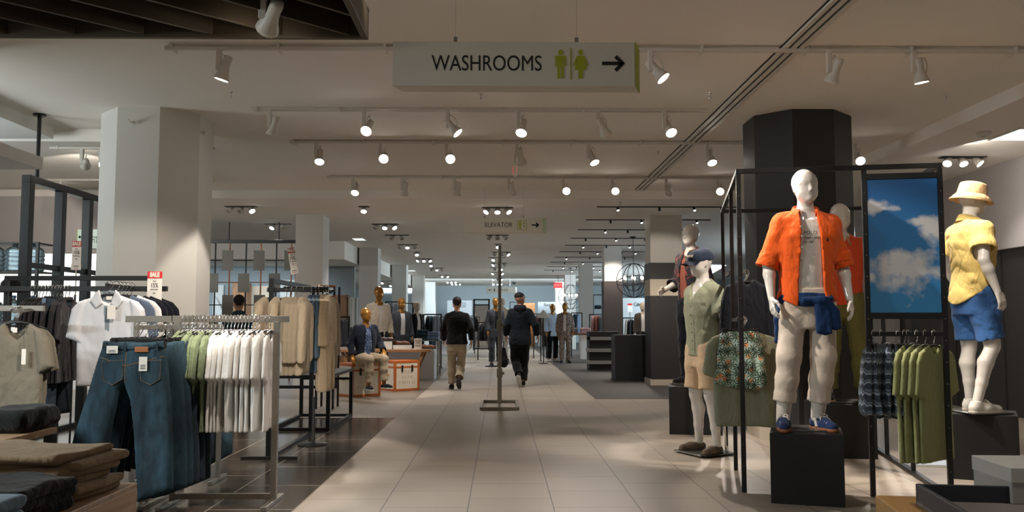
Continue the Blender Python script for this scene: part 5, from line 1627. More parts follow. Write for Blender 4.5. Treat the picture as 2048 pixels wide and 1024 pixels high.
# second man: navy hooded jacket, cap, black trousers, carrying a dark bag
J = pose(kne_r=(-0.09, -0.08, 0.54), ank_r=(-0.06, 0.05, 0.10), toe_r=(-0.06, -0.12, 0.035), kne_l=(0.10, -0.09, 0.55), ank_l=(0.02, 0.25, 0.24), toe_l=(0.0, 0.18, 0.06),
         elb_l=(0.28, 0.03, 1.24), wri_l=(0.28, -0.05, 1.02), elb_r=(-0.31, 0.06, 1.25), wri_r=(-0.36, -0.02, 1.02), head_yaw=R(-38))
J['foot_pitch_l'] = R(48)
t = thing('person', 'man in a navy hooded jacket and black cap walking away, carrying a dark bag', 'person', (PX(1040, 17.7), 17.7, 0.0), R(180), None, 0.99)
link('body', body(J, 0.010, 0.78, human=True), M_SKIN, t)
o = hairmesh(None, cap=True); o.parent = t; o.location = (0, -0.005, 1.655); o.rotation_euler = (0, 0, R(-38)); tag(o, 'black baseball cap')
bm = BM(); prism(bm, [(0.08 * math.cos(a), -0.09 - 0.09 * math.sin(a)) for a in [math.pi * k / 10 for k in range(11)]], 0.155, 0.163); link('brim', mesh(bm), M_HAIR, o)
NJ = fabric('navy_jacket', S(22, 27, 35), 0.12, 40, 0.003)
jk = tag(link('jacket', shirt(J, 0.84, 0.055, 1.92, 0.086, h=0.011, amp=0.009, seed=141, neck=0.085, cuff_r=0.06), NJ, t), 'navy hooded jacket')
F = Field((-0.16, -0.05, 1.42), (0.16, 0.24, 1.68), 0.010)
F.cone((-0.08, 0.06, 1.60), (0.08, 0.06, 1.60), 0.05, 0.05, 0.03); F.cone((-0.07, 0.10, 1.57), (0.07, 0.10, 1.57), 0.055, 0.055, 0.04); F.cone((0, 0.12, 1.56), (0, 0.13, 1.48), 0.07, 0.04, 0.04)
link('hood', F.mesh(), NJ, jk)
tag(link('trousers', pants(J, 1.95, 0.024, 0.088, 0.082, h=0.011, amp=0.009, seed=142), BLACKF, t), 'black trousers')
for s in ('l', 'r'): shoe(t, J, s, BLACKF, mat('white_sole', S(200, 196, 188), 0.6))
# the bag hangs from his left hand
wl_ = Matrix.Translation(t.location) @ Matrix.Rotation(R(180), 4, 'Z') @ Matrix.Scale(0.99, 4) @ V((0.285, -0.07, 0.93))
b_ = thing('shoulder_bag', 'dark soft bag in the hand of the man with the cap', 'bag', (wl_.x - 0.05, wl_.y, wl_.z - 0.55))
F = Field((-0.14, -0.2, 0.0), (0.14, 0.2, 0.5), 0.012)
F.cone((0, -0.06, 0.10), (0, 0.06, 0.10), 0.085, 0.085); F.cone((0, 0, 0.12), (0, 0, 0.36), 0.10, 0.045, 0.05); wrinkle(F, 0.008, 5)
link('body', F.mesh(), BLACKF, b_)
bm = BM(); tube(bm, [(0, -0.04, 0.36), (0, -0.03, 0.48), (0, 0, 0.52), (0, 0.03, 0.48), (0, 0.04, 0.36)], 0.010); link('strap', mesh(bm, True), BLACKF, b_)
# shopper in a denim shirt behind the racks
J = pose()
t = thing('person', 'dark-haired person in a denim shirt behind the racks, facing the mesh screen', 'person', (PX(477, 13.2), 13.2, 0.0), R(200), None, 0.89)
link('body', body(J, 0.012, 0.78, human=True), M_SKIN, t)
o = hairmesh(None); o.parent = t; o.location = (0, -0.005, 1.655)
so = tag(link('shirt', shirt(J, 0.9, 0.036, 1.9, 0.078, h=0.012, amp=0.008, seed=151, neck=0.085, cuff_r=0.056), DENIM, t), 'denim shirt')
link('collar', ring_collar(0.084, 0.118, 1.598, 1.645, 0.8), DENIM, so)
tag(link('trousers', pants(J, 1.94, 0.02, h=0.012, seed=152), BLACKF, t), 'dark trousers')
for s in ('l', 'r'): shoe(t, J, s, BLACKF, mat('dark_sole', S(50, 42, 36), 0.6))
# ================================================================== racks and hanging clothes
def _hanger_parts():
    bm = BM(); tube(bm, [(0.030 * math.cos(a), 0, 0.030 * math.sin(a)) for a in [math.pi * (1.12 - 1.35 * k / 10) for k in range(11)]] + [(0.012, 0, -0.040), (0, 0, -0.055), (0, 0, -0.085)], 0.0032, 6); hook = mesh(bm, True)
    bm = BM(); tube(bm, [(-0.205, 0, -0.135), (-0.12, 0, -0.105), (-0.03, 0, -0.085), (0.03, 0, -0.085), (0.12, 0, -0.105), (0.205, 0, -0.135)], [0.006, 0.009, 0.011, 0.011, 0.009, 0.006], 8); bar_ = mesh(bm, True)
    bm = BM(); box(bm, (-0.20, -0.008, -0.095), (0.20, 0.008, -0.075), 0.004)
    cl = mesh(bm)
    bm = BM(); box(bm, (-0.018, -0.016, -0.135), (0.018, 0.016, -0.068), 0.005); clip = mesh(bm)
    return hook, bar_, cl, clip
HK, HB, HCL, CLIP = _hanger_parts()
M_HANG = mat('black_hanger_plastic', S(18, 18, 19), 0.35)
M_TAG = mat('paper_tag', S(226, 220, 210), 0.8)

def hanger(loc, rz, label, group, clips=None, m=None):
    """hook over a rail whose centre is loc; the bar lies along local x; origin at rail centre"""
    t = thing('clothes_hanger', label, 'hanger', loc, rz, group)
    # the hook plane crosses the rail: hook bends in the bar's own plane, rail runs along local y
    link('hook', HK, M_CHROME, t)
    if clips is None:
        link('shoulder_bar', HB, m or M_HANG, t)
    else:
        link('clip_bar', HCL, m or M_HANG, t, (0, 0, 0), (0, 0, 0), (clips / 0.17, 1, 1))
        for s in (-1, 1): link('clip', CLIP, m or M_HANG, t, (s * clips, 0, 0))
    return t

def sale_sign(px, y0, y1, Y, base_z, label, w_px, tilt=0.0, full=True):
    """red-headed sale card on a thin stalk"""
    a = P(px, y1, Y); b = P(px, y0, Y); h = b.z - a.z; w = w_px * Y / FPX
    t = thing('sale_sign', label, 'sign', (a.x, Y, base_z))
    z0 = a.z - base_z
    Mt = Matrix.Translation((0, 0, z0)) @ Matrix.Rotation(tilt, 4, 'Y')
    bm = BM(); box(bm, (-w / 2, -0.003, h * 0.19), (w / 2, 0.003, h * 0.80), 0.001); link('card', mesh(bm), M_TAG, t).matrix_local = Mt
    bm = BM(); box(bm, (-w / 2, -0.004, h * 0.80), (w / 2, 0.003, h), 0.001); hd = link('red_header', mesh(bm), mat('sale_red', S(204, 30, 34), 0.6), t); hd.matrix_local = Mt
    bm = BM(); box(bm, (-w / 2 - 0.004, -0.006, 0), (w / 2 + 0.004, 0.0, h * 0.19), 0.001); link('footer_card', mesh(bm), M_TAG, t).matrix_local = Mt
    bm = BM(); tube(bm, [(0, 0.004, 0), (0, 0.004, z0)], 0.006, 8); link('stalk', mesh(bm), M_SILVER, t)
    sz = h * 0.19
    for body, x, z, s, mm in (('SALE', 0, 0.90, sz * 0.92, M_SIGN), ('15%', 0, 0.60, sz * 0.95, M_INK), ('EXTRA', 0, 0.72, sz * 0.22, M_INK), ('SELECTED STYLES', 0, 0.48, sz * 0.20, M_INK), ('SALE', 0, 0.38, sz * 0.25, M_INK),
                              ('MENSWEAR', 0, 0.13, sz * 0.24, M_INK), ('SALE PRICED', 0, 0.06, sz * 0.18, mat('sale_red', S(204, 30, 34), 0.6))):
        o = text('lettering', body, s, mm, t, (0, 0, 0), align='CENTER', bold=0.004 if body == 'SALE' and z > 0.8 else 0.0)
        o.matrix_local = Mt @ Matrix.Translation((0, -0.008 if z < 0.19 else -0.0055, z * h)) @ Matrix.Rotation(math.pi / 2, 4, 'X') @ Matrix.Diagonal((0.72, 1, 1, 1))
    return t

# ---------------------------------------------------------------- garment shapes (collar at origin, z up, hung flat)
def tee_polys(w=0.23, L=0.72, sl=0.24, vneck=0.06, slw=0.19):
    bodyp = [(-0.085, -0.005), (-0.05, -0.02 - vneck * 0.6), (0, -0.02 - vneck), (0.05, -0.02 - vneck * 0.6), (0.085, -0.005), (w - 0.01, -0.06), (w + 0.0, -0.25), (w * 0.95, -L), (-w * 0.95, -L), (-w - 0.0, -0.25), (-w + 0.01, -0.06)]
    def slv(s):
        return [(s * (w - 0.07), -0.038), (s * (w - 0.005), -0.06), (s * (w + 0.045), -0.12), (s * (w + 0.085), -0.10 - sl), (s * (w + 0.085 - slw * 0.75), -0.15 - sl), (s * (w - 0.045), -0.22)]
    return bodyp, slv(1), slv(-1)

def tee_mesh(seed=1, t=0.03, h=0.009, **k):
    b, l, r = tee_polys(**k)
    return cloth([(b, 0, 0.62), (l, -0.012, 0.8), (r, -0.012, 0.8)], t=t, h=h, fold=0.018, ffreq=8, ftop=-0.22, seed=seed)

TEES = [tee_mesh(s, t=0.016 + 0.004 * (s % 2)) for s in (3, 8, 14)]
TEEW = mat('white_jersey', S(232, 228, 222), 0.9, var=0.03, bump=0.003, scale=20)
TEEG = fabric('sage_green_jersey', S(122, 134, 102), 0.08, 30, 0.002)

def put(name, me, m, loc, rz, label, cat, group):
    me2 = me
    if len(me.materials) and me.materials[0] != m:
        key = (me.name, m.name)
        if key not in _put: 
            c = me.copy(); c.materials[0] = m; _put[key] = c
        me2 = _put[key]
    o = link(name, me2, m, None, loc, (0, 0, rz))
    return tag(o, label, cat, group)
_put = {}

# ---------------------------------------------------------------- silver rail with white and green tees (left foreground)
RY = 6.42
RZ = PZ(638, RY)
xr, xl = PX(553, RY, 700), PX(354, RY, 700)
t = thing('clothes_rail', 'brushed steel clothes rail holding the white and sage t-shirts', 'clothes rack', ((xl + xr) / 2, RY, 0))
ox = t.location.x
for x in (xl, xr):
    bm = BM(); bar(bm, (x - ox, 0, 0.03), (x - ox, 0, RZ - 0.02), 0.042, 0.042); link('upright', mesh(bm), M_SILVER, t)
    bm = BM(); box(bm, (x - ox - 0.02, -0.28, 0.0), (x - ox + 0.02, 0.22, 0.03), 0.004); link('foot_bar', mesh(bm), M_SILVER, t)
bm = BM(); box(bm, (PX(346, RY) - ox, -0.014, RZ - 0.024), (PX(578, RY) - ox, 0.014, RZ + 0.024), 0.003); link('top_rail', mesh(bm), M_SILVER, t)
bm = BM(); box(bm, (xl - ox, -0.015, 0.03), (xr - ox, 0.015, 0.07), 0.003); link('base_bar', mesh(bm), M_SILVER, t)

def row(xs, z, y, m, lab, grp, hlab, hgrp, meshes=TEES, rz=R(90), jit=0.09, n0=0, drop=0.075, name='t_shirt', cat='t-shirt', total=None, sc=None):
    for i, x in enumerate(xs):
        a = rz + random.uniform(-jit, jit)
        hanger((x, y, z), a, hlab % (ORD[i + n0] if i + n0 < 20 else str(i + n0)), hgrp)
        o = put(name, meshes[i % len(meshes)], m, (x, y, z - drop), a, lab % ORD[i + n0], cat, grp)
        if sc: o.scale = sc

gx = [PX(p, RY) for p in (368, 376, 384, 392, 400, 408, 416, 424, 432)]
row(gx, RZ, RY, TEEG, 'sage green t-shirt on the steel rail, %s from the rail left end', 'sage t-shirts on the steel rail', 'black hanger holding the %s sage t-shirt from the left on the steel rail', 'hangers of the sage t-shirts')
wx = [PX(p, RY) for p in (441, 448, 455, 462, 469, 476, 483, 490, 497, 504, 511, 518, 533, 541)]
row(wx, RZ, RY, TEEW, 'white t-shirt on the steel rail, %s counted from the sage ones', 'white t-shirts on the steel rail', 'black hanger holding the %s white t-shirt counted from the sage ones', 'hangers of the white t-shirts')

# ---------------------------------------------------------------- second steel rack with jeans on a face-out arm
JY = 6.62
t = thing('jeans_rack', 'brushed steel rack with a face-out arm holding the blue jeans', 'clothes rack', (PX(300, JY), JY, 0))
ox = t.location.x
bm = BM(); box(bm, (PX(252, JY) - ox, -0.014, RZ - 0.024), (PX(342, JY) - ox, 0.014, RZ + 0.024), 0.003); link('top_rail', mesh(bm), M_SILVER, t)
for px in (272, 338):
    x = PX(px, JY, 700) - ox
    bm = BM(); bar(bm, (x, 0, 0.03), (x, 0, RZ - 0.02), 0.036, 0.036); link('upright', mesh(bm), M_SILVER, t)
    bm = BM(); box(bm, (x - 0.02, -0.45, 0.0), (x + 0.02, 0.35, 0.03), 0.004); link('foot_bar', mesh(bm), M_SILVER, t)
bm = BM(); box(bm, (PX(272, JY) - ox, -0.30, 0.03), (PX(338, JY) - ox, -0.26, 0.06), 0.003); link('base_bar', mesh(bm), M_SILVER, t)
JA = P(282, 640, 6.0); AZ = PZ(655, 5.95)
ax_ = PX(283, 5.98) - ox
bm = BM(); bar(bm, (ax_, 0.0, AZ), (ax_, -0.72, AZ), 0.02, 0.03); bar(bm, (ax_, -0.005, AZ - 0.02), (ax_, -0.005, RZ), 0.02, 0.02); link('face_out_arm', mesh(bm), M_SILVER, t)
k_ = 5.95 / FPX
def jp(x, y): return ((x - 283) * k_, -(y - 672) * k_)
J1 = [jp(*q) for q in ((216, 674), (250, 678), (290, 678), (333, 674), (341, 720), (350, 800), (358, 900), (359, 962), (322, 978), (290, 986), (286, 940), (280, 860), (270, 790), (258, 758), (250, 770), (240, 820), (230, 880), (222, 940), (186, 938), (150, 930), (164, 860), (186, 780), (203, 715))]
JM = cloth([(J1, 0, 1.0)], t=0.042, h=0.007, fold=0.03, ffreq=6, ftop=-0.25, seed=4, edge=0.07, fine=0.003)
J2 = [((x * 1.0), z) for x, z in J1]
JM2 = cloth([(J1, 0, 1.0)], t=0.034, h=0.009, fold=0.035, ffreq=7, ftop=-0.25, seed=9, edge=0.07, fine=0.003)
for i in range(6):
    y = 5.95 + i * 0.085
    x = ax_ + ox + (0.0 if i == 0 else 0.045 + 0.012 * i)
    zz = AZ - 0.02 if i == 0 else AZ - 0.02
    hanger((ax_ + ox + (0 if i == 0 else 0.006 * i), y, AZ + 0.0), 0.0 if i == 0 else R(4), 'black clip hanger of the %s pair of blue jeans from the front' % ORD[i], 'clip hangers on the jeans arm', clips=0.165)
    o = thing('jeans', ('frontmost blue jeans hung by the waist with back pockets and tags showing' if i == 0 else 'blue jeans hanging behind the frontmost pair, %s from the front' % ORD[i]), 'jeans', (x, y, AZ - 0.085), R(0 if i == 0 else 5), 'jeans on the steel rack')
    b_ = link('denim_legs', JM if i == 0 else JM2, DENIM if i in (0, 1, 2) else DENIMD, o)
    if i and b_.data.materials[0] != (DENIM if i < 3 else DENIMD):
        b_.data = b_.data.copy(); b_.data.materials[0] = DENIMD
    if i == 0:
        def fy(x, z): return front_y(JM, x, z, -0.045)
        wb = [jp(*q) for q in ((215, 673), (250, 677), (290, 677), (334, 673), (336, 688), (290, 694), (250, 694), (213, 688))]
        link('waistband', cloth([(wb, 0, 1.0)], t=0.046, h=0.005, fold=0, fine=0.001, edge=0.02), DENIM, o)
        for (cx, cy, s) in ((238, 735, -1), (312, 735, 1)):
            pk = [jp(cx + dx, cy + dy) for dx, dy in ((-22, -24), (22, -26), (21, 14), (2, 26), (-19, 16))]
            zc = sum(q[1] for q in pk) / 5; xc = sum(q[0] for q in pk) / 5
            tag(link('back_pocket', cloth([(pk, fy(xc, zc) + 0.002, 0.2)], t=0.03, h=0.005, fold=0, fine=0.001, edge=0.012, tmin=0.004), DENIM, o), 'back pocket with stitched edge')
            bm = BM(); pp = [V((q[0], fy(xc, zc) - 0.006, q[1])) for q in pk]
            tube(bm, [p_.lerp(V((xc, p_.y, zc)), 0.08) for p_ in pp], 0.0008, 5, cyc=True); link('stitching', mesh(bm), mat('tan_thread', S(176, 130, 78), 0.8), o)
        a = jp(294, 690)
        bm = BM(); box(bm, (a[0] - 0.045, -0.052, a[1] - 0.018), (a[0] + 0.045, -0.044, a[1] + 0.018), 0.003); tag(link('waist_patch', mesh(bm), mat('brown_leather', S(150, 92, 50), 0.6, var=0.1), o), 'brown leather waist patch')
        for (px, py, w, h2, lab) in ((238, 690, 0.075, 0.05, 'paper size label on the waistband'), (299, 718, 0.055, 0.095, 'price tag over the right back pocket')):
            a = jp(px, py)
            bm = BM(); box(bm, (a[0] - w / 2, -0.058, a[1] - h2 / 2), (a[0] + w / 2, -0.056, a[1] + h2 / 2), 0.001, Matrix.Rotation(0.0, 4, 'Y')); tag(link('paper_tag', mesh(bm), M_TAG, o), lab)
            bm = BM()
            for k in range(3): box(bm, (a[0] - w * 0.3, -0.0595, a[1] - h2 * (0.1 + 0.12 * k)), (a[0] + w * 0.3, -0.058, a[1] - h2 * (0.06 + 0.12 * k)))
            link('tag_print', mesh(bm), M_INK, o)
        for px in (224, 262, 324):
            a = jp(px, 684); bm = BM(); box(bm, (a[0] - 0.007, -0.053, a[1] - 0.03), (a[0] + 0.007, -0.044, a[1] + 0.03), 0.003); link('belt_loop', mesh(bm), DENIM, o)
        # yoke seams
        bm = BM(); 
        for q in (((213, 705), (264, 722)), ((337, 703), (264, 722)), ((264, 694), (262, 756))):
            p0, p1 = jp(*q[0]), jp(*q[1])
            tube(bm, [(p0[0] + (p1[0] - p0[0]) * u, fy(p0[0] + (p1[0] - p0[0]) * u, p0[1] + (p1[1] - p0[1]) * u) - 0.001, p0[1] + (p1[1] - p0[1]) * u) for u in (0, .25, .5, .75, 1)], 0.0012, 5)
        link('seam', mesh(bm), mat('tan_thread', S(176, 130, 78), 0.8), o)
# dark jeans hanging on the far side of the two rails
for i, (px, lab) in enumerate(((383, 'dark jeans hanging behind the sage t-shirts'), (400, 'mid blue jeans hanging behind the sage t-shirts'))):
    x = PX(px, 7.2); y = 7.2 + 0.24 * i
    hanger((x, y, RZ - 0.06), R(60), 'black clip hanger holding the %s' % lab, None, clips=0.12)
    put('jeans', JM2, DENIMD if i == 0 else DENIM, (x, y, RZ - 0.15), R(60), lab, 'jeans', None)
bm = BM(); box(bm, (-0.4, -0.012, -0.02), (0.25, 0.012, 0.02), 0.003)
t = thing('clothes_rail', 'short steel rail behind the sage t-shirts carrying dark jeans', 'clothes rack', (PX(385, 7.3), 7.3, 0))
link('top_rail', mesh(bm), M_SILVER, t, (0, 0, RZ - 0.06))
for x in (-0.38, 0.24):
    bm = BM(); bar(bm, (x, 0, 0.03), (x, 0, RZ - 0.07), 0.034); link('upright', mesh(bm), M_SILVER, t)
    bm = BM(); box(bm, (x - 0.018, -0.2, 0.0), (x + 0.018, 0.2, 0.03), 0.003); link('foot_bar', mesh(bm), M_SILVER, t)

# ---------------------------------------------------------------- black rack with polo and dark tees
KY = 7.55; KZ = PZ(578, KY); KZ2 = PZ(557, KY + 0.5)
x0, x1 = PX(-60, KY), PX(333, KY)
t = thing('clothes_rack', 'black steel rack with two rails carrying the white polo and the dark t-shirts', 'clothes rack', ((x0 + x1) / 2, KY, 0))
ox = t.location.x
bm = BM(); box(bm, (x0 - ox, -0.015, KZ - 0.022), (x1 - ox, 0.015, KZ + 0.022), 0.003); link('front_rail', mesh(bm), M_BLACK, t)
xp = PX(315, KY + 0.5) - ox
bm = BM(); box(bm, (x0 - ox, 0.485, KZ2 - 0.022), (xp, 0.515, KZ2 + 0.022), 0.003); link('rear_rail', mesh(bm), M_BLACK, t)
for x in (x0 - ox + 0.02, xp - 0.02):
    bm = BM(); bar(bm, (x, 0.5, 0.0), (x, 0.5, KZ2), 0.035); link('post', mesh(bm), M_BLACK, t)
    bm = BM(); box(bm, (x - 0.015, 0.0, KZ - 0.015), (x + 0.015, 0.5, KZ + 0.015), 0.003); link('bracket', mesh(bm), M_BLACK, t)
    bm = BM(); box(bm, (x - 0.02, 0.1, 0.0), (x + 0.02, 0.9, 0.03), 0.003); link('foot_bar', mesh(bm), M_BLACK, t)
pxa = PX(232, 7.3) - ox
bm = BM(); bar(bm, (pxa, 0.0, KZ + 0.01), (pxa, -0.45, KZ + 0.01), 0.022, 0.03); bar(bm, (pxa, -0.44, KZ + 0.005), (pxa, -0.44, KZ + 0.03), 0.022); link('face_out_arm', mesh(bm), M_BLACK, t)
# dark tees on the front rail
BT = [PX(p, KY) for p in (62, 69, 76, 83, 90, 97, 104)]
DARKT = fabric('black_jersey', S(30, 28, 30), 0.1, 30, 0.002)
row(BT, KZ, KY, DARKT, 'charcoal t-shirt on the black rack, %s from its left', 'charcoal t-shirts on the black rack', 'black hanger of the %s charcoal t-shirt from the left on the black rack', 'hangers on the black rack', rz=R(97))
BT = [PX(p, KY) for p in (122, 129, 136)]
row(BT, KZ, KY, DARKT, 'black t-shirt next to the hanging light jeans, %s from the jeans', 'black t-shirts beside the light jeans', 'black hanger of the %s black t-shirt from the light jeans', 'hangers beside the light jeans', rz=R(95))
JS = [(-0.17, 0), (0.17, 0), (0.175, -0.3), (0.165, -0.62), (0.155, -0.98), (0.015, -0.98), (0.005, -0.4), (-0.005, -0.4), (-0.015, -0.98), (-0.155, -0.98), (-0.165, -0.62), (-0.175, -0.3)]
JSM = cloth([(JS, 0, 1.0)], t=0.034, h=0.009, fold=0.012, seed=6, edge=0.06)
for k, (px, y, m, lab) in enumerate(((112, KY - 0.02, DENIML, 'light blue jeans hanging between the dark t-shirts'), (119, KY - 0.02, DENIMD, 'dark jeans hanging right of the light blue pair'))):
    x = PX(px, y)
    hanger((x, y, KZ), R(80), 'black clip hanger of the %s' % lab, None, clips=0.13)
    put('jeans', JSM, m, (x, y, KZ - 0.085), R(80), lab, 'jeans', None)
# white polo and those behind it on the face-out arm
POLO = tee_mesh(21, t=0.05, h=0.007, w=0.245, L=0.74, sl=0.25, vneck=0.05)
ax0 = pxa + ox
for i in range(6):
    y = 7.16 + i * 0.075
    hanger((ax0 + 0.02 * (i > 0), y, KZ + 0.02), 0 if i == 0 else R(8), 'black hanger of the %s' % ('front white polo shirt' if i == 0 else 'dark polo shirt, %s behind the white one' % ORD[i - 1]), 'hangers on the polo arm')
    if i == 0:
        o = thing('polo_shirt', 'white polo shirt facing out with grey collar lining and price tag', 'polo shirt', (ax0, y, KZ - 0.06))
        link('body', POLO, mat('pale_pique', S(204, 204, 206), 0.9, var=0.03, bump=0.002, scale=40), o)
        PK = mat('pale_pique', S(204, 204, 206), 0.9)
        fy = lambda x, z: front_y(POLO, x, z, -0.03)
        for s in (-1, 1):
            F = Field((-0.2, -0.12, -0.2), (0.2, 0.12, 0.09), 0.006)
            F.D = F.D
            poly = [(s * 0.065, 0.035), (s * 0.10, 0.005), (s * 0.13, -0.055), (s * 0.085, -0.115), (s * 0.03, -0.075), (s * 0.05, -0.02)]
            link('collar', cloth([(poly, -0.040, 0.45)], t=0.02, h=0.005, fold=0, edge=0.015), PK, o)
        nb = [(-0.06, 0.03), (0.06, 0.03), (0.055, -0.06), (0, -0.10), (-0.055, -0.06)]
        tag(link('neck_lining', cloth([(nb, 0.012, 0.35)], t=0.015, h=0.006, fold=0, edge=0.01), fabric('grey_lining', S(128, 138, 142)), o), 'grey neck lining')
        pl = [(-0.028, -0.09), (0.028, -0.09), (0.022, -0.30), (-0.012, -0.30)]
        tag(link('placket', cloth([(pl, fy(0.0, -0.2) + 0.002, 0.3)], t=0.02, h=0.005, fold=0, edge=0.01), fabric('grey_lining', S(128, 138, 142)), o), 'open grey-lined placket')
        bm = BM(); box(bm, (0.02, -0.075, -0.20), (0.085, -0.072, -0.09), 0.001); tag(link('price_tag', mesh(bm), M_TAG, o), 'white hanging price tag')
        bm = BM(); box(bm, (-0.02, -0.012, -0.045), (0.03, -0.009, -0.015), 0.001); link('neck_label', mesh(bm), M_TAG, o)
    else:
        m = fabric('steel_blue_pique', S(92, 104, 122)) if i == 1 else (TEEW if i == 2 else DARKN)
        put('polo_shirt', TEES[i % 3], m, (ax0 + 0.035 + 0.022 * i, y, KZ - 0.055), R(8), 'dark polo shirt behind the white one, %s from the front' % ORD[i] if i > 2 else ('steel blue polo shirt just behind the white one' if i == 1 else 'pale polo shirt two behind the front white one'), 'polo shirt', 'polo shirts behind the white one')

# ---------------------------------------------------------------- short steel rail with grey v-neck tee at the left edge
GY = 6.75; GZ = PZ(617, GY)
t = thing('clothes_rail', 'short brushed steel rail at the left edge carrying the grey-brown v-neck t-shirts', 'clothes rack', (PX(40, GY), GY, 0))
ox = t.location.x
bm = BM(); box(bm, (PX(-150, GY) - ox, -0.014, GZ - 0.022), (PX(88, GY) - ox, 0.014, GZ + 0.022), 0.003); link('top_rail', mesh(bm), M_SILVER, t)
bm = BM(); bar(bm, (PX(-130, GY) - ox, 0, 0), (PX(-130, GY) - ox, 0, GZ), 0.036); link('upright', mesh(bm), M_SILVER, t)
bm = BM(); bar(bm, (PX(38, 6.6) - ox, 0, GZ - 0.01), (PX(38, 6.4) - ox, -0.42, GZ - 0.03), 0.02, 0.024); link('face_out_arm', mesh(bm), M_SILVER, t)
bm = BM(); box(bm, (PX(-130, GY) - ox - 0.02, -0.3, 0), (PX(-130, GY) - ox + 0.02, 0.3, 0.03), 0.003); link('foot_bar', mesh(bm), M_SILVER, t)
VN = tee_mesh(31, t=0.05, h=0.007, w=0.19, L=0.70, sl=0.22, vneck=0.11, slw=0.14)
TAUPE = fabric('taupe_jersey', S(118, 111, 96), 0.08, 30, 0.002)
for i in range(5):
    y = 6.36 + 0.065 * i; x = PX(36 - 2 * i, y)
    hanger((x, y, GZ - 0.02), R(3), 'black hanger of the %s taupe v-neck t-shirt from the front' % ORD[i], 'hangers of the taupe v-necks')
    o = thing('t_shirt', 'taupe v-neck t-shirt at the left edge facing out with a hanging tag' if i == 0 else 'taupe v-neck t-shirt behind the one facing out, %s from the front' % ORD[i], 't-shirt', (x, y, GZ - 0.105), R(3), 'taupe v-neck t-shirts')
    link('body', VN if i == 0 else TEES[i % 3], TAUPE, o)
    if i and o.children[0].data.materials[0] != TAUPE:
        o.children[0].data = o.children[0].data.copy(); o.children[0].data.materials[0] = TAUPE if i < 3 else M_BLACK
    if i == 0:
        bm = BM(); box(bm, (0.065, -0.066, -0.30), (0.095, -0.063, -0.19), 0.001); tag(link('price_tag', mesh(bm), M_TAG, o), 'white hanging price tag')
        bm = BM(); tube(bm, [(0.08, -0.064, -0.19), (0.07, -0.055, -0.1), (0.06, -0.03, -0.04)], 0.0012, 5); link('tag_string', mesh(bm), M_INK, o)
        bm = BM(); box(bm, (-0.03, -0.008, -0.075), (0.0, -0.004, -0.04), 0.001); link('neck_label', mesh(bm), M_TAG, o)

# ---------------------------------------------------------------- tables with folded clothes, bottom left
def folded(name, label, c, w, d, hgt, m, rz=0, seed=1, group=None, cat='folded clothes', edgew=None):
    """one soft folded garment lying flat: rounded front fold, slightly sagging layers"""
    F = Field((-w / 2 - 0.03, -d / 2 - 0.03, -0.03), (w / 2 + 0.03, d / 2 + 0.03, hgt + 0.05), 0.009)
    x, y, z = F.xyz()
    x, y, z = np.broadcast_arrays(x, y, z)
    und = 0.012 * vnoise(x * 7, y * 7, z * 0, seed)
    q0 = np.abs(x + 0.01 * vnoise(y * 6, z * 20, z * 0, seed + 1)) - w / 2 + hgt * 0.45
    q1 = np.abs(y + 0.01 * vnoise(x * 6, z * 20, z * 0, seed + 2)) - d / 2 + hgt * 0.45
    q2 = np.abs(z - hgt / 2 - und * np.clip(z / hgt, 0, 1)) - hgt / 2 + hgt * 0.45
    D = np.sqrt(np.maximum(q0, 0) ** 2 + np.maximum(q1, 0) ** 2 + np.maximum(q2, 0) ** 2) + np.minimum(np.maximum(q0, np.maximum(q1, q2)), 0) - hgt * 0.45
    F.D = np.maximum(D, -z).astype(np.float32)
    o = link(name, F.mesh(), m, None, c, (0, 0, rz))
    return tag(o, label, cat, group)

OAK = wood('oak_veneer', S(150, 118, 88), S(176, 142, 110), 2.0, 0.5, (1, 1, 10))
OAKT = wood('oak_top', S(140, 112, 86), S(166, 136, 106), 2.0, 0.45, (1, 9, 1))
c = G(275, 965, 0.62)
t = thing('display_table', 'pale wooden box table at the bottom left corner stacked with khaki trousers', 'display table', (c.x - 0.7, c.y - 0.9, 0))
bm = BM(); box(bm, (-0.7, -0.9, 0), (0.7, 0.9, 0.60), 0.003); link('body', mesh(bm), OAK, t)
bm = BM(); box(bm, (-0.7, -0.9, 0.60), (0.7, 0.9, 0.62), 0.003); link('top', mesh(bm), OAKT, t)
TX, TY = c.x, c.y
KH = fabric('folded_khaki', S(134, 112, 84), 0.12, 20, 0.003)
for i in range(6):
    folded('folded_trousers', 'folded khaki trousers on the wooden box table, %s in the pile from the bottom' % ORD[i], (TX - 0.46 + 0.03 * math.sin(i * 2.1), TY - 0.23 + 0.02 * math.cos(i * 1.7), 0.62 + 0.029 * i), 0.84, 0.36, 0.037, KH, R(-9 + 3.0 * math.sin(i * 1.9)), 40 + i, 'khaki trousers on the box table')
for i in range(3):
    folded('folded_trousers', 'folded black trousers in front of the khaki pile, %s from the bottom' % ORD[i], (TX - 0.25 + 0.01 * i, TY - 0.62, 0.62 + 0.036 * i), 0.40, 0.34, 0.044, BLACKF, R(-12 + 3 * i), 50 + i, 'black trousers on the box table')
LB = fabric('light_blue_chambray', S(112, 132, 148), 0.12, 20, 0.003)
for i in range(3):
    folded('folded_shirt', 'folded light blue shirt at the bottom left corner, %s from the bottom' % ORD[i], (TX - 0.24, TY - 0.98, 0.62 + 0.034 * i), 0.42, 0.32, 0.042, LB, R(-15 + 5 * i), 60 + i, 'light blue shirts on the box table', 'folded clothes')

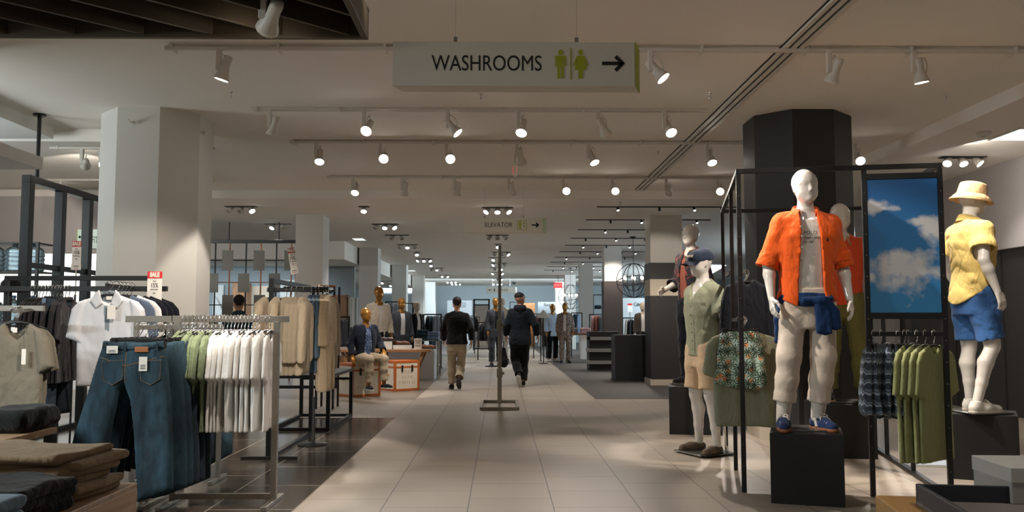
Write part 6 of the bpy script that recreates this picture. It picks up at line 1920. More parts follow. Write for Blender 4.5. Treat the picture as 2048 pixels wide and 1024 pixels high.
c = G(115, 854, 0.60)
t = thing('display_table', 'low wooden-topped table on black steel legs at the left edge', 'display table', (c.x - 0.6, c.y - 0.5, 0))
bm = BM(); box(bm, (-0.6, -0.7, 0.56), (0.6, 0.5, 0.60), 0.003); link('table_top', mesh(bm), OAKT, t)
for sx in (-0.57, 0.57):
    for sy in (-0.67, 0.47):
        bm = BM(); bar(bm, (sx, sy, 0), (sx, sy, 0.56), 0.06); link('leg', mesh(bm), M_BLACK, t)
    bm = BM(); box(bm, (sx - 0.02, -0.64, 0.30), (sx + 0.02, 0.44, 0.36), 0.003); link('rail', mesh(bm), M_BLACK, t)
for i in range(3):
    folded('folded_shirt', 'folded petrol blue shirt on the low table at the left edge, %s from the bottom' % ORD[i], (c.x - 0.52, c.y - 0.30, 0.60 + 0.05 * i), 0.36, 0.36, 0.058, fabric('petrol_knit', S(40, 72, 98), 0.15) if i != 1 else LB, R(4 * i), 70 + i, 'petrol shirts on the low table')
folded('folded_jumper', 'black knitwear pile on the low table under the taupe t-shirt', (c.x - 0.16, c.y - 0.14, 0.60), 0.30, 0.5, 0.15, BLACKF, 0, 77)

# ---------------------------------------------------------------- tall black open frame standing left of the white column
fx, fy0, fy1 = -5.27, 9.75, 14.2
zt = PZ(353, 9.75)
t = thing('open_frame', 'tall black steel portal frame left of the white column', 'frame', (fx, fy0, 0))
for i, y in enumerate((9.75, 10.48, 11.17, 12.8)):
    bm = BM(); box(bm, (-0.05, y - fy0 - 0.05, 0), (0.05, y - fy0 + 0.05, zt - 0.08), 0.004); link('post', mesh(bm), M_BLACKB, t)
bm = BM(); box(bm, (-0.05, -0.05, zt - 0.08), (0.05, fy1 - fy0, zt), 0.004); link('top_beam', mesh(bm), M_BLACKB, t)
bm = BM(); box(bm, (-0.03, -0.02, PZ(530, 9.75) - 0.03), (0.03, fy1 - fy0, PZ(530, 9.75) + 0.03), 0.004); link('middle_rail', mesh(bm), M_BLACKB, t)
bm = BM(); box(bm, (-0.04, -0.02, 0.0), (0.04, fy1 - fy0, 0.06), 0.004); link('floor_rail', mesh(bm), M_BLACKB, t)
bm = BM(); tube(bm, [(0.03, 0.12, zt), (0.03, 0.12, HC)], 0.022, 10); lathe(bm, [(0.07, HC - 0.02), (0.07, HC)], 16, Matrix.Translation((0.03, 0.12, 0))); link('ceiling_rod', mesh(bm), M_BLACKB, t)

sale_sign(308, 543, 613, 7.5, 1.0, 'sale card reading 15% on a stalk between the black rack and the steel rail', 29)
t_ = sale_sign(152, 482, 540, 9.0, 1.55, 'sale card reading 15% in front of the black portal frame', 18)
for o in (bpy.data.objects['sale_sign'],):
    bm = BM(); lathe(bm, [(0.14, -1.0), (0.14, -0.985), (0.012, -0.975), (0.012, 0.02)], 20); link('stand', mesh(bm), M_BLACK, o)
bm = BM(); lathe(bm, [(0.14, -1.55), (0.14, -1.535), (0.010, -1.525), (0.010, 0.02)], 20); link('stand', mesh(bm), M_BLACK, t_)

# ---------------------------------------------------------------- shelf of clear water bottles, far left
BX, BY = PX(88, 11.2), 11.2
t = thing('display_shelf', 'black steel shelf unit of clear bottles at the far left', 'shelf', (BX - 0.65, BY, 0))
zz = PZ(488, BY)
for sx in (-0.65, 0.65):
    for sy in (-0.22, 0.22):
        bm = BM(); bar(bm, (sx, sy, 0), (sx, sy, zz), 0.035); link('post', mesh(bm), M_BLACK, t)
SHZ = [0.5, 1.25, PZ(541, BY) - 0.02]
for z in SHZ + [zz]:
    bm = BM(); box(bm, (-0.63, -0.20, z - 0.02), (0.63, 0.20, z), 0.003); link('shelf_board', mesh(bm), M_BLACK, t)
BOT = mat('clear_blue_plastic', S(176, 206, 222), 0.08, trans=0.85, spec=0.6)
bm = BM(); pr = [(0.0, 0.0), (0.10, 0.0), (0.115, 0.02)]
for k in range(4):
    z = 0.03 + 0.055 * k; pr += [(0.118, z), (0.118, z + 0.03), (0.106, z + 0.042)]
pr += [(0.115, 0.255), (0.10, 0.285), (0.05, 0.315), (0.03, 0.325), (0.03, 0.365)]
lathe(bm, pr, 20, cap=False); BOTM = mesh(bm, True)
bm = BM(); lathe(bm, [(0.036, 0.35), (0.036, 0.378), (0, 0.38)], 14); BCAP = mesh(bm)
n = 0
for row_, z in (('middle', SHZ[2]), ('lower', SHZ[1])):
    for k in range(5):
        o = thing('water_bottle', 'clear ribbed water bottle on the %s shelf at the far left, %s from the right' % (row_, ORD[k]), 'bottle', (BX - 0.15 - 0.25 * k, BY, z), 0, 'water bottles on the far left shelf')
        link('bottle', BOTM, BOT, o); link('bottle_cap', BCAP, mat('blue_cap', S(60, 100, 140), 0.4), o)
t = thing('hat', 'black wide-brimmed hat on the dark rack at the left edge', 'hat', P(22, 582, 8.6))
bm = BM(); lathe(bm, [(0.0, 0.12), (0.06, 0.115), (0.09, 0.08), (0.10, 0.01), (0.17, -0.005), (0.17, -0.012), (0.0, -0.012)], 24); link('crown', mesh(bm, True), BLACKF, t)
bm = BM(); lathe(bm, [(0.1015, 0.005), (0.098, 0.03)], 24, cap=False); link('band', mesh(bm), M_BLACK, t)
q = t.location
t2 = thing('hat_stand', 'thin black stand holding the black hat at the left edge', 'stand', (q.x, q.y, 0))
bm = BM(); lathe(bm, [(0.15, 0), (0.15, 0.02), (0.012, 0.03), (0.012, q.z - 0.012)], 20); link('pole', mesh(bm), M_BLACK, t2)

# ---------------------------------------------------------------- black rack with blazers (middle left)
FX, FY0, FY1 = -2.20, 8.45, 10.3
FZ = PZ(557, FY0)
t = thing('clothes_rack', 'black steel rack of beige blazers, denim shirts and cream garments', 'clothes rack', (FX, FY0, 0))
for y in (0, FY1 - FY0):
    bm = BM(); bar(bm, (0, y, 0), (0, y, FZ), 0.045); link('post', mesh(bm), M_BLACKB, t)
bm = BM(); box(bm, (-0.0225, 0, FZ - 0.045), (0.0225, FY1 - FY0, FZ), 0.003); link('top_beam', mesh(bm), M_BLACKB, t)
bm = BM(); box(bm, (-0.25, -0.05, 0.0), (0.28, 0.0, 0.03), 0.003); link('foot_bar', mesh(bm), M_BLACK, t)
bm = BM(); box(bm, (-0.03, 0, 0.0), (0.03, FY1 - FY0, 0.03), 0.003); link('floor_rail', mesh(bm), M_BLACK, t)
bm = BM(); lathe(bm, [(0.16, 0), (0.16, 0.012), (0.02, 0.02), (0.014, 0.5)], 24, Matrix.Translation((0.22, 0.95, 0))); link('base_disc', mesh(bm, True), M_BLACK, t)
ARMS = [(FY0 + 0.05, PZ(580, 8.5), 533, 622), (FY0 + 0.75, PZ(577, 9.2), 566, 656)]
for (y, z, pa, pb) in ARMS:
    bm = BM(); box(bm, (PX(pa, y) - FX, y - FY0 - 0.015, z - 0.02), (PX(pb, y) - FX, y - FY0 + 0.015, z + 0.02), 0.003); link('hang_bar', mesh(bm), M_BLACK, t)
def long_polys(w=0.22, L=0.75, sl=0.60, neck=0.03):
    b = [(-0.075, 0), (-0.04, -0.03), (0, -0.03 - neck), (0.04, -0.03), (0.075, 0), (w - 0.01, -0.065), (w + 0.005, -0.3), (w, -L), (-w, -L), (-w - 0.005, -0.3), (-w + 0.01, -0.065)]
    def s_(s): return [(s * (w - 0.06), -0.05), (s * (w + 0.01), -0.07), (s * (w + 0.055), -0.2), (s * (w + 0.075), -0.4), (s * (w + 0.07), -sl - 0.03), (s * (w - 0.035), -sl - 0.04), (s * (w - 0.05), -0.35)]
    return b, s_(1), s_(-1)
b, l, r = long_polys()
BLZ = cloth([(b, 0, 1.0), (l, -0.03, 0.9), (r, -0.03, 0.9)], t=0.045, h=0.009, fold=0.014, ffreq=6, seed=12)
b, l, r = long_polys(0.23, 0.80, 0.62)
SHL = cloth([(b, 0, 1.0), (l, -0.02, 0.9), (r, -0.02, 0.9)], t=0.03, h=0.009, fold=0.03, ffreq=8, seed=15)
b, l, r = long_polys(0.24, 1.0, 0.5)
DRS = cloth([(b, 0, 1.0), (l, -0.02, 0.9), (r, -0.02, 0.9)], t=0.032, h=0.010, fold=0.05, ffreq=10, seed=17)
BZ = fabric('beige_wool', S(166, 150, 126), 0.08, 40, 0.002)
BZL = fabric('light_beige_wool', S(190, 172, 146), 0.08, 40, 0.002)
CRM = fabric('cream_crochet', S(216, 196, 164), 0.14, 60, 0.004)
PALE = fabric('pale_linen', S(204, 192, 178), 0.08, 40, 0.002)
DSH = denim('denim_shirting', S(74, 98, 118), S(104, 130, 150))
def hang(px, y, z, rz, me, m, name, cat, lab, group=None, extra=None):
    x = PX(px, y)
    lab_ = lab.replace(' on the rear bar,', ',')
    hanger((x, y, z), rz, 'hanger of the %s' % lab_, group and 'hangers of the ' + group)
    return put(name, me, m, (x, y, z - 0.065), rz, lab, cat, group)
hang(537, ARMS[0][0], ARMS[0][1], R(72), BLZ, BZL, 'jacket', 'jacket', 'light beige jacket facing out at the left end of the blazer rack')
hang(557, ARMS[0][0] + 0.01, ARMS[0][1], R(84), BLZ, BZL, 'jacket', 'jacket', 'light beige jacket second from the left on the blazer rack')
for i, px in enumerate((572, 582, 592)):
    o = hang(px, ARMS[0][0], ARMS[0][1], R(98 - 2 * i), BLZ, BZ, 'blazer', 'blazer', 'beige blazer on the front bar, %s from the left' % ORD[i], 'beige blazers on the black rack')
    bm = BM()
    for k in range(4): lathe(bm, [(0.007, 0), (0.007, 0.004), (0, 0.005)], 8, Matrix.Translation((-0.28, -0.075, -0.50 - 0.025 * k)) @ Matrix.Rotation(math.pi / 2, 4, 'X'))
    link('cuff_button', mesh(bm), mat('brown_button', S(70, 52, 38), 0.4), o)
hang(606, ARMS[0][0] - 0.02, ARMS[0][1], R(94), BLZ, BZL, 'blazer', 'blazer', 'light beige blazer at the right end of the front bar')
for i, px in enumerate((622, 630, 637)):
    hang(px, ARMS[1][0], ARMS[1][1], R(94), SHL, DSH, 'shirt', 'shirt', 'denim blue shirt on the rear bar, %s from the left' % ORD[i], 'denim shirts on the black rack')
for i, px in enumerate((646, 651, 656)):
    hang(px, ARMS[1][0] + 0.02, ARMS[1][1], R(92), DRS, CRM, 'long_garment', 'garment', 'long cream crochet garment on the rear bar, %s from the denim shirts' % ORD[i], 'cream garments on the black rack')
ZW = PZ(583, 9.9)
bm = BM(); box(bm, (-0.02, 1.25, ZW - 0.015), (0.36, 1.29, ZW + 0.015), 0.003); link('hang_bar', mesh(bm), M_BLACK, t)
for i, px in enumerate((655, 662)):
    hang(px, FY0 + 1.27, ZW, R(88), SHL, PALE if i == 0 else BZ, 'shirt', 'shirt', 'pale linen shirt behind the cream garments' if i == 0 else 'tan shirt at the far right end of the blazer rack')
sale_sign(590, 495, 548, 8.5, FZ, 'sale card leaning on top of the blazer rack', 14, tilt=-0.18)
# ================================================================== right: black frame, sky picture, hung clothes, near table
ca, sa = math.cos(R(FR)), math.sin(R(FR))
def fr(u, v, z=0.0):
    """frame coordinates: u along its front, v into its depth"""
    o = V((1.865, 6.78, 0))
    return o + V((ca * u + sa * v, -sa * u + ca * v, z))
U = [0.0, 0.93, 1.47]
ZT = 2.475
DV = 2.55
t = thing('box_frame_rack', 'large black steel box frame around the orange-shirted mannequin, holding the sky picture', 'display frame', fr(0, 0), -R(FR))
def fbar(name, a, b, w=0.036, h=None, m=None):
    bm = BM(); bar(bm, a, b, w, h); return link(name, mesh(bm), m or M_BLACK, t)
for u in (0, U[1], U[2]):
    fbar('post', (u, 0, 0), (u, 0, ZT - 0.02))
for u in (0, U[2]):
    for v in ((1.0, DV) if u == 0 else (1.05, 2.0, DV)):
        fbar('post', (u, v, 0), (u, v, ZT - 0.02), 0.034)
    fbar('top_bar', (u, -0.018, ZT), (u, DV + 0.018, ZT))
    if u: fbar('floor_rail', (u, 0.02, 0.018), (u, DV, 0.018), 0.05, 0.036)
for v in (0, DV): fbar('top_bar', (0.018, v, ZT), (U[2] - 0.018, v, ZT))
def zf(py, u): 
    p = fr(u, 0); return PZ(py, p.y, PX(1740, p.y) and 1740)
zA, zB, zC = zf(352, 1.2), zf(632, 1.2), zf(668, 1.2)
fbar('picture_bar', (U[1], 0, zA), (U[2], 0, zA), 0.03, 0.045)
fbar('picture_bar', (U[1], 0, zB), (U[2], 0, zB), 0.03, 0.045)
fbar('hang_rail', (U[1], 0, zC), (U[2], 0, zC), 0.03, 0.036)
bm = BM(); 
for u in (0, U[1], U[2]):
    for k in range(14):
        lathe(bm, [(0.004, 0), (0.003, 0.002)], 8, Matrix.Translation((u, -0.018, 0.2 + 0.16 * k)) @ Matrix.Rotation(math.pi / 2, 4, 'X'))
link('screw', mesh(bm), M_CHROME, t)
# sky picture
def sky_mat():
    m, nt, b = _new('sky_print')
    tc = nt.nodes.new('ShaderNodeTexCoord')
    sp = nt.nodes.new('ShaderNodeSeparateXYZ'); nt.links.new(tc.outputs['Object'], sp.inputs[0])
    nz = nt.nodes.new('ShaderNodeTexNoise'); nz.inputs['Scale'].default_value = 6.0; nz.inputs['Detail'].default_value = 8; nz.inputs['Roughness'].default_value = 0.6
    nt.links.new(tc.outputs['Object'], nz.inputs['Vector'])
    total = None
    def mth(op, a, b_):
        n = nt.nodes.new('ShaderNodeMath'); n.operation = op
        for i, q in enumerate((a, b_)):
            if isinstance(q, (int, float)): n.inputs[i].default_value = q
            else: nt.links.new(q, n.inputs[i])
        return n.outputs[0]
    for (cx, cz, rx, rz) in CLOUDS:
        dx = mth('DIVIDE', mth('SUBTRACT', sp.outputs[0], cx), rx); dz = mth('DIVIDE', mth('SUBTRACT', sp.outputs[2], cz), rz)
        d = mth('POWER', mth('ADD', mth('MULTIPLY', dx, dx), mth('MULTIPLY', dz, dz)), 0.5)
        v = mth('SUBTRACT', 1.0, d)
        total = v if total is None else mth('MAXIMUM', total, v)
    s = mth('ADD', total, mth('MULTIPLY', mth('SUBTRACT', nz.outputs[0], 0.5), 2.6))
    cr = nt.nodes.new('ShaderNodeValToRGB')
    e = cr.color_ramp.elements
    e[0].position = 0.0; e[0].color = (0, 0, 0, 1); e[1].position = 0.62; e[1].color = (1, 1, 1, 1)
    nt.links.new(s, cr.inputs[0])
    g = nt.nodes.new('ShaderNodeMix'); g.data_type = 'RGBA'; g.inputs[6].default_value = S(60, 140, 196); g.inputs[7].default_value = S(30, 98, 160)
    nt.links.new(mth('MULTIPLY', sp.outputs[2], 1.05), g.inputs[0])
    mx = nt.nodes.new('ShaderNodeMix'); mx.data_type = 'RGBA'; mx.inputs[7].default_value = S(206, 208, 208)
    nt.links.new(cr.outputs[0], mx.inputs[0]); nt.links.new(g.outputs[2], mx.inputs[6])
    nt.links.new(mx.outputs[2], b.inputs['Base Color']); b.inputs['Roughness'].default_value = 0.45
    return m
pw, ph = U[2] - U[1] - 0.04, zA - zB - 0.05
CLOUDS = [(pw * 0.52, ph * 0.30, 0.30, 0.17), (pw * 0.45, ph * 0.38, 0.14, 0.10), (pw * 0.95, ph * 0.62, 0.14, 0.12), (pw * 0.80, ph * 0.68, 0.14, 0.05), (pw * 0.08, ph * 0.80, 0.12, 0.07), (pw * 0.2, ph * 0.78, 0.16, 0.03), (pw * 0.02, ph * 0.26, 0.06, 0.06)]
p = fr(U[1] + 0.02, 0.0, zB + 0.025)
o = thing('sky_picture', 'blue sky picture with white clouds set in the black frame', 'picture', p, -R(FR))
bm = BM(); box(bm, (0, -0.012, 0), (pw, 0.012, ph), 0.002); link('print', mesh(bm), sky_mat(), o)
bm = BM(); box(bm, (-0.004, 0.012, -0.004), (pw + 0.004, 0.018, ph + 0.004), 0.001); link('backing', mesh(bm), M_TAG, o)

# hung clothes under the picture
def pw_(px, py, Y): return P(px, py, Y)
SHO = [(-0.14, 0), (0.14, 0), (0.165, -0.05), (0.185, -0.18), (0.215, -0.44), (0.11, -0.48), (0.03, -0.46), (0, -0.27), (-0.03, -0.47), (-0.12, -0.45), (-0.215, -0.43), (-0.185, -0.18), (-0.165, -0.05)]
SHM = [cloth([(SHO, 0, 1.0)], t=0.045, h=0.008, fold=0.05, ffreq=13, ftop=0.12, seed=s, edge=0.07, vstretch=0.15) for s in (2, 7)]
SRT = [cloth([([(x * 0.8, z * 1.02) for x, z in SHO], 0, 1.0)], t=0.035, h=0.008, fold=0.035, ffreq=9, ftop=-0.02, seed=5)]
for i, (u, ang) in enumerate(((0.96, 76), (1.02, 66), (1.14, 60), (1.185, 60))):
    p = fr(u, 0.0, zC)
    o = hanger(p, R(ang - 20), 'black clip hanger of the %s zigzag shorts from the left' % ORD[i], 'clip hangers of the zigzag shorts', clips=0.12)
    oo = put('shorts', SHM[i % 2], ZIGZAG, p - V((0, 0, 0.092)), R(ang - 20), 'grey zigzag print shorts under the sky picture, %s from the left' % ORD[i], 'shorts', 'zigzag shorts under the sky picture')
    oo.scale = (0.9, 1.0, 1.15)
GT = [tee_mesh(s, t=0.026, w=0.24, L=0.86, sl=0.26, h=0.009) for s in (24, 27)]
GREENT = fabric('leaf_green_jersey', S(140, 144, 98), 0.08, 30, 0.002)
for i, (u, v) in enumerate(((1.21, 0.0), (1.27, 0.0), (1.33, 0.0), (1.39, 0.0))):
    p = fr(u, v, zC)
    hanger(p, R(44 - 2 * i), 'black hanger of the %s green t-shirt from the left, under the sky picture' % ORD[i], 'hangers of the green t-shirts')
    put('t_shirt', GT[i % 2], GREENT, p - V((0, 0, 0.075)), R(44 - 2 * i), 'leaf green t-shirt under the sky picture, %s from the left' % ORD[i], 't-shirt', 'green t-shirts under the sky picture')

# palm shorts and sage shirts on the left side of the frame
zl = PZ(640, 7.3)
fbar('hang_arm', (0, 0.25, zl), (0, 0.98, zl), 0.026, 0.03)
p = fr(0.02, 0.45, zl)
hanger(p, R(-6), 'black clip hanger of the palm print shorts', None, clips=0.125)
put('shorts', SHM[0], PALM, p - V((0, 0, 0.092)), R(-6), 'mint palm print shorts hung in front of the sage shirts', 'shorts', None)
SGS = tee_mesh(35, t=0.04, w=0.255, L=0.80, sl=0.27, h=0.009, vneck=0.03)
SGM = fabric('sage_towelling', S(134, 134, 110), 0.1, 60, 0.004)
for i in range(4):
    p = fr(0.06, 0.60 + 0.09 * i, zl)
    hanger(p, R(-6), 'pale hanger of the sage towelling shirt behind the palm shorts, %s from the front' % ORD[i], 'hangers of the sage towelling shirts', m=M_WHITEP)
    put('shirt', SGS, SGM, p - V((0, 0, 0.085)), R(-6), 'sage towelling shirt behind the palm shorts, %s from the front' % ORD[i], 'shirt', 'sage towelling shirts')
zn = PZ(548, 8.3)
fbar('hang_arm', (0, 1.25, zn), (0, 1.9, zn), 0.026, 0.03)
for i in range(3):
    p = fr(0.15, 1.35 + 0.14 * i, zn)
    hanger(p, R(22), 'hanger of the navy shirt at the back left of the frame, %s from the front' % ORD[i], 'hangers of the navy shirts')
    put('shirt', SHL, DARKN, p - V((0, 0, 0.06)), R(22), 'navy shirt hanging at the back left of the frame, %s from the front' % ORD[i], 'shirt', 'navy shirts in the frame')

# ---------------------------------------------------------------- near table with tray, bottom right
z_ = 0.76
c = G(1750, 990, z_)
t = thing('display_table', 'yellow-toned wooden table at the bottom right corner', 'display table', (c.x, c.y, 0), -R(9))
YOAK = wood('golden_oak', S(160, 118, 58), S(180, 136, 72), 2.2, 0.45, (9, 1, 1))
bm = BM(); box(bm, (0, -1.3, z_ - 0.13), (1.25, 0.0, z_), 0.004); link('table_top', mesh(bm), YOAK, t)
bm = BM(); box(bm, (0.03, -1.27, 0), (1.22, -0.03, z_ - 0.13), 0.004); link('plinth', mesh(bm), M_BLKBOX, t)
M_TRAY = mat('navy_tray', S(34, 38, 48), 0.5, var=0.08)
p = G(1832, 1008, z_)
t = thing('tray', 'navy wooden tray with a raised rim on the wooden table at the bottom right', 'tray', (p.x, p.y, z_), -R(9))
tw, td, th_ = 0.85, 0.75, 0.06
bm = BM(); box(bm, (0.0, -td, 0), (tw, 0, 0.012), 0.002); tag(link('tray_base', mesh(bm), mat('grey_felt', S(112, 104, 102), 0.9, var=0.06), t), 'grey felt tray base')
for lo, hi in (((0, -0.014, 0.0), (tw, 0, th_)), ((0, -td, 0.0), (tw, -td + 0.014, th_)), ((0, -td + 0.014, 0.0), (0.014, -0.014, th_)), ((tw - 0.014, -td + 0.014, 0.0), (tw, -0.014, th_))):
    bm = BM(); box(bm, lo, hi, 0.002); link('rim', mesh(bm), M_TRAY, t)
p = G(2052, 1002, z_ + 0.012)
t = thing('gift_box', 'grey box with a lid standing in the navy tray', 'box', (p.x + 0.10, p.y + 0.06, z_ + 0.012), -R(4))
bm = BM(); box(bm, (-0.16, -0.12, 0), (0.16, 0.12, 0.075), 0.003); link('box_base', mesh(bm), mat('grey_card', S(150, 150, 146), 0.7, var=0.04), t)
bm = BM(); box(bm, (-0.163, -0.123, 0.06), (0.163, 0.123, 0.105), 0.003); link('box_lid', mesh(bm), mat('pale_grey_card', S(172, 172, 168), 0.7, var=0.04), t)
# bright low display behind the green t-shirts
t = thing('light_box', 'low white lit panel on the floor behind the green t-shirts', 'light panel', (3.72, 7.95, 0), R(-11))
bm = BM(); box(bm, (-0.12, -0.02, 0), (0.28, 0.02, 0.42), 0.004); link('panel', mesh(bm), M_WALLW, t)
bm = BM(); box(bm, (-0.11, -0.024, 0.02), (0.27, -0.019, 0.40), 0.002); link('lit_face', mesh(bm), mat('lit_panel_face', S(200, 206, 214), 0.5, emit=(0.85, 0.92, 1, 1), estr=0.35), t)
# ================================================================== middle distance and far store
LEATHER = mat('tan_leather', S(178, 92, 34), 0.5, var=0.15, scale=10)
CANVAS = mat('white_trunk_canvas', S(214, 204, 186), 0.7, var=0.05, scale=6)
M_OAKB = wood('brown_table_oak', S(128, 92, 58), S(156, 116, 76), 2.0, 0.5, (1, 9, 9))

def trunk(label, c, w, d, h, rz):
    t = thing('steamer_trunk', label, 'trunk', c, R(rz))
    bm = BM(); box(bm, (0.006, 0.006, 0.006), (w - 0.006, d - 0.006, h - 0.006)); link('body', mesh(bm), CANVAS, t)
    e = 0.042
    bm = BM()
    for x in (0, w - e):
        for y in (0, d - e): box(bm, (x, y, 0), (x + e, y + e, h), 0.004)
    for z in (0, h - e):
        for y in (0, d - e): box(bm, (e, y, z), (w - e, y + e, z + e), 0.004)
        for x in (0, w - e): box(bm, (x, e, z), (x + e, d - e, z + e), 0.004)
    tag(link('leather_edging', mesh(bm), LEATHER, t), 'tan leather edging')
    bm = BM(); box(bm, (0.002, 0.002, h - 0.13), (w - 0.002, d - 0.002, h - 0.10)); tag(link('lid_band', mesh(bm), LEATHER, t), 'tan band under the lid')
    bm = BM(); box(bm, (0.02, 0.02, h), (w - 0.02, d - 0.02, h + 0.008), 0.003); link('lid_top', mesh(bm), LEATHER, t)
    for x in (0.3, 0.7):
        bm = BM(); box(bm, (w * x - 0.018, -0.014, h - 0.20), (w * x + 0.018, 0.004, h - 0.08), 0.004); link('latch', mesh(bm), M_BLACK, t)
    bm = BM(); tube(bm, [(-0.005, d * .5 - 0.07, h * .55), (-0.035, d * .5 - 0.05, h * .52), (-0.035, d * .5 + 0.05, h * .52), (-0.005, d * .5 + 0.07, h * .55)], 0.012); link('handle', mesh(bm, True), LEATHER, t)
    for r_, row_ in enumerate(('1 2 3 4', '5 6 7 8', '9 10 11 12')):
        text('lettering', row_, 0.085, mat('faded_brown_ink', S(186, 168, 146), 0.8), t, (w * 0.5, 0.004, h * (0.62 - 0.17 * r_)), align='CENTER')
    return t
c = G(789, 783, 0); trunk('white steamer trunk with tan leather edges standing empty beside the aisle', (c.x, c.y, 0), 0.56, 0.50, 0.56, 40)
c = G(703, 795, 0); trunk('white steamer trunk with tan edges that the seated mannequin sits on', (c.x, c.y, 0), 0.58, 0.50, 0.57, 40)

# wooden trestle table with risers and small goods
TY0 = 17.0
tz = PZ(699, TY0)
x0, x1 = PX(668, TY0), PX(862, TY0)
t = thing('trestle_table', 'wooden table with slanted legs behind the trunks', 'table', ((x0 + x1) / 2, TY0, 0))
L = (x1 - x0) / 2
bm = BM(); box(bm, (-L, 0, tz - 0.05), (L, 0.72, tz), 0.006); link('table_top', mesh(bm), M_OAKB, t)
for sx in (-1, 1):
    for y in (0.12, 0.60):
        bm = BM(); bar(bm, (sx * (L - 0.15), y, tz - 0.05), (sx * (L - 0.45), y, 0.0), 0.05, 0.06); link('leg', mesh(bm), M_OAKB, t)
    bm = BM(); bar(bm, (sx * (L - 0.28), 0.12, 0.4), (sx * (L - 0.28), 0.60, 0.4), 0.04, 0.04); link('cross_bar', mesh(bm), M_OAKB, t)
def simple(name, label, cat, c, w, d, h, m, rz=0, bev=0.006, group=None, part='body'):
    bm = BM(); box(bm, (-w / 2, -d / 2, 0), (w / 2, d / 2, h), bev)
    o = link(name, mesh(bm), m, None, c, (0, 0, R(rz)))
    return tag(o, label, cat, group)
simple('riser_block', 'low white riser block on the wooden table, right one', 'riser', (PX(805, TY0 + .3), TY0 + 0.36, tz), 0.34, 0.3, 0.075, M_WALLW)
simple('riser_block', 'taller white riser block on the wooden table behind the seated mannequin', 'riser', (PX(775, TY0 + .3), TY0 + 0.36, tz), 0.20, 0.3, 0.15, M_WALLW)
def sneaker_pair(px, Y, z, m, lab):
    for s in (-1, 1):
        o = thing('dress_shoe', '%s, %s of the pair' % (lab, 'left' if s < 0 else 'right'), 'shoe', (PX(px, Y) + s * 0.06, Y, z), R(60))
        a = link('upper', SHOE_LOW, m, o)
        if a.data.materials[0] != m: a.data = a.data.copy(); a.data.materials[0] = m
        b_ = link('sole', SOLE, mat('dark_sole', S(50, 42, 36), 0.6), o)
        if b_.data.materials[0] != mat('dark_sole', None): b_.data = b_.data.copy(); b_.data.materials[0] = mat('dark_sole', None)
BRL = mat('brown_shoe_leather', S(104, 54, 30), 0.3, var=0.2)
sneaker_pair(800, TY0 + 0.34, tz + 0.075, BRL, 'brown leather shoe on the low white riser')
sneaker_pair(770, TY0 + 0.36, tz + 0.15, mat('dark_shoe_leather', S(60, 36, 26), 0.3), 'dark brown leather shoe on the taller riser')
sneaker_pair(852, TY0 + 0.40, tz, BRL, 'brown leather shoe at the right end of the wooden table')
t = thing('price_stand', 'white price card standing on the wooden table', 'sign', (PX(836, TY0 + 0.1), TY0 + 0.12, tz))
bm = BM(); box(bm, (-0.075, -0.006, 0.0), (0.075, 0.006, 0.21), 0.002); link('card', mesh(bm), M_TAG, t)
for k, (s, z) in enumerate((('LEATHER', 0.17), ('SHOES', 0.13), ('2 FOR 99', 0.07))): text('lettering', s, 0.03, M_INK, t, (0, -0.0075, z), align='CENTER')
F = Field((-0.2, -0.12, -0.02), (0.2, 0.12, 0.34), 0.01); F.boxr((0, 0, 0.11), (0.15, 0.07, 0.11), 0.04)
t = thing('duffel_bag', 'black leather bag on the floor under the wooden table', 'bag', (PX(676, TY0 + .3), TY0 + 0.36, 0.0))
link('body', F.mesh(), mat('black_leather', S(24, 22, 22), 0.4), t)
bm = BM(); tube(bm, [(-0.08, 0, 0.2), (-0.07, 0, 0.29), (0.07, 0, 0.29), (0.08, 0, 0.2)], 0.009); link('handle', mesh(bm, True), mat('black_leather', S(24, 22, 22), 0.4), t)

c = G(868, 761, 0)
plinth('white display cube at the right end of the wooden table', (c.x - 0.52, c.y + 0.36, 0), 1.04, 0.7, 0.68, 0, mat('white_display_board', S(206, 204, 204), 0.6, var=0.02), 'display_plinth')

# denim table
DY = 21.6; dz = PZ(679, DY)
t = thing('denim_table', 'steel and glass table stacked with folded denim beside the aisle', 'table', (PX(840, DY), DY, 0))
hw = 0.5
bm = BM(); box(bm, (-hw, -0.4, dz - 0.03), (hw, 0.4, dz), 0.004); link('table_top', mesh(bm), mat('green_grey_glass', S(104, 112, 100), 0.2, var=0.05), t)
for sx in (-1, 1):
    for sy in (-1, 1):
        bm = BM(); bar(bm, (sx * (hw - .03), sy * 0.37, 0), (sx * (hw - .03), sy * 0.37, dz - 0.03), 0.04); link('leg', mesh(bm), M_SILVER, t)
bm = BM(); box(bm, (-hw + .02, -0.38, 0.22), (hw - .02, 0.38, 0.25), 0.004); link('lower_shelf', mesh(bm), M_SILVER, t)
for st, (dx, n, m) in enumerate(((-0.3, 4, DENIML), (0.08, 5, DENIM), (0.34, 4, DENIML))):
    for i in range(n):
        folded('folded_jeans', 'folded %s jeans on the denim table, %s pile, %s from the bottom' % ('pale' if m is DENIML else 'mid blue', ('left', 'middle', 'right')[st], ORD[i]), (PX(840, DY) + dx, DY - 0.08 + 0.02 * (i % 2), dz + 0.045 * i), 0.28, 0.36, 0.056, m, R(3 * ((i * 7) % 3 - 1)), 200 + st * 10 + i, 'folded jeans on the denim table')

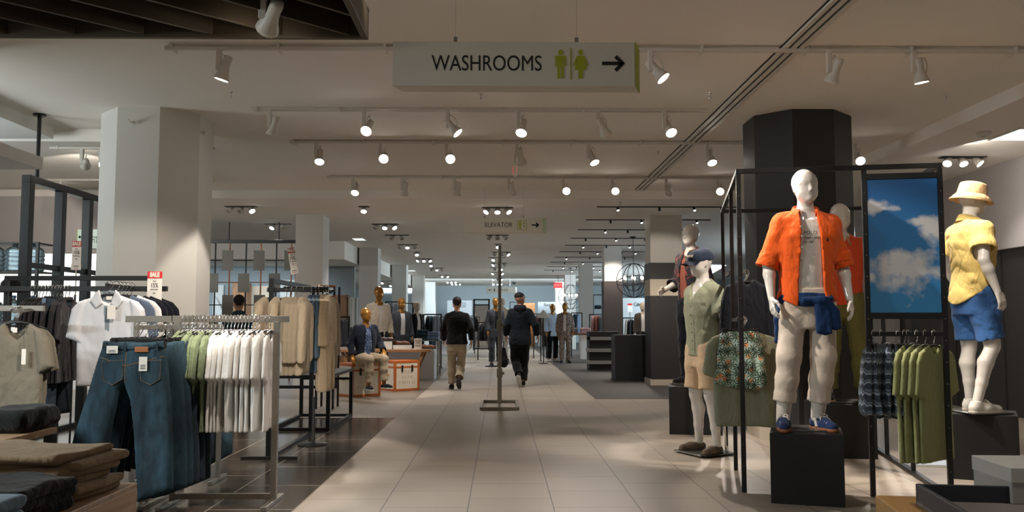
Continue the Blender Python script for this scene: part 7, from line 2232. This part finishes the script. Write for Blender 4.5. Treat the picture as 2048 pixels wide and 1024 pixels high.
# low black console frame, middle left
t = thing('console_table', 'low black steel frame table beside the blazer rack', 'table', (-2.06, 10.6, 0))
for x in (-0.68, 0.0):
    for y in (0.0, 1.6):
        bm = BM(); bar(bm, (x, y, 0), (x, y, 0.62), 0.045); link('leg', mesh(bm), M_BLACKB, t)
    bm = BM(); box(bm, (x - 0.02, -0.02, 0.0), (x + 0.02, 1.62, 0.035), 0.003); link('floor_rail', mesh(bm), M_BLACKB, t)
bm = BM(); box(bm, (-0.70, -0.025, 0.62), (0.025, 1.625, 0.66), 0.003); link('table_top', mesh(bm), M_BLACKB, t)
for y in (0.0, 1.6):
    bm = BM(); box(bm, (-0.66, y - 0.02, 0.0), (-0.02, y + 0.02, 0.035), 0.003); link('floor_rail', mesh(bm), M_BLACKB, t)
    bm = BM(); box(bm, (-0.66, y - 0.018, 0.50), (-0.02, y + 0.018, 0.535), 0.003); link('cross_rail', mesh(bm), M_BLACKB, t)

# black shelf frame with copper bars behind the blazer rack
SY = 13.2
t = thing('shelf_rack', 'tall black frame with copper cross bars right of the blazer rack', 'frame', (PX(652, SY), SY, 0))
zt_ = PZ(572, SY)
for x in (-0.13, 0.12):
    for y in (0, 0.4):
        bm = BM(); bar(bm, (x, y, 0), (x, y, zt_), 0.03); link('post', mesh(bm), M_BLACK, t)
COPPER = mat('copper_bar', S(170, 104, 60), 0.35, metal=0.7)
for z in (zt_ - 0.02, PZ(595, SY), 0.8):
    bm = BM(); box(bm, (-0.145, -0.018, z), (0.135, 0.0, z + 0.03), 0.003); link('copper_bar', mesh(bm), COPPER, t)
for k, z in enumerate((PZ(585, SY), PZ(612, SY), PZ(621, SY), PZ(630, SY))):
    bm = BM(); bar(bm, (-0.12, 0.0, z - 0.08), (0.11, 0.0, z + 0.02), 0.02); link('brace', mesh(bm), M_BLACK, t)

# telescopic pole stand in the aisle
c0, c1 = G(999, 821, 0), G(999, 806, 0)
t = thing('pole_stand', 'tall thin telescopic pole on a square frame base in the middle of the aisle', 'stand', (c0.x, (c0.y + c1.y) / 2, 0))
hd = (c1.y - c0.y) / 2; hw = PX(1035, 13.2) - PX(999, 13.2)
bm = BM()
for y in (-hd, hd): box(bm, (-hw, y - 0.02, 0.0), (hw, y + 0.02, 0.05), 0.006)
for x in (-hw, hw): box(bm, (x - 0.02, -hd + 0.02, 0.0), (x + 0.02, hd - 0.02, 0.05), 0.006)
box(bm, (-0.02, -hd + 0.02, 0.0), (0.02, hd - 0.02, 0.05), 0.004)
M_POLE = mat('grey_pole_paint', S(132, 124, 110), 0.5, metal=0.3)
link('base_frame', mesh(bm), M_POLE, t)
zk1, zk2, ztp = PZ(748, 13.3), PZ(650, 13.3), PZ(488, 13.3)
bm = BM(); lathe(bm, [(0.034, 0.05), (0.034, zk1), (0.030, zk1), (0.030, zk2), (0.024, zk2), (0.024, ztp)], 14); link('pole', mesh(bm), M_POLE, t)
for z in (zk1, zk2):
    bm = BM(); lathe(bm, [(0.026, z - 0.09), (0.045, z - 0.06), (0.045, z + 0.06), (0.026, z + 0.09)], 14)
    lathe(bm, [(0.0, 0.0), (0.022, 0.0), (0.026, 0.04), (0.0, 0.045)], 10, Matrix.Translation((0.03, 0, z)) @ Matrix.Rotation(math.pi / 2, 4, 'Y')); link('clamp_knob', mesh(bm, True), M_POLE, t)

# black counters right of the aisle
c = G(1231, 762, 0)
plinth('tall plain black counter in front of the striped column', (c.x + 0.38, c.y + 0.36, 0), 0.76, 0.70, 1.0, 0, None, 'counter')
c = G(1177, 741, 0)
t = thing('shelf_counter', 'black counter with wrap-around grey shelves right of the aisle', 'counter', (c.x, c.y, 0))
bm = BM(); box(bm, (0.03, 0.03, 0), (0.80, 0.75, 1.03), 0.004); link('body', mesh(bm), M_BLKBOX, t)
bm = BM(); box(bm, (0, 0, 0), (0.80, 0.03, 0.06), 0.004); link('plinth_strip', mesh(bm), M_BLKBOX, t)
for k, z in enumerate((0.17, 0.49, 0.80)):
    bm = BM(); box(bm, (-0.01 if k < 2 else 0.05, -0.10, z), (0.82, 0.03, z + 0.09), 0.004); box(bm, (-0.01 if k < 2 else 0.05, 0.03, z), (0.03, 0.6, z + 0.09), 0.004); link('shelf', mesh(bm), mat('grey_shelf_laminate', S(132, 130, 126), 0.5), t)

# hanging screen of rods and grey plates behind the white column
SYY = 19.4
zt2 = PZ(487, SYY)
t = thing('rod_screen', 'screen of black and copper rods with square grey plates behind the white column', 'screen', (PX(500, SYY), SYY, 0))
ox = t.location.x
bm = BM(); box(bm, (PX(380, SYY) - ox, -0.05, zt2), (PX(594, SYY) - ox, 0.05, zt2 + 0.07), 0.004); link('top_beam', mesh(bm), M_BLACK, t)
bm = BM(); tube(bm, [(-0.5, 0, zt2 + 0.07), (-0.5, 0, LC)], 0.01, 6); tube(bm, [(0.6, 0, zt2 + 0.07), (0.6, 0, LC)], 0.01, 6); link('hanger_rod', mesh(bm), M_BLACK, t)
COPR = mat('copper_rod', S(150, 100, 70), 0.4, metal=0.4)
for i, px in enumerate((398, 427, 457, 489, 520, 550, 581)):
    x = PX(px, SYY) - ox
    bm = BM(); tube(bm, [(x, 0.02 if i % 2 else -0.02, 0.0), (x, 0.02 if i % 2 else -0.02, zt2)], 0.018, 8); link('rod', mesh(bm), M_BLACK if i % 2 else COPR, t)
for py in (521, 565, 610, 632):
    z = PZ(py, SYY)
    bm = BM(); tube(bm, [(PX(382, SYY) - ox, 0, z), (PX(592, SYY) - ox, 0, z)], 0.012, 6); link('cross_rod', mesh(bm), M_BLACK if py != 565 else COPR, t)
GP = mat('grey_plate', S(120, 118, 108), 0.7, var=0.04)
for py0, py1, pxs in ((501, 541, (457, 520, 581)), (547, 585, (427, 489, 550)), (590, 630, (457, 520)), (636, 676, (427, 489))):
    for px in pxs:
        bm = BM(); a, b = P(px - 11.5, py1, SYY), P(px + 11.5, py0, SYY)
        box(bm, (a.x - ox, -0.075, a.z), (b.x - ox, -0.045, b.z), 0.004); link('plate', mesh(bm), GP, t)

# rear-left rooms
slab('wall_rear_left', -13.9, -4.5, 27.0, 27.2, 0, 3.0, M_BLUEG)
slab('wall_far_left', -13.9, -4.5, 45.0, 45.2, 0, 3.0, M_BLUEG)
def cabinet(label, px0, px1, py0, Y, m, d=0.5):
    x0, x1 = PX(px0, Y), PX(px1, Y); h = PZ(py0, Y)
    t = thing('tall_cabinet', label, 'cabinet', ((x0 + x1) / 2, Y + d / 2, 0))
    w = (x1 - x0) / 2
    bm = BM(); box(bm, (-w, -d / 2, 0), (w, d / 2, h), 0.005); link('body', mesh(bm), m, t)
    for s in (-1, 1):
        bm = BM(); box(bm, (s * w / 2 - w / 2 + 0.01, -d / 2 - 0.02, 0.06), (s * w / 2 + w / 2 - 0.01, -d / 2, h - 0.04), 0.003); dr = link('door', mesh(bm), m, t)
        bm = BM(); box(bm, (-s * 0.0 + (-0.05 if s > 0 else 0.03) * 0 + s * 0.03 - 0.008, -d / 2 - 0.04, h * .45), (s * 0.03 + 0.008, -d / 2 - 0.02, h * .55), 0.003); link('handle', mesh(bm), M_CHROME, dr)
WOODB = wood('brown_wood_panel', S(134, 92, 58), S(158, 112, 74), 2.0, 0.5, (9, 9, 1))
cabinet('brown wooden tall cabinet behind the rod screen', 463, 492, 566, 26.2, WOODB)
cabinet('brown wooden cabinet beyond the blazer rack, left of the first rear column row', 667, 694, 590, 26.3, WOODB)
cabinet('pale lit cabinet beside the brown one beyond the blazer rack', 695, 710, 594, 26.4, M_WALLW)
for i, (px0, px1, py0, m) in enumerate(((425, 446, 570, M_WALLW), (500, 545, 572, mat('warm_white_panel', S(226, 206, 180), 0.7)), (560, 588, 560, M_WALLW))):
    Y = 26.9
    simple('wall_panel', ('white panel on the rear left wall, left of the brown cabinet', 'warm white panel on the rear left wall, right of the brown cabinet', 'white panel on the rear left wall beside the column')[i], 'wall panel', ((PX(px0, Y) + PX(px1, Y)) / 2, Y, 0), PX(px1, Y) - PX(px0, Y), 0.06, PZ(py0, Y), m)
t = thing('branch_vase', 'vase of bare twigs behind the rod screen', 'vase', (PX(452, 24.5), 24.5, 0))
bm = BM(); box(bm, (-0.25, -0.25, 0), (0.25, 0.25, 0.9), 0.01); link('stand', mesh(bm), M_WALLW, t)
bm = BM(); lathe(bm, [(0.0, 0.9), (0.09, 0.9), (0.12, 1.05), (0.06, 1.25), (0.07, 1.3)], 16, cap=False); link('vase_body', mesh(bm, True), BRL, t)
bm = BM()
for k in range(9):
    a = k * 0.7; tube(bm, [(0, 0, 1.25), (0.1 * math.cos(a), 0.1 * math.sin(a), 1.6), (0.34 * math.cos(a), 0.3 * math.sin(a), 1.95 + 0.05 * (k % 3))], [0.008, 0.006, 0.003], 5)
link('twigs', mesh(bm), BLACKF, t)

# ---------------------------------------------------------------- far racks of clothes
def far_meshes():
    out = []
    for s, (w, L) in enumerate(((0.20, 0.70), (0.20, 0.95), (0.14, 0.9), (0.21, 0.6))):
        b, l, r = long_polys(w, L, 0.55)
        out.append(cloth([(b, 0, 1.0), (l, -0.01, 0.9), (r, -0.01, 0.9)] if s != 2 else [(JS, 0, 1.0)], t=0.035, h=0.02, fold=0.02, seed=300 + s, edge=0.06, tmin=0.012))
    return out
FARM = far_meshes()
PALT = {'dark': [BLACKF, DARKN, CHAR, BLACKF, DARKT], 'light': [TEEW, PALE, DENIML, WTEE], 'mix': [BLACKF, PALE, CHAR, DENIM, BLACKF], 'rose': [fabric('dusty_rose', S(150, 104, 100)), PALE, CHAR, RUSTP, BZ], 'brown': [fabric('umber_coat', S(92, 76, 60)), BZ, fabric('umber_coat', S(92, 76, 60)), CHAR],
        'beige': [PALE, BZL, PALE, CHAR, fabric('umber_coat', S(92, 76, 60))], 'denim': [DENIM, DENIML, DENIMD]}
def far_rack(px0, px1, pyr, Y, pal, where, kind=0, rz=68, n=None, h0=None, cols='dark'):
    x0, x1 = PX(px0, Y), PX(px1, Y); z = PZ(pyr, Y)
    t = thing('clothes_rack', 'black clothes rack %s' % where, 'clothes rack', ((x0 + x1) / 2, Y, 0))
    hw = (x1 - x0) / 2
    bm = BM(); box(bm, (-hw, -0.018, z - 0.018), (hw, 0.018, z + 0.018), 0.003); link('top_rail', mesh(bm), M_BLACK, t)
    for x in (-hw + 0.02, hw - 0.02):
        bm = BM(); bar(bm, (x, 0, 0), (x, 0, z - 0.018), 0.035); link('post', mesh(bm), M_BLACK, t)
        bm = BM(); box(bm, (x - 0.018, -0.3, 0), (x + 0.018, 0.3, 0.03), 0.003); link('foot_bar', mesh(bm), M_BLACK, t)
    n = n or max(3, int((x1 - x0 - 0.2) / 0.11))
    ms = PALT[pal]
    for i in range(n):
        x = x0 + 0.12 + (x1 - x0 - 0.24) * (i + 0.5) / n
        k = (kind if isinstance(kind, int) else kind[i % len(kind)])
        o = put('garment', FARM[k], ms[(i * 3 + i // 2) % len(ms)], (x, Y + random.uniform(-0.01, 0.01), z - 0.03), R(rz + random.uniform(-6, 6)), 'garment hanging on the clothes rack %s' % where, 'garment', 'garments on the rack ' + where)
    return t
far_rack(654, 700, 634, 18.6, 'dark', 'behind the seated mannequin', 3)
far_rack(656, 704, 656, 19.8, 'light', 'low down behind the seated mannequin', 3)
far_rack(770, 800, 604, 25.0, 'dark', 'behind the ivory blazer, tall one', (3, 0))
far_rack(768, 802, 640, 23.4, 'dark', 'behind the ivory blazer, lower one', 3)
far_rack(846, 884, 629, 24.5, 'mix', 'behind the folded denim', (0, 1))
far_rack(880, 912, 634, 31.0, 'dark', 'behind the man in the black jacket', 0)
far_rack(925, 950, 632, 36.0, 'dark', 'against the far wall left of the aisle', 0)
far_rack(955, 990, 645, 30.0, 'dark', 'left of the aisle by the dark-suited mannequin', 3)
far_rack(1066, 1094, 628, 31.5, 'rose', 'right of the man with the cap', (3, 0))
far_rack(1080, 1108, 634, 29.2, 'brown', 'behind the pale blue mannequin', 1)
far_rack(1142, 1165, 626, 32.0, 'denim', 'behind the grey suited mannequin', 0)
far_rack(1178, 1212, 629, 30.0, 'rose', 'behind the shelf counter', (0, 3))
far_rack(1244, 1282, 636, 27.5, 'beige', 'behind the plain black counter', 1)
far_rack(1290, 1310, 630, 30.5, 'dark', 'just left of the striped column', 0)
far_rack(1378, 1440, 632, 22.0, 'dark', 'between the striped column and the capped mannequin', 0)
far_rack(780, 830, 632, 33.0, 'mix', 'far back on the left', 0)
far_rack(1010, 1060, 640, 44.0, 'mix', 'at the far end of the aisle', 0)

# folded goods table on the right
FY_ = 28.5; fz = PZ(667, FY_)
t = thing('goods_table', 'dark wooden table of folded knitwear right of the aisle', 'table', (PX(1158, FY_), FY_, 0))
bm = BM(); box(bm, (-0.42, -0.35, fz - 0.05), (0.42, 0.35, fz), 0.004); link('table_top', mesh(bm), M_OAKB, t)
for sx in (-1, 1):
    for sy in (-1, 1):
        bm = BM(); bar(bm, (sx * 0.38, sy * 0.31, 0), (sx * 0.38, sy * 0.31, fz - 0.05), 0.05); link('leg', mesh(bm), M_OAKB, t)
for st, (dx, m, nm) in enumerate(((-0.2, fabric('grey_knit', S(120, 116, 120)), 'grey'), (0.2, fabric('pink_knit', S(206, 160, 160)), 'pink'))):
    for i in range(3):
        folded('folded_jumper', 'folded %s jumper on the dark wooden goods table, %s from the bottom' % (nm, ORD[i]), (PX(1158, FY_) + dx, FY_ - 0.05, fz + 0.055 * i), 0.32, 0.32, 0.065, m, 0, 400 + st * 5 + i, 'folded jumpers on the goods table')
simple('display_plinth', 'white plinth under the edge of the goods table by the rear column', 'plinth', (PX(1172, 30.5), 30.5, 0), 0.4, 0.4, 0.85, M_WALLW)
t = thing('bust_form', 'white shoulder bust standing on a rack post right of the aisle', 'bust', (PX(1087, 27.2), 27.2, 0))
zb_ = PZ(634, 27.2)
bm = BM(); lathe(bm, [(0.14, 0), (0.14, 0.02), (0.015, 0.03), (0.015, zb_)], 14); link('stand', mesh(bm), M_BLACK, t)
F = Field((-0.26, -0.14, zb_ - 0.06), (0.26, 0.14, zb_ + 0.24), 0.012); F.loft([(zb_ - 0.03, 0, 0, 0.2, 0.09), (zb_ + 0.06, 0, 0, 0.2, 0.09), (zb_ + 0.12, 0, 0, 0.1, 0.06), (zb_ + 0.18, 0, 0, 0.045, 0.045), (zb_ + 0.21, 0, 0, 0.045, 0.045)]); link('bust', F.mesh(), M_WALLW, t)

# far wall panels with shop names, mirror, boards
def shop_panel(label, body, px0, px1, py0, py1, Y, tx0, tx1, ty0, ty1, m=mat('shop_panel_board', S(164, 166, 166), 0.7)):
    a, b = P(px0, py1, Y), P(px1, py0, Y)
    t = thing('shop_panel', label, 'wall panel', ((a.x + b.x) / 2, Y, 0))
    w = (b.x - a.x) / 2
    bm = BM(); box(bm, (-w, 0, 0), (w, 0.08, b.z), 0.006); link('panel', mesh(bm), m, t)
    n = len(body)
    for i, s in enumerate(body):
        fit_text('lettering', s, M_INK, t, tx0, tx1, ty0 + (ty1 - ty0) * i / n, ty0 + (ty1 - ty0) * (i + 0.8) / n, Y - 0.002, extrude=0.01)
shop_panel('pale wall panel lettered Kenneth Cole on the far wall', ['KENNETH COLE', 'NEW YORK'], 894, 944, 601, 690, 50.0, 905, 932, 605, 616)
shop_panel('pale wall panel lettered Nautica on the far right wall', ['Nautica'], 1076, 1112, 604, 690, 46.0, 1088, 1106, 606, 614)
shop_panel('white wall panel lettered Calvin Klein right of the rear columns', ['Calvin Klein'], 1245, 1310, 596, 690, 40.0, 1268, 1302, 605, 614)
t = thing('sale_board', 'red-topped sale card beside the Calvin Klein panel', 'sign', (PX(1260, 38), 38, 0))
a = PZ(624, 38); b = PZ(607, 38)
bm = BM(); box(bm, (-0.1, -0.01, a), (0.1, 0.01, b), 0.002); link('card', mesh(bm), M_TAG, t)
bm = BM(); box(bm, (-0.1, -0.014, b - 0.08), (0.1, -0.01, b)); link('red_header', mesh(bm), mat('sale_red', None), t)
bm = BM(); lathe(bm, [(0.12, 0), (0.12, 0.02), (0.012, 0.03), (0.012, a)], 10); link('stand', mesh(bm), M_BLACK, t)
MY = 40.0
t = thing('standing_mirror', 'tall black-framed mirror at the far end of the aisle', 'mirror', (PX(963, MY), MY, 0))
w = PX(978, MY) - PX(963, MY); h = PZ(598, MY)
bm = BM()
for s in (-1, 1): box(bm, (s * w - 0.04, -0.04, 0), (s * w + 0.04, 0.04, h), 0.004)
for z in (h - 0.06, h - 0.30, 0.04): box(bm, (-w, -0.04, z), (w, 0.04, z + 0.06), 0.004)
link('mirror_frame', mesh(bm), M_BLACK, t)
bm = BM(); box(bm, (-w + 0.04, -0.01, 0.1), (w - 0.04, 0.01, h - 0.30)); link('mirror_glass', mesh(bm), mat('mirror_silver', S(210, 210, 210), 0.03, metal=1.0), t)
simple('wood_board', 'orange-brown wooden board at the far end behind the man with the cap', 'board', (PX(1058, 47), 47, 0), PX(1070, 47) - PX(1046, 47), 0.06, PZ(606, 47), wood('orange_board', S(150, 96, 50), S(170, 112, 62)))
simple('platform', 'low black platform under the dark-suited mannequin by the aisle', 'platform', (PX(992, 25.5), 25.5, 0), 0.62, 0.62, 0.02, M_BLKBOX)
# display shelving silhouettes far right and far left
def shelf_unit(label, px0, px1, py0, Y, n, pal, nm, cat, seed):
    x0, x1 = PX(px0, Y), PX(px1, Y); h = PZ(py0, Y)
    t = thing('display_shelf', label, 'shelf', ((x0 + x1) / 2, Y, 0))
    w = (x1 - x0) / 2
    for x in (-w, w):
        for y in (-0.18, 0.18):
            bm = BM(); bar(bm, (x, y, 0), (x, y, h), 0.035); link('post', mesh(bm), M_BLACK, t)
    for k in range(n + 1):
        z = h * (k + 0.4) / (n + 0.4)
        bm = BM(); box(bm, (-w, -0.2, z - 0.025), (w, 0.2, z), 0.003); link('shelf_board', mesh(bm), M_BLACK, t)
        if k < n:
            m_ = max(1, int(w * 2 / 0.34))
            for i in range(m_):
                folded(nm, '%s on the %s' % (nm.replace('_', ' '), label), ((x0 + x1) / 2 - w + (i + 0.5) * 2 * w / m_, Y, z), 0.27, 0.3, 0.12 + 0.03 * ((i + k) % 3), PALT[pal][(i * 2 + k) % len(PALT[pal])], 0, seed + k * 7 + i, nm.replace('_', ' ') + 's on the ' + label, cat)
shelf_unit('black shelf unit behind the shelf counter', 1186, 1206, 589, 34.0, 4, 'mix', 'folded_jumper', 'folded clothes', 500)
shelf_unit('black shelf unit far left of the aisle by the columns', 805, 826, 606, 30.0, 3, 'dark', 'folded_jumper', 'folded clothes', 540)
shelf_unit('black shelf unit at the far end, right of the mirror', 1020, 1046, 604, 45.0, 3, 'mix', 'folded_jumper', 'folded clothes', 580)
